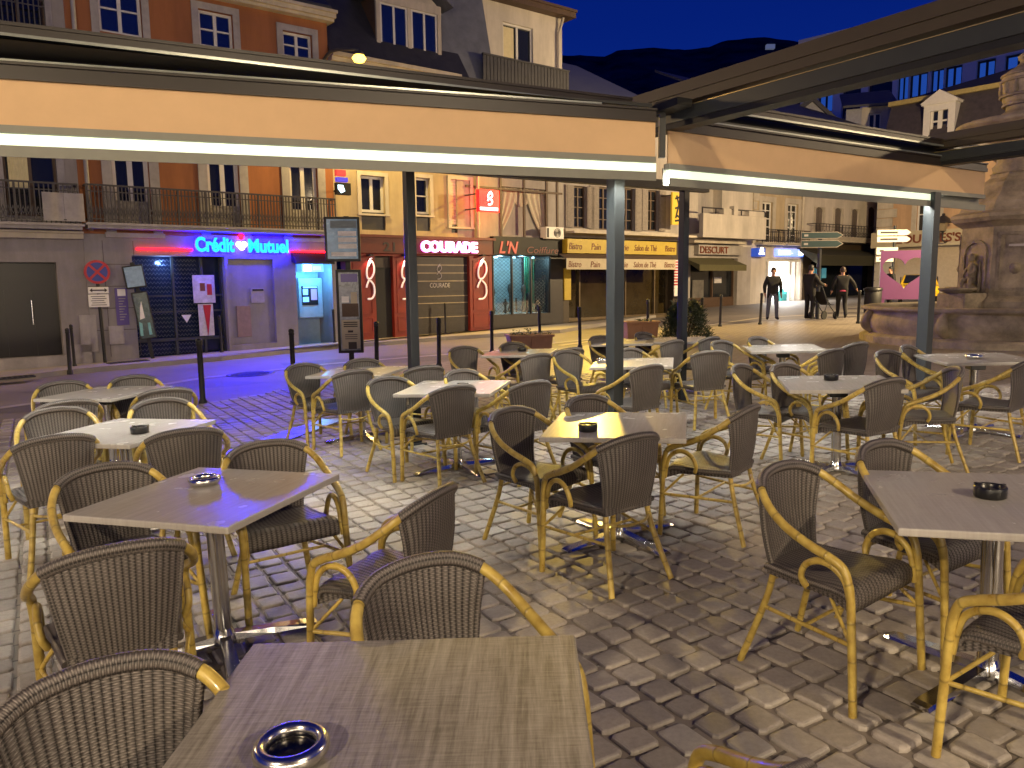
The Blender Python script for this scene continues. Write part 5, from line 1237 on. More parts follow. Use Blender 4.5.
mb = MB(); text_mb(mb, 'BAZH', q[0]+(q[1]-q[0])*.08, q[0]+(q[1]-q[0])*.5, q[2]+.1, q[3]-.08, -.15, -.122, .03); x = q[0]+(q[1]-q[0])*.9; mb.box(x-.18, x+.18, -.15, -.122, q[2]+.08, q[3]-.08); mb.box(q[0]+(q[1]-q[0])*.54, q[0]+(q[1]-q[0])*.6, -.15, -.122, q[2]+.15, q[3]-.2); mb.build('letters', M['whitebox'], s2)
pipe(wd, PB.uz(803, 220)[0]-.15, z6, z6t, 'cornice', .07)
TABAC = PB.w((a+b)/2, -.2, d-.5)
# long house with arched shutters
u7a, u7b = u6b, PB.uz(884, 260)[0]
ah = fthing('house', PB, u7a, 0, 0, 'long plain house with three arched shuttered windows and a dark awning', 'building', 'buildings across the far street')
z7 = PB.uz(835, 243)[1]; z7t = PB.uz(840, 130)[1]
aw = [RB(815, 207, 823, 234), RB(834, 208, 841.5, 236), RB(851, 209, 858, 237), RB(867.5, 207, 875, 240)]
wall(ah, 'wall', M['whitewall'], PB, u7a, u7b, z7, z7t, aw)
for i, r in enumerate(aw):
    mb = MB(); n = 20
    for s in (0, 1):
        x0, x1 = (r[0], (r[0]+r[1])/2-.02) if s == 0 else ((r[0]+r[1])/2+.02, r[1])
        for k in range(n): zz = r[2]+(r[3]-r[2])*k/n; mb.box(x0, x1, .06, .10-.02*(k % 2), zz, zz+(r[3]-r[2])/n)
    mb.build('shutter', M['brownframe'] if i == 3 else mat('taupe_shutter', (.13, .105, .09), .7, var=.2), ah)
    mb = MB(); cx, rw = (r[0]+r[1])/2, (r[1]-r[0])/2; arc = [(cx+rw*math.cos(t*PI/10), r[3]-rw*.62+rw*.62*math.sin(t*PI/10)) for t in range(11)]
    mb.prism(arc+[(r[0], r[3]+.002), (r[1], r[3]+.002)][0:2], -.01, .055); mb.box(r[0]-.12, r[0]-.002, -.05, .03, r[2], r[3]); mb.box(r[1]+.002, r[1]+.12, -.05, .03, r[2], r[3])
    mb.build('window_surround', M['cornice'], ah)
sw7 = (PB.uz(810, 290)[0], PB.uz(872, 290)[0], -.2, PB.uz(840, 262)[1], .8)
wall(ah, 'shopfront', mat('brown_shopfront', (.05, .035, .02), .5), PB, u7a, u7b, -.3, z7-.002, [sw7], depth=3)
q = RB(808, 250, 874, 266, -.6); mb = MB(); mb.prism([(-1.2, q[2]), (-.002, q[3]), (-.002, q[3]+.06), (-1.2, q[2]+.5)], q[0], q[1], axis='x'); mb.build('shop_awning', mat('dark_green_canvas', (.03, .028, .014), .85), ah)
mb = MB(); q = RB(806, 239, 882, 243); mb.box(q[0], q[1], -.5, -.003, q[2], q[3]); mb.build('ledge', M['cornice'], ah)
b7 = RB(806, 232, 884, 240); balcony(ah, b7[0], b7[1], b7[2]+.1, b7[3]+.3, .55, 'iron', 'cornice', .3)
a, b, c, d = sw7[:4]; mb = MB(); mb.add([(a, .3, c), (b, .3, c), (b, .3, d), (a, .3, d)], [(0, 1, 2, 3)]); mb.build('shop_window', M['panedark'], ah)
for rc in ((815, 268, 820, 279), (821, 269, 826, 280), (827, 268, 831, 278)): panel(ah, PB, rc, .26, .29, mat('teal_lit_display', (.06, .2, .22), .5, var=.4, vscale=3, emit=(.2, .7, .8), estr=.25), 'window_display')
roof(ah, u6a, u7b, z7t, .4, 6, 3, 'slate')
# ---- right hand corner house
RC = PC.rect
u8a, u8b = PC.uz(877, 240)[0], PC.uz(1110, 250)[0]
ch8 = fthing('house', PC, u8a, 0, 0, 'peach corner house with a tall slate mansard, pedimented dormer and beige roller shutter', 'building', 'buildings across the far street')
z8e = PC.uz(930, 158)[1]; z8w = PC.uz(925, 238)[1]
w8 = [RC(917, 196, 938, 232), RC(985, 190, 1006, 230)]
gs = RC(893, 246, 966, 300)
wall(ch8, 'wall', M['peach'], PC, u8a, u8b, z8w-.3, z8e, w8)
wall(ch8, 'shopfront', M['cornice'], PC, u8a, u8b, .0, z8w-.302, [(gs[0], gs[1], .1, gs[3], .25)], depth=3)
for r in w8: window(ch8, r, 2, 2, 'whiteframe', 'panedark', 'cornice', .25, .08)
mb = MB(); n = 24; zt8 = gs[3]
for k in range(n): zz = .1+(zt8-.1)*k/n; mb.box(gs[0], gs[1], .14, .20, zz, zz+(zt8-.1)/n*.8); mb.box(gs[0], gs[1], .17, .20, zz+(zt8-.1)/n*.8, zz+(zt8-.1)/n)
mb.build('roller_shutter', M['paleshutter'], ch8)
mb = MB(); q = RC(877, 192, 896, 245); zz = 0.5; k = 0
while zz < z8e-.4: mb.box(u8a-.03, u8a+(.95 if k % 2 else .75), -.08, -.002, zz, zz+.42); zz += .45; k += 1
mb.build('quoin', M['cornice'], ch8)
q = RC(872, 230, 985, 246, -.2)
lo = fthing('shop_sign', PC, q[0], 0, q[2], "cream fascia with brown capitals LOURDES'S behind the grey post", 'sign')
mb = MB(); mb.box(q[0], q[1], -.3, -.004, q[2], q[3]); mb.build('board', M['creamsign'], lo)
t_ = RC(897, 233, 961, 243.5, -.3); mb = MB(); text_mb(mb, "LOURDES'S", t_[0], t_[1], t_[2]+.05, t_[3]-.02, -.34, -.302, .02); mb.build('lettering', M['brownink'], lo)
zc8 = PC.uz(940, 93)[1]
mb = MB(); mb.prism([(-.2, z8e+.3), (.9, zc8), (8, zc8+.02), (8, z8e+.3)], u8a, u8b, axis='x'); mb.build('mansard_roof', mat('plum_slate', (.055, .046, .05), .6, var=.3, vscale=5, bump=.3, bscale=10), ch8)
mb = MB(); mb.box(u8a-.2, u8b, -.5, .3, z8e, z8e+.14); mb.box(u8a-.2, u8b, -.6, .3, z8e+.141, z8e+.3); mb.build('cornice', M['cornice'], ch8)
mb = MB(); mb.box(u8a-.1, u8b, .72, 1.0, zc8-.06, zc8+.16); mb.build('roof_trim', mat('ochre_roof_trim', (.34, .27, .10), .6), ch8)
mb = MB(); ua_, ub_ = u8a+.3, u8a+7.5
mb.add([(ua_, .95, zc8+.161), (ub_, .95, zc8+.161), (u8b, .95, zc8+.161), (ub_, 3, zc8+1.5), (u8b, 3, zc8+1.5), (ua_, 9, zc8+.161), (u8b, 9, zc8+.161)], [(0, 1, 3), (1, 2, 4, 3), (0, 3, 5), (3, 4, 6, 5), (2, 6, 4), (0, 5, 6, 2, 1)]); mb.build('roof', M['slate'], ch8)
r = RC(931, 113, 949, 145, .3); mb = MB(); y = .1; f = .09
x0, x1, zz0, zz1 = r; mb.box(x0-.3, x0, y, 1.4, zz0, zz1+.1); mb.box(x1, x1+.3, y, 1.4, zz0, zz1+.1); mb.box(x0-.3, x1+.3, y, 1.4, zz1+.101, zz1+.5)
mb.prism([(x0-.45, zz1+.5), (x1+.45, zz1+.5), ((x0+x1)/2, zz1+1.05)], y-.1, 1.6); mb.box(x0-.4, x1+.4, y-.08, 1.4, zz1+.40, zz1+.499); dm8 = mb.build('dormer', M['whiteframe'], ch8)
mb = MB(); y = .25
mb.box(x0, x0+f, y, y+.06, zz0, zz1+.1); mb.box(x1-f, x1, y, y+.06, zz0, zz1+.1); mb.box((x0+x1)/2-.1, (x0+x1)/2+.1, y-.01, y+.05, zz0, zz1+.1)
for k in range(1, 4): zz = zz0+(zz1-zz0)*k/4; mb.box(x0+f, (x0+x1)/2-.101, y, y+.05, zz-.04, zz+.04); mb.box((x0+x1)/2+.101, x1-f, y, y+.05, zz-.04, zz+.04)
o = mb.build('window', M['whiteframe'], dm8); mb = MB(); mb.box(x0+.02, x1-.02, y+.065, y+.08, zz0, zz1+.1); mb.build('pane', M['panedark'], o)
for k in range(8): xx = x0+(x1-x0)*(k+.5)/8; mb = MB(); mb.lathe([(.05, 0), (.075, .12), (.03, .2)], 8, (xx, y-.05, zz1+.16)); mb.build('carving', M['whiteframe'], dm8)
# wall lantern
lc = PC.rect(936, 214, 950, 240, -.9)
wl = fthing('wall_lantern', PC, (lc[0]+lc[1])/2, -.9, lc[2], 'black four sided lantern on the peach corner house', 'lamp')
cx = (lc[0]+lc[1])/2; H_ = lc[3]-lc[2]
mb = MB(); mb.lathe([(.14, .35*H_), (.26, .68*H_)], 4, (cx, -.9, lc[2]), False, PI/4); mb.build('glass', mat('lantern_glass', (.25, .2, .13), .2), wl)
mb = MB(); mb.lathe([(.50, .66*H_), (.42, .72*H_), (.12, .92*H_), (.06, .95*H_), (.08, 1.0*H_), (0, 1.04*H_)], 12, (cx, -.9, lc[2]), True); mb.lathe([(.03, 0), (.05, .3*H_), (.17, .35*H_)], 8, (cx, -.9, lc[2])); mb.tube([(cx, -.9, lc[2]+.02), (cx, -.5, lc[2]-.1), (cx, -.003, lc[2]+.1)], .035, 8); mb.build('frame', M['iron'], wl)
# ---- blue lit modern block and small house behind the square
PD = Plane((24.0, 66.0), math.radians(-46))
RD = PD.rect
ud0, ud1 = PD.uz(800, 110)[0], PD.uz(1100, 40)[0]
zd0, zd1 = 3.0, PD.uz(900, 45)[1]+1.5
mbk = fthing('apartment_block', PD, ud0, 0, 0, 'white modern block behind the roofs with rows of blue windows', 'building')
wz0, wz1 = PD.uz(930, 95)[1], PD.uz(930, 70)[1]
bays = [(818, 834, 'b'), (842, 862, 'd'), (868, 893, 'd'), (897, 909, 'b'), (909, 928, 'b'), (930, 944, 'b'), (944, 962, 'b'), (975, 995, 'b'), (1003, 1030, 'b')]
holes = []; z_a, z_b = wz0, wz1
for x0, x1, t in bays: u_0, u_1 = PD.uz(x0, 90)[0], PD.uz(x1-1, 90)[0]; holes.append((u_0, u_1, z_a-(.7 if t == 'd' else 0), z_b, .6))
wall(mbk, 'wall', mat('blue_white_render', (.72, .74, .80), .7, var=.06), PD, ud0, ud1, zd0, zd1, holes, depth=12)
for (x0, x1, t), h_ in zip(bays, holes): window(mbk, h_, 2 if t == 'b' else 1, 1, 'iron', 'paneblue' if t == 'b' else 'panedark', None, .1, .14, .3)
mb = MB(); mb.box(ud0, ud1, -.6, -.003, wz0-2.1, wz0-1.0); mb.box(ud0, ud1, -.7, .3, zd1, zd1+.4); mb.build('balcony_band', mat('blue_white_band', (.42, .44, .50), .7, var=.06), mbk)
# little house in front of the block
PE = Plane((17.2, 46.0), math.radians(-20))
qh = PE.rect(845, 108, 889, 170)
sh8 = fthing('house', PE, qh[0], 0, 2, 'small pale attic house with a white pilastered window above the right awning', 'building', 'buildings across the far street')
q = PE.rect(868, 113, 881, 134)
wall(sh8, 'wall', mat('blue_grey_render', (.33, .33, .38), .8), PE, qh[0], qh[1], 2, qh[3], [q], depth=6)
window(sh8, q, 2, 1, 'whiteframe', 'panedark', 'whitewall', .35, .08); roof(sh8, qh[0]-.2, qh[1]+.3, qh[3], .5, 4, 1.6, 'slate')
q = PE.rect(770, 105, 846, 170); g8 = fthing('house', PE, q[0], .5, 2, 'dim blue grey gable house below the hill, above the right awning', 'building', 'buildings across the far street')
mb = MB(); zz = PE.uz(840, 122)[1]; mb.prism([(q[0], 2), (q[1]-.01, 2), (q[1]-.01, zz-.4), (q[0]+(q[1]-q[0])*.55, PE.uz(812, 100)[1]), (q[0], zz-.2)], .5, 8); mb.build('wall', mat('blue_grey_render', (.33, .33, .38), .8), g8)
mb = MB(); a_, b_, c_ = (q[0]-.3, zz-.45), (q[0]+(q[1]-q[0])*.55, PE.uz(812, 100)[1]), (q[1]+.1, zz-.6); mb.prism([a_, b_, c_, (c_[0], c_[1]+.3), (b_[0], b_[1]+.3), (a_[0], a_[1]+.3)], .2, 8.3); mb.build('roof', M['slate'], g8)
# ---- hills
def hills():
    pts = [(-300, 60), (100, 70), (400, 66), (545, 58), (575, 55), (600, 57), (625, 50), (650, 48), (690, 50), (705, 48), (730, 40), (760, 37.5), (790, 41), (820, 47), (880, 60), (960, 66), (1300, 70)]
    mb = MB(); N = 260; D = 1500.
    def ridge(px):
        for i in range(len(pts)-1):
            if pts[i][0] <= px <= pts[i+1][0]:
                t = (px-pts[i][0])/(pts[i+1][0]-pts[i][0]); t = t*t*(3-2*t); return pts[i][1]*(1-t)+pts[i+1][1]*t
        return 70
    cols = []
    for k in range(N+1):
        px = -300+1600*k/N; top = at_depth(px, ridge(px)-1.2*noise.noise(Vector((px*.09, 0, 0)))-.8*noise.noise(Vector((px*.33, 3, 0)))-.5*random.random(), D)
        row = []
        for j in range(13):
            t = j/12; y = D-1000*t; z = top.z*(1-t)**1.25 + (22*noise.noise(Vector((px*.011, t*3, 1)))*math.sin(PI*t))
            row.append((top.x*(1-.62*t), y, z-6*t))
        row.insert(0, (top.x*1.1, D+300, top.z*.8)); cols.append(row)
    nr = len(cols[0]); vs = [p for r in cols for p in r]; fs = [(i*nr+j, (i+1)*nr+j, (i+1)*nr+j+1, i*nr+j+1) for i in range(N) for j in range(nr-1)]
    mb.add(vs, fs, True); tag(mb.build('hills', M['hill']), kind='structure')
hills()
hp = at_depth(771, 46.5, 1350); fl = thing('far_house', Matrix.Translation(hp), 'tiny pale house with a glowing wall high on the dark hill', 'house')
mb = MB(); mb.box(-7, 7, 0, 8, -3, 4); mb.build('wall', mat('far_glowing_wall', (.5, .5, .55), .8, emit=(.6, .7, 1), estr=.12), fl); mb = MB(); mb.prism([(-8, 4), (8, 4), (0, 8)], -1, 9); mb.build('roof', M['slate'], fl)  # the wall glows by itself as the small light on the hill

# ------------------------------------------------------------------ fountain
fc = under(at_depth(1013, 300, 15.0)); fa = math.atan2(-fc.y, -fc.x)
ft = thing('fountain', Matrix.Translation(fc) @ Matrix.Rotation(fa, 4, 'Z') @ Matrix.Diagonal((.93, .93, 1, 1)), 'large carved stone fountain with a round basin, pedestal, upper bowl and urn', 'fountain')
z0 = fc.z
def zf(py): return 1.472+(277-py)*.01956-z0
mb = MB(); mb.lathe([(2.90, -.1), (2.90, .05), (2.84, .09), (2.78, .10)], 16, phase=PI/16, smooth=False); mb.build('step', M['fountain'], ft)
zr = zf(305); mb = MB(); n = 48
mb.lathe([(2.72, .05), (2.74, .14), (2.80, zr*.35), (2.82, zr*.58), (2.76, zr*.76), (2.72, zr*.84), (2.76, zr*.87), (2.88, zr*.92), (2.88, zr), (2.80, zr+.02), (2.52, zr+.02), (2.48, zr-.02), (2.46, .3)], n); mb.build('basin', M['fountain'], ft)
for k in range(8):
    a = k*PI/4+PI/8; c, s = math.cos(a), math.sin(a); mb = MB(); mb.tube([(c*2.72, s*2.72, .16), (c*2.86, s*2.86, zr*.5), (c*2.78, s*2.78, zr*.86)], [.09, .12, .07], 8); mb.build('rib', M['fountain'], ft)
mb = MB(); mb.lathe([(2.47, zr-.14), (0, zr-.14)], 48); mb.build('water', M['water'], ft)
P8 = PI/8; zp = zf(226)
mb = MB(); mb.lathe([(1.22, zr-.3), (1.22, zr+.1), (1.12, zr+.16), (1.08, zr+.2), (1.05, zp-.06), (1.10, zp-.02)], 8, phase=P8, smooth=False); mb.build('pedestal', M['fountain'], ft)
mb = MB(); mb.lathe([(1.10, zp-.02), (1.24, zp+.05), (1.30, zp+.12), (1.28, zp+.18), (1.14, zp+.24), (1.04, zf(205)), (.86, zf(196)), (.78, zf(190)), (.74, zf(186)), (.60, zf(181)), (.56, zf(177))], 8, phase=P8, smooth=False); mb.build('shoulder', M['fountain'], ft)
mb = MB(); mb.lathe([(.56, zf(177)), (.50, zf(174)), (.54, zf(170)), (.46, zf(166)), (.44, zf(158)), (.38, zf(148)), (.42, zf(146)), (.5, zf(143))], 16, phase=P8); mb.build('shaft', M['fountain'], ft)
mb = MB(); mb.lathe([(.45, zf(146)), (.8, zf(142)), (1.10, zf(136)), (1.22, zf(132.5)), (1.24, zf(130)), (1.20, zf(128.5)), (1.05, zf(127.5)), (.55, zf(126))], 40); mb.build('upper_bowl', M['fountain'], ft)
mb = MB(); mb.lathe([(.52, zf(127)), (.50, zf(122)), (.38, zf(118)), (.35, zf(115)), (.42, zf(108)), (.47, zf(98)), (.46, zf(86)), (.44, zf(83)), (.36, zf(80)), (.24, zf(77)), (.17, zf(74)), (.16, zf(72)), (.20, zf(70)), (.21, zf(67)), (.14, zf(64)), (0, zf(63))], 24); mb.build('urn', M['fountain'], ft)
for z_, r_ in ((112, .41), (104, .47), (90, .48), (84.5, .46)): mb = MB(); mb.tube([(r_*math.cos(t*PI/12), r_*math.sin(t*PI/12), zf(z_)) for t in range(25)], .028, 8, False); mb.build('moulding', M['fountain2'], ft)
for k in range(14):
    a = k*2*PI/14; mb = MB(); mb.lathe([(0, -.14), (.05, -.08), (.06, .02), (.03, .12), (0, .15)], 8, (math.cos(a)*.45, math.sin(a)*.45, zf(97))); mb.build('carving', M['fountain2'], ft)
for k in range(6):
    a = k*PI/3+.3; mb = MB(); mb.lathe([(0, -.12), (.10, -.05), (.11, .05), (0, .13)], 8, (math.cos(a)*.46, math.sin(a)*.46, zf(158))); mb.build('carving', M['fountain2'], ft)
# niches with figures on alternate faces; inscribed plates on the others
for k in range(8):
    a = k*PI/4; Rm = Matrix.Rotation(a, 4, 'Z'); r_ = 1.05*math.cos(P8)
    mb = MB()
    if k % 2:
        w_, zb_, zt_ = .25, zr+.28, zp-.34
        arc = [(w_*math.cos(t*PI/10), zt_+.0+w_*.9*math.sin(t*PI/10)-w_*.9) for t in range(11)]
        inner = [(w_, zb_)]+arc+[(-w_, zb_)]; outer = [(p[0]*1.22, p[1]+(.06 if p[1] > zb_+.1 else -.04)) for p in inner]
        for i in range(len(inner)-1):
            p, q, q2, p2 = inner[i], inner[i+1], outer[i+1], outer[i]
            mb.add([(r_+.05, p[0], p[1]), (r_+.05, q[0], q[1]), (r_+.05, q2[0], q2[1]), (r_+.05, p2[0], p2[1]), (r_-.02, p[0], p[1]), (r_-.02, q[0], q[1]), (r_-.02, q2[0], q2[1]), (r_-.02, p2[0], p2[1])], [(0, 1, 2, 3), (0, 4, 5, 1), (3, 2, 6, 7)])
        mb.v = [tuple(Rm @ Vector(v)) for v in mb.v]; o = mb.build('niche_frame', M['fountain2'], ft)
        mb = MB(); mb.add([(r_+.004, p[0], p[1]) for p in inner], [tuple(range(len(inner)))]); mb.v = [tuple(Rm @ Vector(v)) for v in mb.v]; mb.build('niche_back', mat('dark_niche', (.10, .075, .06), .9, var=.3), o)  # flat darker face on the pedestal, not hollowed out
        # seated child figure holding a spout
        mb = MB(); h_ = zt_-zb_; q = lambda y, x, z: (r_+x, y, zb_+h_*z)
        mb.tube([q(0, .07, .22), q(.01, .09, .36), q(0, .08, .50), q(-.01, .06, .58)], [.085, .078, .085, .045], 12)
        mb.lathe([(0, -.085), (.045, -.075), (.068, -.03), (.070, .01), (.055, .055), (.02, .078), (0, .08)], 12, q(-.01, .09, .70))
        for s in (-1, 1):
            mb.tube([q(s*.075, .08, .51), q(s*.125, .13, .42), q(s*.06, .20, .36)], [.034, .028, .022], 8)
            mb.tube([q(s*.05, .08, .22), q(s*.10, .20, .24), q(s*.09, .21, .05)], [.052, .045, .030], 8)
        mb.tube([q(-.12, .05, .02), q(-.02, .16, .10), q(.14, .08, .06)], [.05, .075, .03], 8)
        mb.tube([q(.13, .03, .0), q(.17, .05, .3), q(.14, .03, .62)], [.035, .03, .012], 6)
        mb.v = [tuple(Rm @ Vector(v)) for v in mb.v]; mb.build('figure', M['fountain2'], o)
        mb = MB(); mb.box(r_-.05, r_+.55, -.38, .38, zr-.3, zb_-.02, .03); mb.lathe([(.20, .0), (.34, .06), (.36, .1), (.28, .1), (0, .06)], 16, (r_+.4, 0, zb_-.02)); mb.v = [tuple(Rm @ Vector(v)) for v in mb.v]; mb.build('spout_block', M['fountain2'], o)
    else:
        for (y0, y1, zz0, zz1) in ((-.32, .32, zr+.3, zr+.36), (-.32, .32, zp-.22, zp-.16), (-.32, -.26, zr+.361, zp-.221), (.26, .32, zr+.361, zp-.221)): mb.box(r_-.02, r_+.035, y0, y1, zz0, zz1)
        mb.box(r_-.02, r_+.05, -.16, .16, zp-.46, zp-.36); mb.lathe([(.02, 0), (.10, .03), (.05, .07), (0, .09)], 10, (0, 0, 0)); n_ = 40; k0 = len(mb.v)-n_
        mb.v[k0:] = [(r_+v[2], v[0], (zr+zp)/2-.05+v[1]) for v in mb.v[k0:]]
        mb.v = [tuple(Rm @ Vector(v)) for v in mb.v]; o = mb.build('inscribed_panel', M['fountain2'], ft)
        mb = MB(); mb.box(r_+.051, r_+.056, -.13, .13, zp-.43, zp-.39); mb.v = [tuple(Rm @ Vector(v)) for v in mb.v]; mb.build('inscription', M['cornice'], o)

for o in list(ft.children)+[g for c in ft.children for g in c.children]:
    if o.name.split('.')[0] in ('figure', 'carving', 'spout_block', 'rib', 'urn', 'upper_bowl', 'shaft', 'shoulder'):
        bm = bmesh.new(); bm.from_mesh(o.data); n0 = o.name.split('.')[0]
        if n0 not in ('spout_block',): bmesh.ops.subdivide_edges(bm, edges=[e for e in bm.edges if e.calc_length() > .12], cuts=2, use_grid_fill=True)
        k = {'figure': .010, 'carving': .03, 'urn': .018}.get(n0, .010)
        bm.normal_update()
        for v in bm.verts: v.co += v.normal*(noise.noise(v.co*9)*k + noise.noise(v.co*23)*k*.5)
        bm.to_mesh(o.data); bm.free(); o.data.update()

# ------------------------------------------------------------------ street furniture
def make_bollard():
    r = thing('bollard', Matrix.Identity(4), 'x', 'bollard', 'black bollards along the road')
    MB().lathe([(.055, -.05), (.055, .02), (.04, .05), (.036, .07), (.036, .80), (.042, .81), (.042, .835), (.036, .845)], 16).build('shaft', M['black'], r)
    MB().lathe([(.040, .845), (.045, .87), (.038, .895), (.0, .91)], 16).build('cap', M['blackalu'], r)
    return r
BO = make_bollard(); nb = [0]
BL = [((70, 372), 'black bollard behind the far left dark chairs'), ((203, 403), 'tall near black bollard at the corner of the blue lit cobbles'), ((294, 385), 'near black bollard before the cash machine'), ((377, 372), 'black bollard just right of the poster totem'), ((439, 366), 'black bollard right of the thin black post'), ((492, 352), 'black bollard left of the planter'), ((540, 343), 'black bollard behind the left planter'), ((580, 347), 'black bollard between the two planters'), ((648, 333), 'black bollard behind the right planter'), ((701, 332), 'black bollard behind the bush'), ((720, 326), 'black bollard right of the bush with a pale top'), ((760, 324), 'black bollard left of the man in jeans'), ((858, 323), 'black bollard right of the walking woman'),
      ((75, 368), 'thin far bollard before the big dark door'), ((222, 354), 'thin far bollard before the bank entrance'), ((279, 348), 'thin far bollard before the stone panel of the bank'), ((335, 344), 'thin far bollard at the right of the cash machine'), ((381, 339), 'thin far bollard before the oxblood shop door'), ((446, 335), 'thin far bollard before the dark roller shutter'), ((506, 328), 'thin far bollard left before the hairdresser window'), ((517, 326), 'thin far bollard mid before the hairdresser window'), ((527, 327), 'thin far bollard right before the hairdresser window'), ((673, 309), 'thin far bollard by the striped banner')]
for (px, py), lb in BL:
    p = G(px, py); far = py < 370 and lb.startswith('thin')
    a = random.uniform(-.03, .03); M4 = place(p.x, p.y, random.random(), False) @ Matrix.Rotation(a, 4, 'X') @ Matrix.Rotation(random.uniform(-.02, .02), 4, 'Y') @ Matrix.Diagonal((.8 if far else 1, .8 if far else 1, .95, 1))
    if far: M4 = Matrix.Translation((0, 0, .04)) @ M4
    if nb[0] == 0: BO.matrix_world = M4; BO['label'] = lb; nb[0] = 1
    else: copy_tree(BO, M4, lb)
def frame_panel(root, x0, x1, z0, z1, y, m, fm, fw=.035, nm='poster_panel'):
    mb = MB(); mb.box(x0, x1, y-.05, y+.05, z0, z1, .012); o = mb.build(nm, M[fm], root)
    mb = MB(); mb.box(x0+fw, x1-fw, y-.056, y-.051, z0+fw, z1-fw); mb.build('poster', m, o); return o
# poster totem by the terrace
tp = G(352, 366); tw_ = W(tp.x, tp.y)
def az(px, py, d):
    p = at_depth(px, py, d); return p
tot = thing('poster_totem', Matrix.Translation(tw_) @ Matrix.Rotation(math.radians(8), 4, 'Z'), 'slim black totem with an information board on top and a tall poster below', 'information post')
D_ = tw_.y; sc = D_/F
def tx(px): return (px-352)*sc
def tz(py): return 1.472+(283.4+.0122*160-py)*sc-tw_.z
mb = MB(); mb.box(-.045, .045, -.03, .03, -.05, tz(218), .004); mb.build('pole', M['black'], tot)
o = frame_panel(tot, tx(331), tx(365), tz(262), tz(219), -.08, M['display'], 'black', .045)
mb = MB()
for k in range(3): mb.box(tx(344), tx(361.5), -.142, -.137, tz(233+k*6+4.6), tz(233+k*6))
mb.box(tx(337), tx(361), -.142, -.137, tz(257), tz(253)); mb.build('notice_strip', M['poster'], o)
mb = MB(); mb.box(tx(337), tx(362), -.141, -.1365, tz(230), tz(223)); mb.build('title_band', mat('slate_band', (.06, .09, .13), .4), o)
o = frame_panel(tot, tx(340), tx(364.5), tz(352), tz(270), -.08, mat('tourist_poster', (.22, .24, .28), .3, var=.6, vscale=5), 'black', .05)
mb = MB(); mb.box(tx(344), tx(361.5), -.142, -.137, tz(347.5), tz(319)); pb = mb.build('paper_sheet', M['creamsign'], o)
mb = MB(); mb.box(tx(350), tx(358), -.147, -.1425, tz(348), tz(341)); mb.box(tx(350), tx(355), -.147, -.1425, tz(331.5), tz(329.5))
for k in range(3): mb.box(tx(346), tx(359.5), -.146, -.1425, tz(322+k*2), tz(321+k*2))
for k in range(3): mb.box(tx(347), tx(359), -.146, -.1425, tz(334+k*2), tz(333.4+k*2))
mb.build('print', M['ink'], pb)
for (a0, b0, a1, b1, m_) in ((345, 296, 352, 302, 'white'), (354, 292, 360, 303, 'creamsign'), (345, 303, 361, 316, 'brownframe'), (345, 274, 361, 282, 'violet')):
    mb = MB(); mb.box(tx(a0), tx(a1), -.142-.002*(m_ == 'creamsign'), -.137, tz(b1), tz(b0)); mb.build('picture', M[m_], o)
# leaning bus stop flag across the road
lp = G(153, 360); lw = W(lp.x, lp.y, .04)
ls2 = thing('poster_totem', Matrix.Translation(lw) @ Matrix.Rotation(math.radians(25), 4, 'Z') @ Matrix.Rotation(math.radians(-7.5), 4, 'Y'), 'leaning black bus stop panel in front of the bank entrance', 'information post')
D2 = lw.y; s2_ = D2/F
hz = lambda py: 1.472+(283.4+.0122*360-py)*s2_-lw.z
mb = MB(); mb.box(-.04, .04, -.03, .03, 0, hz(262), .004); mb.build('pole', M['black'], ls2)
frame_panel(ls2, -.21, .20, hz(287), hz(265), -.07, M['display'], 'black', .03); o = frame_panel(ls2, -.15, .18, hz(338), hz(291), -.07, mat('dark_map', (.03, .06, .07), .25, var=.5, vscale=5), 'black', .03)
mb = MB(); mb.prism([(-.08, hz(318)), (.02, hz(317)), (.02, hz(300)), (-.03, hz(306))], -.132, -.127); mb.build('picture', M['white'], o)
mb = MB(); mb.prism([(-.14, hz(334)), (-.08, hz(334)), (-.05, hz(322)), (-.11, hz(320))], -.132, -.127); mb.prism([(.04, hz(334)), (.10, hz(334)), (.10, hz(322)), (.05, hz(322))], -.132, -.127); mb.build('picture', mat('teal_print', (.15, .4, .42), .4), o)
# no stopping sign
q = R(86, 262, 109, 285, -.25)
ns = fthing('road_sign', PA, PA.uz(99, 330, -.25)[0], -.25, PA.uz(99, 338, -.25)[1], 'round blue and red no stopping sign over two white plates on a pole', 'sign')
cx, cz = PA.uz(96.5, 272, -.25); rr = PA.uz(109.5, 272, -.25)[0]-cx
mb = MB(); mb.tube([(cx+.03, -.25, -.4), (cx+.0, -.25, cz+.25)], .035, 10, False); mb.build('pole', M['blackalu'], ns)
def disc(r0, y0, y1, m, par, nm):
    mb = MB(); mb.prism([(cx+r0*math.cos(t*PI/20), cz+r0*math.sin(t*PI/20)) for t in range(40)], y0, y1); return mb.build(nm, m, par)
dk = disc(rr, -.32, -.29, M['redsign'], ns, 'disc'); disc(rr*.80, -.325, -.321, M['bluesign'], dk, 'blue_field')
mb = MB(); k_ = rr*.56
for s in (-1, 1): mb.obox((cx-k_, -.329-.001*s, cz-s*k_), (cx+k_, -.329-.001*s, cz+s*k_), .003, rr*.19, up=(0, 0, 1))
mb.build('cross', M['redsign'], dk)
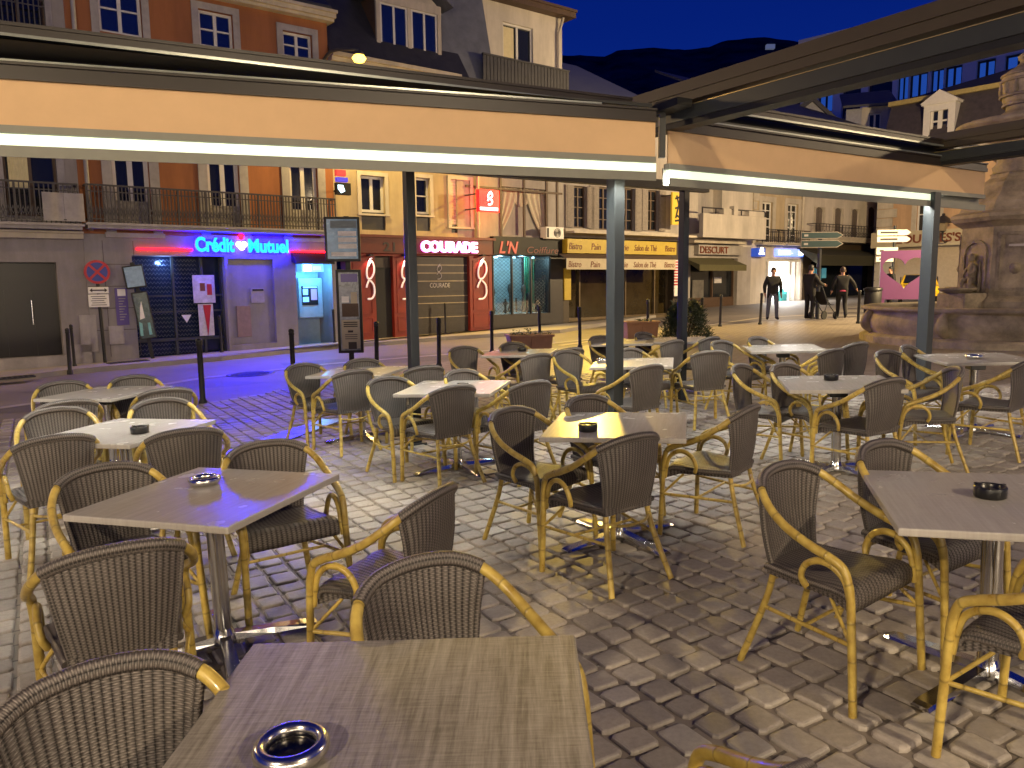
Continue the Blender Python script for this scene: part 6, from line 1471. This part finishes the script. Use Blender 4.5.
for i, rc in enumerate(((88, 287, 108.5, 293.5), (88.5, 294.5, 109, 307))):
    a, b, c, d = R(*rc, -.31); mb = MB(); mb.box(a, b, -.32, -.30, c, d, .008); o = mb.build('plate', M['white'], ns)
    mb = MB(); w_, h_ = b-a, d-c
    if i == 0: mb.prism([(a+w_*.06, c+h_*.5), (a+w_*.2, c+h_*.82), (a+w_*.2, c+h_*.6), (a+w_*.8, c+h_*.6), (a+w_*.8, c+h_*.82), (a+w_*.94, c+h_*.5), (a+w_*.8, c+h_*.18), (a+w_*.8, c+h_*.4), (a+w_*.2, c+h_*.4), (a+w_*.2, c+h_*.18)], -.326, -.321); mb.build('arrow', M['ink'], o)
    else:
        for k in range(5): zz = c+h_*(.14+.17*k); mb.box(a+w_*(.12+.05*(k % 2)), b-w_*(.12+.06*(k % 3)), -.325, -.321, zz, zz+h_*.05)
        mb.build('print', M['ink'], o)
for px, py, lb in ((9, 378, 'dark drain grate in the pavement at the left edge'), (128, 362, 'dark drain grate in the pavement before the leaning panel')):
    p = G(px, py, .04); gr = thing('drain_grate', Matrix.Translation(W(p.x, p.y, .046)) @ TILT.to_4x4() @ Matrix.Rotation(A1, 4, 'Z'), lb, 'drain grate', 'drain grates')
    mb = MB(); mb.box(-.4, .4, -.17, .17, -.02, .004); mb.build('frame', M['iron'], gr); mb = MB()
    for k in range(9): mb.box(-.36+.085*k, -.31+.085*k, -.13, .13, .0041, .009)
    mb.build('bars', M['black'], gr)
for px, py, lb in ((250, 371, 'round iron manhole cover in the road before the bank'), (520, 346, 'round iron manhole cover in the road before the hairdresser')):
    p = G(px, py, 0); mh = thing('manhole_cover', Matrix.Translation(W(p.x, p.y, -.056)) @ TILT.to_4x4(), lb, 'manhole cover', 'manhole covers')
    mb = MB(); mb.lathe([(.42, -.01), (.42, .006), (.36, .007), (.355, .003), (0, .003)], 28); mb.build('rim', M['iron'], mh); mb = MB()
    for k in range(-4, 5): w_ = (.34**2-(k*.075)**2)**.5; mb.box(-w_, w_, k*.075-.014, k*.075+.014, .0031, .008)
    mb.build('ribs', M['iron'], mh)
rnd = random.Random(4)
for px, py, r_ in ((140, 384, 1.3), (400, 356, 1.6), (60, 402, 1.0)):
    p = G(px, py, 0); pts = [(p.x+r_*(1.6 if abs(math.cos(a)) > .5 else 1)*math.cos(a+.6)*rnd.uniform(.8, 1.1), p.y+r_*.55*math.sin(a+.6)*rnd.uniform(.8, 1.1)) for a in [k*PI/6 for k in range(12)]]
    sheet('road_patch', pts, -.0565, mat('newer_asphalt', (.10, .09, .08), .55, var=.2, vscale=2, bump=.4, bscale=140))
# planters
def planter(px0, px1, py0, py1, label, seed):
    p = G((px0+px1)/2, py1); w = W(p.x, p.y); s = w.y/F; L_ = (px1-px0)*s; H_ = (py1-py0)*s
    t = thing('planter', Matrix.Translation(w) @ Matrix.Rotation(math.radians(12), 4, 'Z'), label, 'planter', 'terracotta planters by the road')
    mb = MB(); h = L_/2; d = .22
    outer0 = [(-h*.93, -d*.9), (h*.93, -d*.9), (h*.93, d*.9), (-h*.93, d*.9)]; outer1 = [(-h, -d), (h, -d), (h, d), (-h, d)]
    vs = [(x, y, 0) for x, y in outer0]+[(x, y, H_*.86) for x, y in outer1]; mb.add(vs, [(0, 1, 5, 4), (1, 2, 6, 5), (2, 3, 7, 6), (3, 0, 4, 7), (3, 2, 1, 0)])
    for x0, x1, y0, y1 in ((-h-.03, h+.03, -d-.03, -d+.03), (-h-.03, h+.03, d-.03, d+.03), (-h-.03, -h+.03, -d+.031, d-.031), (h-.03, h+.03, -d+.031, d-.031)): mb.box(x0, x1, y0, y1, H_*.86, H_, .008)
    mb.box(-.006, .006, -d-.008, -d*.92, .02, H_*.85); mb.build('trough', M['terracotta'], t)
    mb = MB(); mb.box(-h+.031, h-.031, -d+.031, d-.031, H_*.7, H_*.92); mb.build('soil', M['soil'], t)
    mb = MB(); rnd = random.Random(seed)
    for k in range(9):
        x, y = rnd.uniform(-h*.9, h*.9), rnd.uniform(-d*.7, d*.7); hh = rnd.uniform(.04, .16)
        for q in range(16):
            a = rnd.uniform(0, 2*PI); el = rnd.uniform(.1, 1.4); r_ = rnd.uniform(.3, 1)*hh; c = Vector((x+math.cos(a)*math.cos(el)*r_, y+math.sin(a)*math.cos(el)*r_, H_*.92+math.sin(el)*r_)); s_ = .028
            e1 = Vector((rnd.gauss(0, 1), rnd.gauss(0, 1), rnd.gauss(0, 1))).normalized(); e2 = e1.orthogonal().normalized(); mb.add([c-e1*s_, c-e2*s_*.5, c+e1*s_, c+e2*s_*.5], [(0, 1, 2, 3)])
    mb.build('plants', M['leaf'], t)
planter(508, 551, 334, 352, 'terracotta planter with low green plants behind the reflective table', 1)
planter(623, 656, 321, 338, 'terracotta planter with sparse dry plants right of the grey post', 2)
# bush
bp_ = G(686, 342); bw = W(bp_.x, bp_.y); s_ = bw.y/F
bu = thing('conifer_bush', Matrix.Translation(bw), 'dense dark green bush behind the thin post', 'bush')
mb = MB()
for k in range(7): a = k*.9; mb.tube([(0, 0, 0), (math.cos(a)*.15, math.sin(a)*.15, .3), (math.cos(a)*.3, math.sin(a)*.3, .55)], [.03, .02, .008], 6)
mb.build('stem', M['brownframe'], bu)
mb = MB(); rnd = random.Random(11)
for k in range(200):
    z = rnd.random()**.8*.78; rad = .46*(1-(z/.86)**1.6)**.5*rnd.uniform(.45, 1.08); a = rnd.uniform(0, 2*PI); c = Vector((rad*math.cos(a), rad*math.sin(a), z+.05))
    out = Vector((math.cos(a), math.sin(a), .9)).normalized()
    for q in range(34):
        p = c + Vector((rnd.gauss(0, .05), rnd.gauss(0, .05), rnd.gauss(0, .05))); d = (out+Vector((rnd.gauss(0, .5), rnd.gauss(0, .5), rnd.gauss(0, .4)))).normalized(); sd = d.orthogonal().normalized()*.010; L_ = rnd.uniform(.035, .075)
        mb.add([p-sd, p+sd, p+sd*.4+d*L_, p-sd*.4+d*L_], [(0, 1, 2, 3)])
mb.build('foliage', M['bushleaf'], bu)
# direction signs
dp = G(817, 318); dw = W(dp.x, dp.y); s_ = dw.y/F
dsn = thing('direction_sign', Matrix.Translation(dw), 'two dark teal arrow signs on a grey pole above the dark figures', 'sign')
fx = lambda px: (px-812)*s_; fz = lambda py: 1.472+(283.4-.0122*300-py)*s_-dw.z
mb = MB(); mb.tube([(0, 0, -.05), (0, 0, fz(233))], .06, 10, False); mb.build('pole', M['darkalu'], dsn)
for y0, y1 in ((233.3, 240), (241.3, 248.5)):
    zc_ = (fz(y0)+fz(y1))/2; mb = MB(); mb.prism([(fx(792), fz(y1)), (fx(828), fz(y1)), (fx(834), zc_), (fx(828), fz(y0)), (fx(792), fz(y0))], -.09, -.062); o = mb.build('arrow_board', M['greyshutter'], dsn)
    e = .022; mb = MB(); mb.prism([(fx(792)+e, fz(y1)+e), (fx(828)-e*.5, fz(y1)+e), (fx(834)-e*1.6, zc_), (fx(828)-e*.5, fz(y0)-e), (fx(792)+e, fz(y0)-e)], -.094, -.0905); mb.build('field', M['teal'], o)
    mb = MB(); mb.box(fx(795), fx(799), -.098, -.0945, zc_-.03, zc_+.03); mb.build('print', M['stone2'], o)
dp = G(891, 305); dw2 = W(dp.x, dp.y); s2_ = dw2.y/F
wsn = thing('direction_sign', Matrix.Translation(dw2), 'white arrow signs and small plates on a pole left of the Lourdes fascia', 'sign')
fx = lambda px: (px-891)*s2_; fz = lambda py: 1.472+(283.4-.0122*380-py)*s2_-dw2.z
mb = MB(); mb.tube([(0, 0, -.05), (0, 0, fz(227))], .05, 10, False); mb.build('pole', M['darkalu'], wsn)
for (x0, x1, y0, y1, arrow) in ((873, 906, 231, 236.5, 1), (873, 906, 237.5, 243, 1), (873, 894, 248, 255, 0), (873, 890, 257, 262, 0)):
    zc_ = (fz(y0)+fz(y1))/2; mb = MB(); mb.prism([(fx(x0), fz(y1)), (fx(x1-4*arrow), fz(y1)), (fx(x1), zc_), (fx(x1-4*arrow), fz(y0)), (fx(x0), fz(y0))], -.08, -.055); o = mb.build('arrow_board' if arrow else 'plate', M['white'], wsn)
    mb = MB(); mb.box(fx(x0+3), fx(x0+(20 if arrow else 7)), -.0845, -.0805, zc_-.035, zc_+.035); mb.build('print', M['ink'], o)
# heart photo frame
hp_ = G(902, 312); hw_ = W(hp_.x, hp_.y); s_ = hw_.y/F
hf = thing('heart_frame', Matrix.Translation(hw_) @ Matrix.Rotation(math.radians(-18), 4, 'Z'), 'pink photo panel with a heart shaped opening beside the fountain', 'photo frame')
fx = lambda px: (px-901.5)*s_*1.06; fz = lambda py: 1.472+(283.4-.0122*390-py)*s_-hw_.z
Lx, Rx, B_, T_ = fx(881), fx(922.5), fz(299), fz(251)
hc = []
for k in range(48):
    t = 2*PI*k/48; hx = 16*math.sin(t)**3; hz_ = 13*math.cos(t)-5*math.cos(2*t)-2*math.cos(3*t)-math.cos(4*t)
    hc.append(((Lx+Rx)/2+hx/16*(Rx-Lx)*.455, fz(271)+hz_/14*(fz(256)-fz(271))*1.0))
mb = MB(); cx, cz = (Lx+Rx)/2, fz(270)
def onrect(p):
    dx, dz = p[0]-cx, p[1]-cz; k = 1e9
    for lim, v in ((Rx-cx, dx), (cx-Lx, -dx), (T_-cz, dz), (cz-B_, -dz)):
        if v > 1e-6: k = min(k, lim/v)
    return (cx+dx*k, cz+dz*k)
N = len(hc); outer = [onrect(p) for p in hc]
# snap nearest outer points to the panel corners
for cn in ((Lx, B_), (Rx, B_), (Rx, T_), (Lx, T_)):
    i = min(range(N), key=lambda i: (outer[i][0]-cn[0])**2+(outer[i][1]-cn[1])**2); outer[i] = cn
vs = [(p[0], y, p[1]) for y in (-.05, .05) for p in hc]+[(p[0], y, p[1]) for y in (-.05, .05) for p in outer]
for i in range(N):
    j = (i+1) % N; mb.add([vs[i], vs[j], vs[2*N+j], vs[2*N+i]], [(0, 1, 2, 3)]); mb.add([vs[N+i], vs[N+j], vs[3*N+j], vs[3*N+i]], [(3, 2, 1, 0)]); mb.add([vs[i], vs[N+i], vs[N+j], vs[j]], [(0, 1, 2, 3)]); mb.add([vs[2*N+i], vs[2*N+j], vs[3*N+j], vs[3*N+i]], [(0, 1, 2, 3)])
mb.build('panel', M['pink'], hf)
for x in (Lx+.10, Rx-.10): mb = MB(); mb.box(x-.06, x+.06, -.045, .045, -.02, B_+.002); mb.box(x-.06, x+.06, -.35, .35, -.02, .06); mb.build('foot', M['pink'], hf)
# litter bin behind the basin
bp2 = G(872, 315); bw2 = W(bp2.x, bp2.y); mb = MB(); bn = thing('litter_bin', Matrix.Translation(bw2), 'dark litter bin left of the pink heart panel', 'bin')
MB().lathe([(.20, 0), (.24, .05), (.25, .72), (.23, .74)], 20).build('body', M['black'], bn); MB().lathe([(.27, .74), (.27, .80), (.20, .84), (.12, .84), (.12, .80), (.2, .78)], 20).build('rim', M['blackalu'], bn)
# parked yellow car behind the heart panel
cp = G(924, 303); cw_ = W(cp.x+.6, cp.y+1.6)
car = thing('parked_car', Matrix.Translation(cw_) @ Matrix.Rotation(math.radians(63), 4, 'Z') @ Matrix.Diagonal((.9, .9, .82, 1)), 'yellow car parked behind the fountain, seen through the heart opening', 'car')
def car_body():
    mb = MB(); prof = [(-1.75, .30), (-1.8, .55), (-1.72, .74), (-.95, .86), (-.35, 1.28), (.75, 1.32), (1.35, .92), (1.68, .86), (1.76, .55), (1.70, .30)]
    secs = []
    for y, k in ((-.76, .93), (-.70, 1.), (0, 1.02), (.70, 1.), (.76, .93)):
        secs.append([(x*(.985 if abs(y) > .72 else 1), y*(.84 if z > 1.0 else 1), .3+(z-.3)*k) for x, z in prof])
    n = len(prof); vs = [p for s in secs for p in s]; fs = []
    for j in range(4):
        for i in range(n): fs.append((j*n+i, j*n+(i+1) % n, (j+1)*n+(i+1) % n, (j+1)*n+i))
    fs += [tuple(range(n)), tuple(range(5*n-1, 4*n-1, -1))]; mb.add(vs, fs, False); return mb
car_body().build('body', M['yellowcar'], car)
for sy in (-1, 1):
    mb = MB(); mb.prism([(-.86, .88), (-.36, 1.20), (.70, 1.24), (1.2, .92)], sy*.70, sy*.742); mb.build('side_window', M['carglass'], car)
    for x in (-1.1, 1.1):
        mb = MB(); mb.tube([(x, sy*.62, .29), (x, sy*.79, .29)], .29, 20, False); o = mb.build('wheel', M['rubber'], car); mb = MB(); mb.tube([(x, sy*.78, .29), (x, sy*.80, .29)], .17, 16, False); mb.build('rim', M['greyalu'], o)
mb = MB(); mb.add([(-.93, -.60, .89), (-.93, .60, .89), (-.40, .52, 1.27), (-.40, -.52, 1.27)], [(0, 1, 2, 3)]); mb.v = [(v[0]-.02, v[1], v[2]+.02) for v in mb.v]; mb.build('windscreen', M['carglass'], car)
for sy in (-1, 1): mb = MB(); mb.box(-1.82, -1.74, sy*.50-.12, sy*.50+.12, .58, .70, .02); mb.build('headlight', M['white'], car)
# street lamp on the cream house
lu, lz = PA.uz(359, 57, -1.1)
sl = fthing('street_lamp', PA, lu, -1.1, lz, 'lit yellow sodium lamp on a bracket at the cream house eaves', 'street lamp')
mb = MB(); mb.tube([(lu-.55, -.003, lz-.15), (lu-.45, -.5, lz+.18), (lu-.15, -1.0, lz+.17), (lu, -1.1, lz+.15)], .04, 8); mb.tube([(lu-.55, -.003, lz-.35), (lu-.5, -.35, lz+.02)], .025, 8, False); mb.build('bracket', M['lamphead'], sl)
mb = MB(); mb.lathe([(0, .16), (.07, .14), (.12, .09), (.13, .05), (.12, .04)], 16, (lu, -1.1, lz)); mb.build('hood', M['lamphead'], sl)
mb = MB(); mb.lathe([(.12, .04), (.17, -.03), (.12, -.11), (0, -.14)], 16, (lu, -1.1, lz)); mb.build('bulb', M['sodium'], sl)
LAMP1 = PA.w(lu, -1.15, lz-.22)
# ------------------------------------------------------------------ people
def person(label, px, py, height, heading, J, zones, hair, bulk=1., extra=None):
    p = G(px, py); w = W(p.x, p.y); k = height/1.75
    root = thing('person', Matrix.Translation(w) @ Matrix.Rotation(heading, 4, 'Z') @ Matrix.Diagonal((k, k, k, 1)), label, 'person')
    # J: joints in metres for a 1.75 m figure facing +y
    pts = {'pelvis': (0, 0, .95), 'waist': (0, -.01, 1.10), 'chest': (0, -.01, 1.30), 'neck0': (0, -.015, 1.45), 'neck': (0, .0, 1.52), 'head0': (0, .02, 1.60), 'head': (0, .02, 1.70),
           'nose': (0, .115, 1.625)}
    for s, n in ((-1, 'l'), (1, 'r')):
        pts.update({'hip'+n: (s*.10, 0, .90), 'knee'+n: (s*.11, .02, .50), 'ank'+n: (s*.11, -.02, .09), 'toe'+n: (s*.13, .15, .035), 'heel'+n: (s*.11, -.06, .045),
                    'sho'+n: (s*.19, -.01, 1.42), 'elb'+n: (s*.25, -.03, 1.14), 'wri'+n: (s*.26, .05, .90), 'palm'+n: (s*.262, .07, .83)})
    pts.update(J)
    rad = {'pelvis': (.172, .135), 'waist': (.168, .13), 'chest': (.178, .132), 'neck0': (.07, .07), 'neck': (.055, .055), 'head0': (.075, .09), 'head': (.072, .088), 'nose': (.012, .012)}
    for n in 'lr': rad.update({'hip'+n: (.095, .095), 'knee'+n: (.075, .075), 'ank'+n: (.056, .056), 'toe'+n: (.035, .03), 'heel'+n: (.04, .04), 'sho'+n: (.080, .075), 'elb'+n: (.066, .062), 'wri'+n: (.048, .044), 'palm'+n: (.040, .022)})
    edges = [('pelvis', 'waist'), ('waist', 'chest'), ('chest', 'neck0'), ('neck0', 'neck'), ('neck', 'head0'), ('head0', 'head'), ('head0', 'nose')]
    for n in 'lr':
        edges += [('pelvis', 'hip'+n), ('hip'+n, 'knee'+n), ('knee'+n, 'ank'+n), ('ank'+n, 'heel'+n), ('ank'+n, 'toe'+n), ('chest', 'sho'+n), ('sho'+n, 'elb'+n), ('elb'+n, 'wri'+n), ('wri'+n, 'palm'+n)]
        # four fingers and a thumb
        P = Vector(pts['palm'+n]); Wq = Vector(pts['wri'+n]); d = (P-Wq).normalized(); sd = d.cross(Vector((1, 0, 0))).normalized()
        for i, (o, L_) in enumerate(((-.030, .065), (-.010, .078), (.010, .074), (.030, .058))):
            a, b = 'f%s%da' % (n, i), 'f%s%db' % (n, i); pts[a] = tuple(P+sd*o+d*.03); pts[b] = tuple(P+sd*o*1.1+d*(.03+L_)+Vector((0, .012, 0))); rad[a] = (.010, .010); rad[b] = (.008, .008); edges += [('palm'+n, a), (a, b)]
        a = 't%s' % n; pts[a] = tuple(P+sd*-.055+d*.02); rad[a] = (.010, .010); edges.append(('palm'+n, a))
    names = list(pts); idx = {n: i for i, n in enumerate(names)}
    me = bpy.data.meshes.new('body'); me.from_pydata([pts[n] for n in names], [(idx[a], idx[b]) for a, b in edges], [])
    o = bpy.data.objects.new('body', me); COL.objects.link(o)
    md = o.modifiers.new('s', 'SKIN'); md.use_smooth_shade = True
    for i, n in enumerate(names):
        r = rad[n]; b_ = bulk if n in ('pelvis', 'waist', 'chest', 'hipl', 'hipr', 'shol', 'shor', 'elbl', 'elbr') else 1.
        me.skin_vertices[0].data[i].radius = (r[0]*b_, r[1]*b_); me.skin_vertices[0].data[i].use_root = (n == 'pelvis')
    o.modifiers.new('u', 'SUBSURF').levels = 2; o.modifiers['u'].render_levels = 2
    dg = bpy.context.evaluated_depsgraph_get(); dg.update()
    m2 = bpy.data.meshes.new_from_object(o.evaluated_get(dg)); bpy.data.objects.remove(o)
    m2.name = 'body'; m2.materials.clear()
    for mm in ('skin', zones[0], zones[1], 'black'): m2.materials.append(M[mm])
    hands = [Vector(pts['wril']), Vector(pts['wrir'])]
    for f in m2.polygons:
        c = f.center; mi = 1
        if c.z > 1.475 and abs(c.x-pts['neck'][0]) < .16: mi = 0
        elif c.z < .10: mi = 3
        elif c.z < .90 and min((c-h).length for h in hands) > .18 and abs(c.x) < .26 and c.z < .93: mi = 2
        for nn_ in 'lr':
            wv = Vector(pts['wri'+nn_]); pv = Vector(pts['palm'+nn_])
            dv_ = (pv-wv).normalized(); t_ = (c-wv).dot(dv_)
            if 0 < t_ < .2 and ((c-wv)-dv_*t_).length < .055: mi = 0
        f.material_index = mi; f.use_smooth = True
    b = bpy.data.objects.new('body', m2); COL.objects.link(b); b.parent = root
    mb = MB()
    hx, hy, hz = pts['head']
    def cap(u, v):
        a = 2*PI*u; e = -.55+(PI/2+.55)*v
        r = 1.0 if math.sin(a) < .35 or e > .55 else .0
        e2 = e if r else max(e, .55)
        return (hx+.090*math.cos(a)*math.cos(e2), hy-.008+.108*math.sin(a)*math.cos(e2), hz-.03+.115*math.sin(e2)*(1 if e2 > 0 else 1.25))
    mb.grid(cap, 24, 10); mb.build('hair', M[hair], root)
    mb = MB()
    for s in (-1, 1): mb.lathe([(0, -.028), (.012, -.02), (.016, 0), (.014, .02), (0, .032)], 8, (hx+s*.083, hy-.005, hz-.075))
    mb.build('ear', M['skin'], root)
    mb = MB()
    for s in (-1, 1): mb.lathe([(0, -.008), (.009, 0), (0, .008)], 8, (hx+s*.032, hy+.088, hz-.055))
    mb.box(hx-.024, hx+.024, hy+.084, hy+.094, hz-.127, hz-.119); mb.build('face_detail', M['brownink'], root)
    if extra: extra(root)
    return root
person('man in a dark jacket and grey blue jeans standing before the bright shop', 772, 320, 1.53, math.radians(175),
       {'kneel': (-.12, .06, .50), 'ankl': (-.14, .02, .09), 'toel': (-.17, .17, .035), 'heell': (-.14, -.03, .045), 'kneer': (.13, .0, .50), 'ankr': (.14, -.08, .09), 'toer': (.18, .08, .035), 'heelr': (.14, -.13, .045), 'elbl': (-.27, -.05, 1.16), 'wril': (-.25, .06, .93), 'elbr': (.27, -.04, 1.15), 'wrir': (.27, .02, .90)}, ('jacket', 'jeans'), 'hair', 1.12)
def band_(root):
    mb = MB(); mb.lathe([(.178, .93), (.186, .95), (.183, .975), (.172, .985)], 24); mb.v = [(v[0], v[1]*.78, v[2]) for v in mb.v]; mb.build('pink_hem', M['pinkband'], root)
person('woman in black with a pink hem walking away on the square', 841, 318.5, 1.47, math.radians(-12),
       {'kneel': (-.10, .10, .52), 'ankl': (-.10, .10, .10), 'toel': (-.11, .26, .04), 'heell': (-.10, .05, .05), 'kneer': (.10, .02, .50), 'ankr': (.11, -.16, .12), 'toer': (.12, -.02, .035), 'heelr': (.11, -.2, .10), 'elbl': (-.30, -.06, 1.18), 'wril': (-.33, .02, .98), 'elbr': (.36, -.02, 1.20), 'wrir': (.46, .08, 1.04), 'palmr': (.49, .11, 1.0), 'palml': (-.34, .05, .91)}, ('jacket', 'trousers'), 'hair', 1.15, band_)
person('person in a long black coat beside the sign pole, arm held out to a buggy', 809, 319.5, 1.56, math.radians(-60),
       {'elbr': (.27, .10, 1.18), 'wrir': (.24, .36, 1.12), 'palmr': (.235, .43, 1.11), 'elbl': (-.26, .08, 1.16), 'wril': (-.18, .33, 1.10), 'palml': (-.17, .40, 1.09)}, ('jacket', 'trousers'), 'black', 1.2)
person('dark figure standing against the tearoom window', 650, 314, 1.42, math.radians(160), {'elbl': (-.22, .10, 1.16), 'wril': (-.08, .24, 1.12), 'palml': (-.02, .26, 1.13)}, ('jacket', 'trousers'), 'hair', 1.1)
person('person in black seen through the heart opening behind the pink panel', 889, 308, 1.42, math.radians(95), {'elbr': (.24, .06, 1.16), 'wrir': (.16, .28, 1.05), 'palmr': (.14, .34, 1.03)}, ('jacket', 'trousers'), 'black', 1.15)
# buggy beside the pole
gp_ = G(823, 319); gw = W(gp_.x, gp_.y)
bg = thing('pushchair', Matrix.Translation(gw) @ Matrix.Rotation(math.radians(30), 4, 'Z'), 'dark pushchair in front of the person in the long coat', 'pushchair')
mb = MB(); mb.tube([(-.35, -.2, .95), (-.1, -.2, .5), (.3, -.2, .12)], .014, 8, False); mb.tube([(-.35, .2, .95), (-.1, .2, .5), (.3, .2, .12)], .014, 8, False); mb.tube([(-.35, -.2, .95), (-.35, .2, .95)], .016, 8, False); mb.tube([(-.25, -.2, .12), (-.05, -.2, .55)], .012, 8, False); mb.tube([(-.25, .2, .12), (-.05, .2, .55)], .012, 8, False); mb.build('frame', M['greyalu'], bg)
mb = MB(); mb.grid(lambda s, t: (-.22+.45*t, -.19+.38*s, .80-.5*math.sin(t*PI/2)+.12*t*t), 6, 8); mb.build('seat', M['jacket'], bg)
for x, y in ((.3, -.2), (.3, .2), (-.25, -.22), (-.25, .22)): mb = MB(); mb.tube([(x, y-.02, .11), (x, y+.02, .11)], .11, 16, False); mb.build('wheel', M['rubber'], bg)

# ------------------------------------------------------------------ light
def lamp(kind, name, loc, energy, col, size=.1, aim=None, spot=None, blend=.3):
    l = bpy.data.lights.new(name, kind); l.energy = energy; l.color = col
    if kind in ('POINT', 'SPOT'): l.shadow_soft_size = size
    if kind == 'AREA': l.size = size
    o = bpy.data.objects.new(name, l); COL.objects.link(o); o.location = loc
    if aim is not None: o.rotation_euler = (Vector(aim)-Vector(loc)).to_track_quat('-Z', 'Y').to_euler()
    if spot: l.spot_size = math.radians(spot); l.spot_blend = blend
    return o
SOD = (1, .78, .50)
lamp('SPOT', 'street_lamp_light', LAMP1, 1000, (1, .68, .20), .12, LAMP1+Vector((.6, -.9, -2.2)), 165, .5)
# lamp posts out of view round the square; some only added to brighten it
def lamp_post(x, y, h, energy, label, aimxy, col=SOD, spot=150, rad=.16):
    w = W(x, y); r = thing('street_lamp', Matrix.Translation(w), label, 'street lamp')
    MB().lathe([(.11, 0), (.11, .3), (.06, .5), (.045, h+.15)], 14).build('pole', M['lamphead'], r)
    MB().lathe([(0, h+.35), (.14, h+.30), (.26, h+.16), (.26, h+.12), (.2, h+.12)], 16).build('hood', M['lamphead'], r)
    MB().lathe([(.19, h+.12), (.17, h+.05), (0, h+.0)], 16).build('bulb', mat('sodium_globe', (.8, .7, .4), .4, var=0, emit=(1, .66, .2), estr=12), r)
    lamp('SPOT', 'street_lamp_light', w+Vector((0, 0, h-.12)), energy, col, rad, (aimxy[0], aimxy[1], 0), spot, .4)
lamp_post(5.9, -4.6, 5.4, 3300, 'sodium lamp post on the square behind the terrace', (.5, 5))
lamp_post(15.5, 20.5, 5.6, 15000, 'sodium lamp post beyond the fountain', (13, 28), (1, .72, .36), 170)
lamp_post(16.5, 8.5, 5.6, 2600, 'unseen lamp post right of the fountain, added to brighten it', (9, 14), (1, .74, .42), 165)  # added out of view to brighten the fountain and the square
lamp_post(-12.5, 10.2, 5.4, 1300, 'unseen lamp post left of the street, added to brighten the road', (-5.5, 11), (1, .68, .32), 115)  # added out of view, narrowed and aimed to brighten the road
lamp_post(-4.4, -5.0, 5.2, 2700, 'sodium lamp post behind the left end of the terrace', (.5, 5))
wu, wz = PA.uz(584, 138, -1.15)
wl2 = copy_tree(sl, PA.M @ Matrix.Translation((wu, -1.1, wz)), 'yellow sodium lamp on a bracket high on the tearoom house, behind the awning')
lamp('SPOT', 'street_lamp_light', PA.w(wu, -1.15, wz-.22), 3200, (1, .64, .09), .10, W(1.2, 6, 0), 150, .5)
sl['group'] = wl2['group'] = 'bracket lamps on the house fronts'
for p in SPOTS: lamp('SPOT', 'red_pilaster_spot', p, 22, (1, .35, .28), .03, p+Vector((0, 0, -1))+PA.n*.16, 95, .6)
for p in SALON: lamp('POINT', 'salon_light', p, 24, (.55, .92, 1), .08)
ap = PA.w((atm[0]+atm[1])/2, .12, atm[3]-.25)
lamp('POINT', 'cash_bay_light', ap, 70, (.08, .45, 1), .06)
lamp('POINT', 'bank_lobby_light', PA.w((ent[0]+ent[1])/2-.3, .16, ent[3]-.14), 14, (.25, .45, 1), .05)
lamp('AREA', 'bright_shop_light', TABAC, 200, (1, .95, .88), 1.2, TABAC+Vector((0, 0, -1))-PB.n*.7)
ent_c = PA.w(ent[0]+.5, -.05, ent[3]-.2)

# the cafe behind the terrace, which the shiny tops and ashtrays mirror
PZ = Plane((13, -7.6), math.radians(188))
cf = fthing('cafe_building', PZ, 0, 0, 0, 'pale cafe building behind the terrace with tall windows glowing as added fill light', 'building')
hs9 = [(1.2+3.1*k, 3.2+3.1*k, .4, 2.7, .2) for k in range(8)]+[(1.4+3.1*k, 2.8+3.1*k, 4.2, 6.2, .2) for k in range(8)]
wall(cf, 'wall', M['whitewall'], PZ, 0, 26, -.3, 9.5, hs9, depth=6)
M['fillpane'] = mat('fill_glow_window', (.3, .2, .1), .4, var=.2, emit=(1, .83, .62), estr=10)  # ground floor panes glow as unseen fill light for the terrace
for k, h_ in enumerate(hs9): window(cf, h_, 2, 2, 'brownframe', 'fillpane' if k < 8 else 'panedark', 'cornice', .15, .07)
roof(cf, 0, 26, 9.5, .4, 5, 3)

# dusk sky
w = bpy.data.worlds.new('World'); SC.world = w; w.use_nodes = True; nt = w.node_tree; bg_ = nt.nodes['Background']
tc = nt.nodes.new('ShaderNodeTexCoord'); sx_ = nt.nodes.new('ShaderNodeSeparateXYZ'); nt.links.new(tc.outputs['Generated'], sx_.inputs[0])
cr = nt.nodes.new('ShaderNodeValToRGB'); e = cr.color_ramp.elements; e[0].position = 0.; e[0].color = (.005, .028, .25, 1); e[1].position = .75; e[1].color = (.0006, .004, .085, 1); k = e.new(.3); k.color = (.0012, .013, .175, 1)
nt.links.new(sx_.outputs['Z'], cr.inputs[0]); nt.links.new(cr.outputs[0], bg_.inputs[0]); bg_.inputs[1].default_value = 1.0

# ------------------------------------------------------------------ camera
cam = bpy.data.cameras.new('Camera'); co = bpy.data.objects.new('Camera', cam); COL.objects.link(co); SC.camera = co
cam.sensor_fit = 'HORIZONTAL'; cam.sensor_width = 36; cam.lens = F*36/1024; cam.clip_start = .05; cam.clip_end = 6000
co.matrix_world = Matrix.Translation(EYE) @ m3(CR, CU, -CF).to_4x4()
SC.view_settings.view_transform = 'Standard'; SC.view_settings.look = 'None'; SC.view_settings.exposure = 0; SC.view_settings.gamma = 1
SC.render.engine = 'CYCLES'; SC.cycles.use_denoising = True; SC.cycles.denoiser = 'OPENIMAGEDENOISE'; SC.cycles.max_bounces = 6; SC.cycles.sample_clamp_indirect = 6; SC.cycles.caustics_reflective = False; SC.cycles.caustics_refractive = False
SC.cycles.use_adaptive_sampling = True; SC.cycles.adaptive_threshold = .015
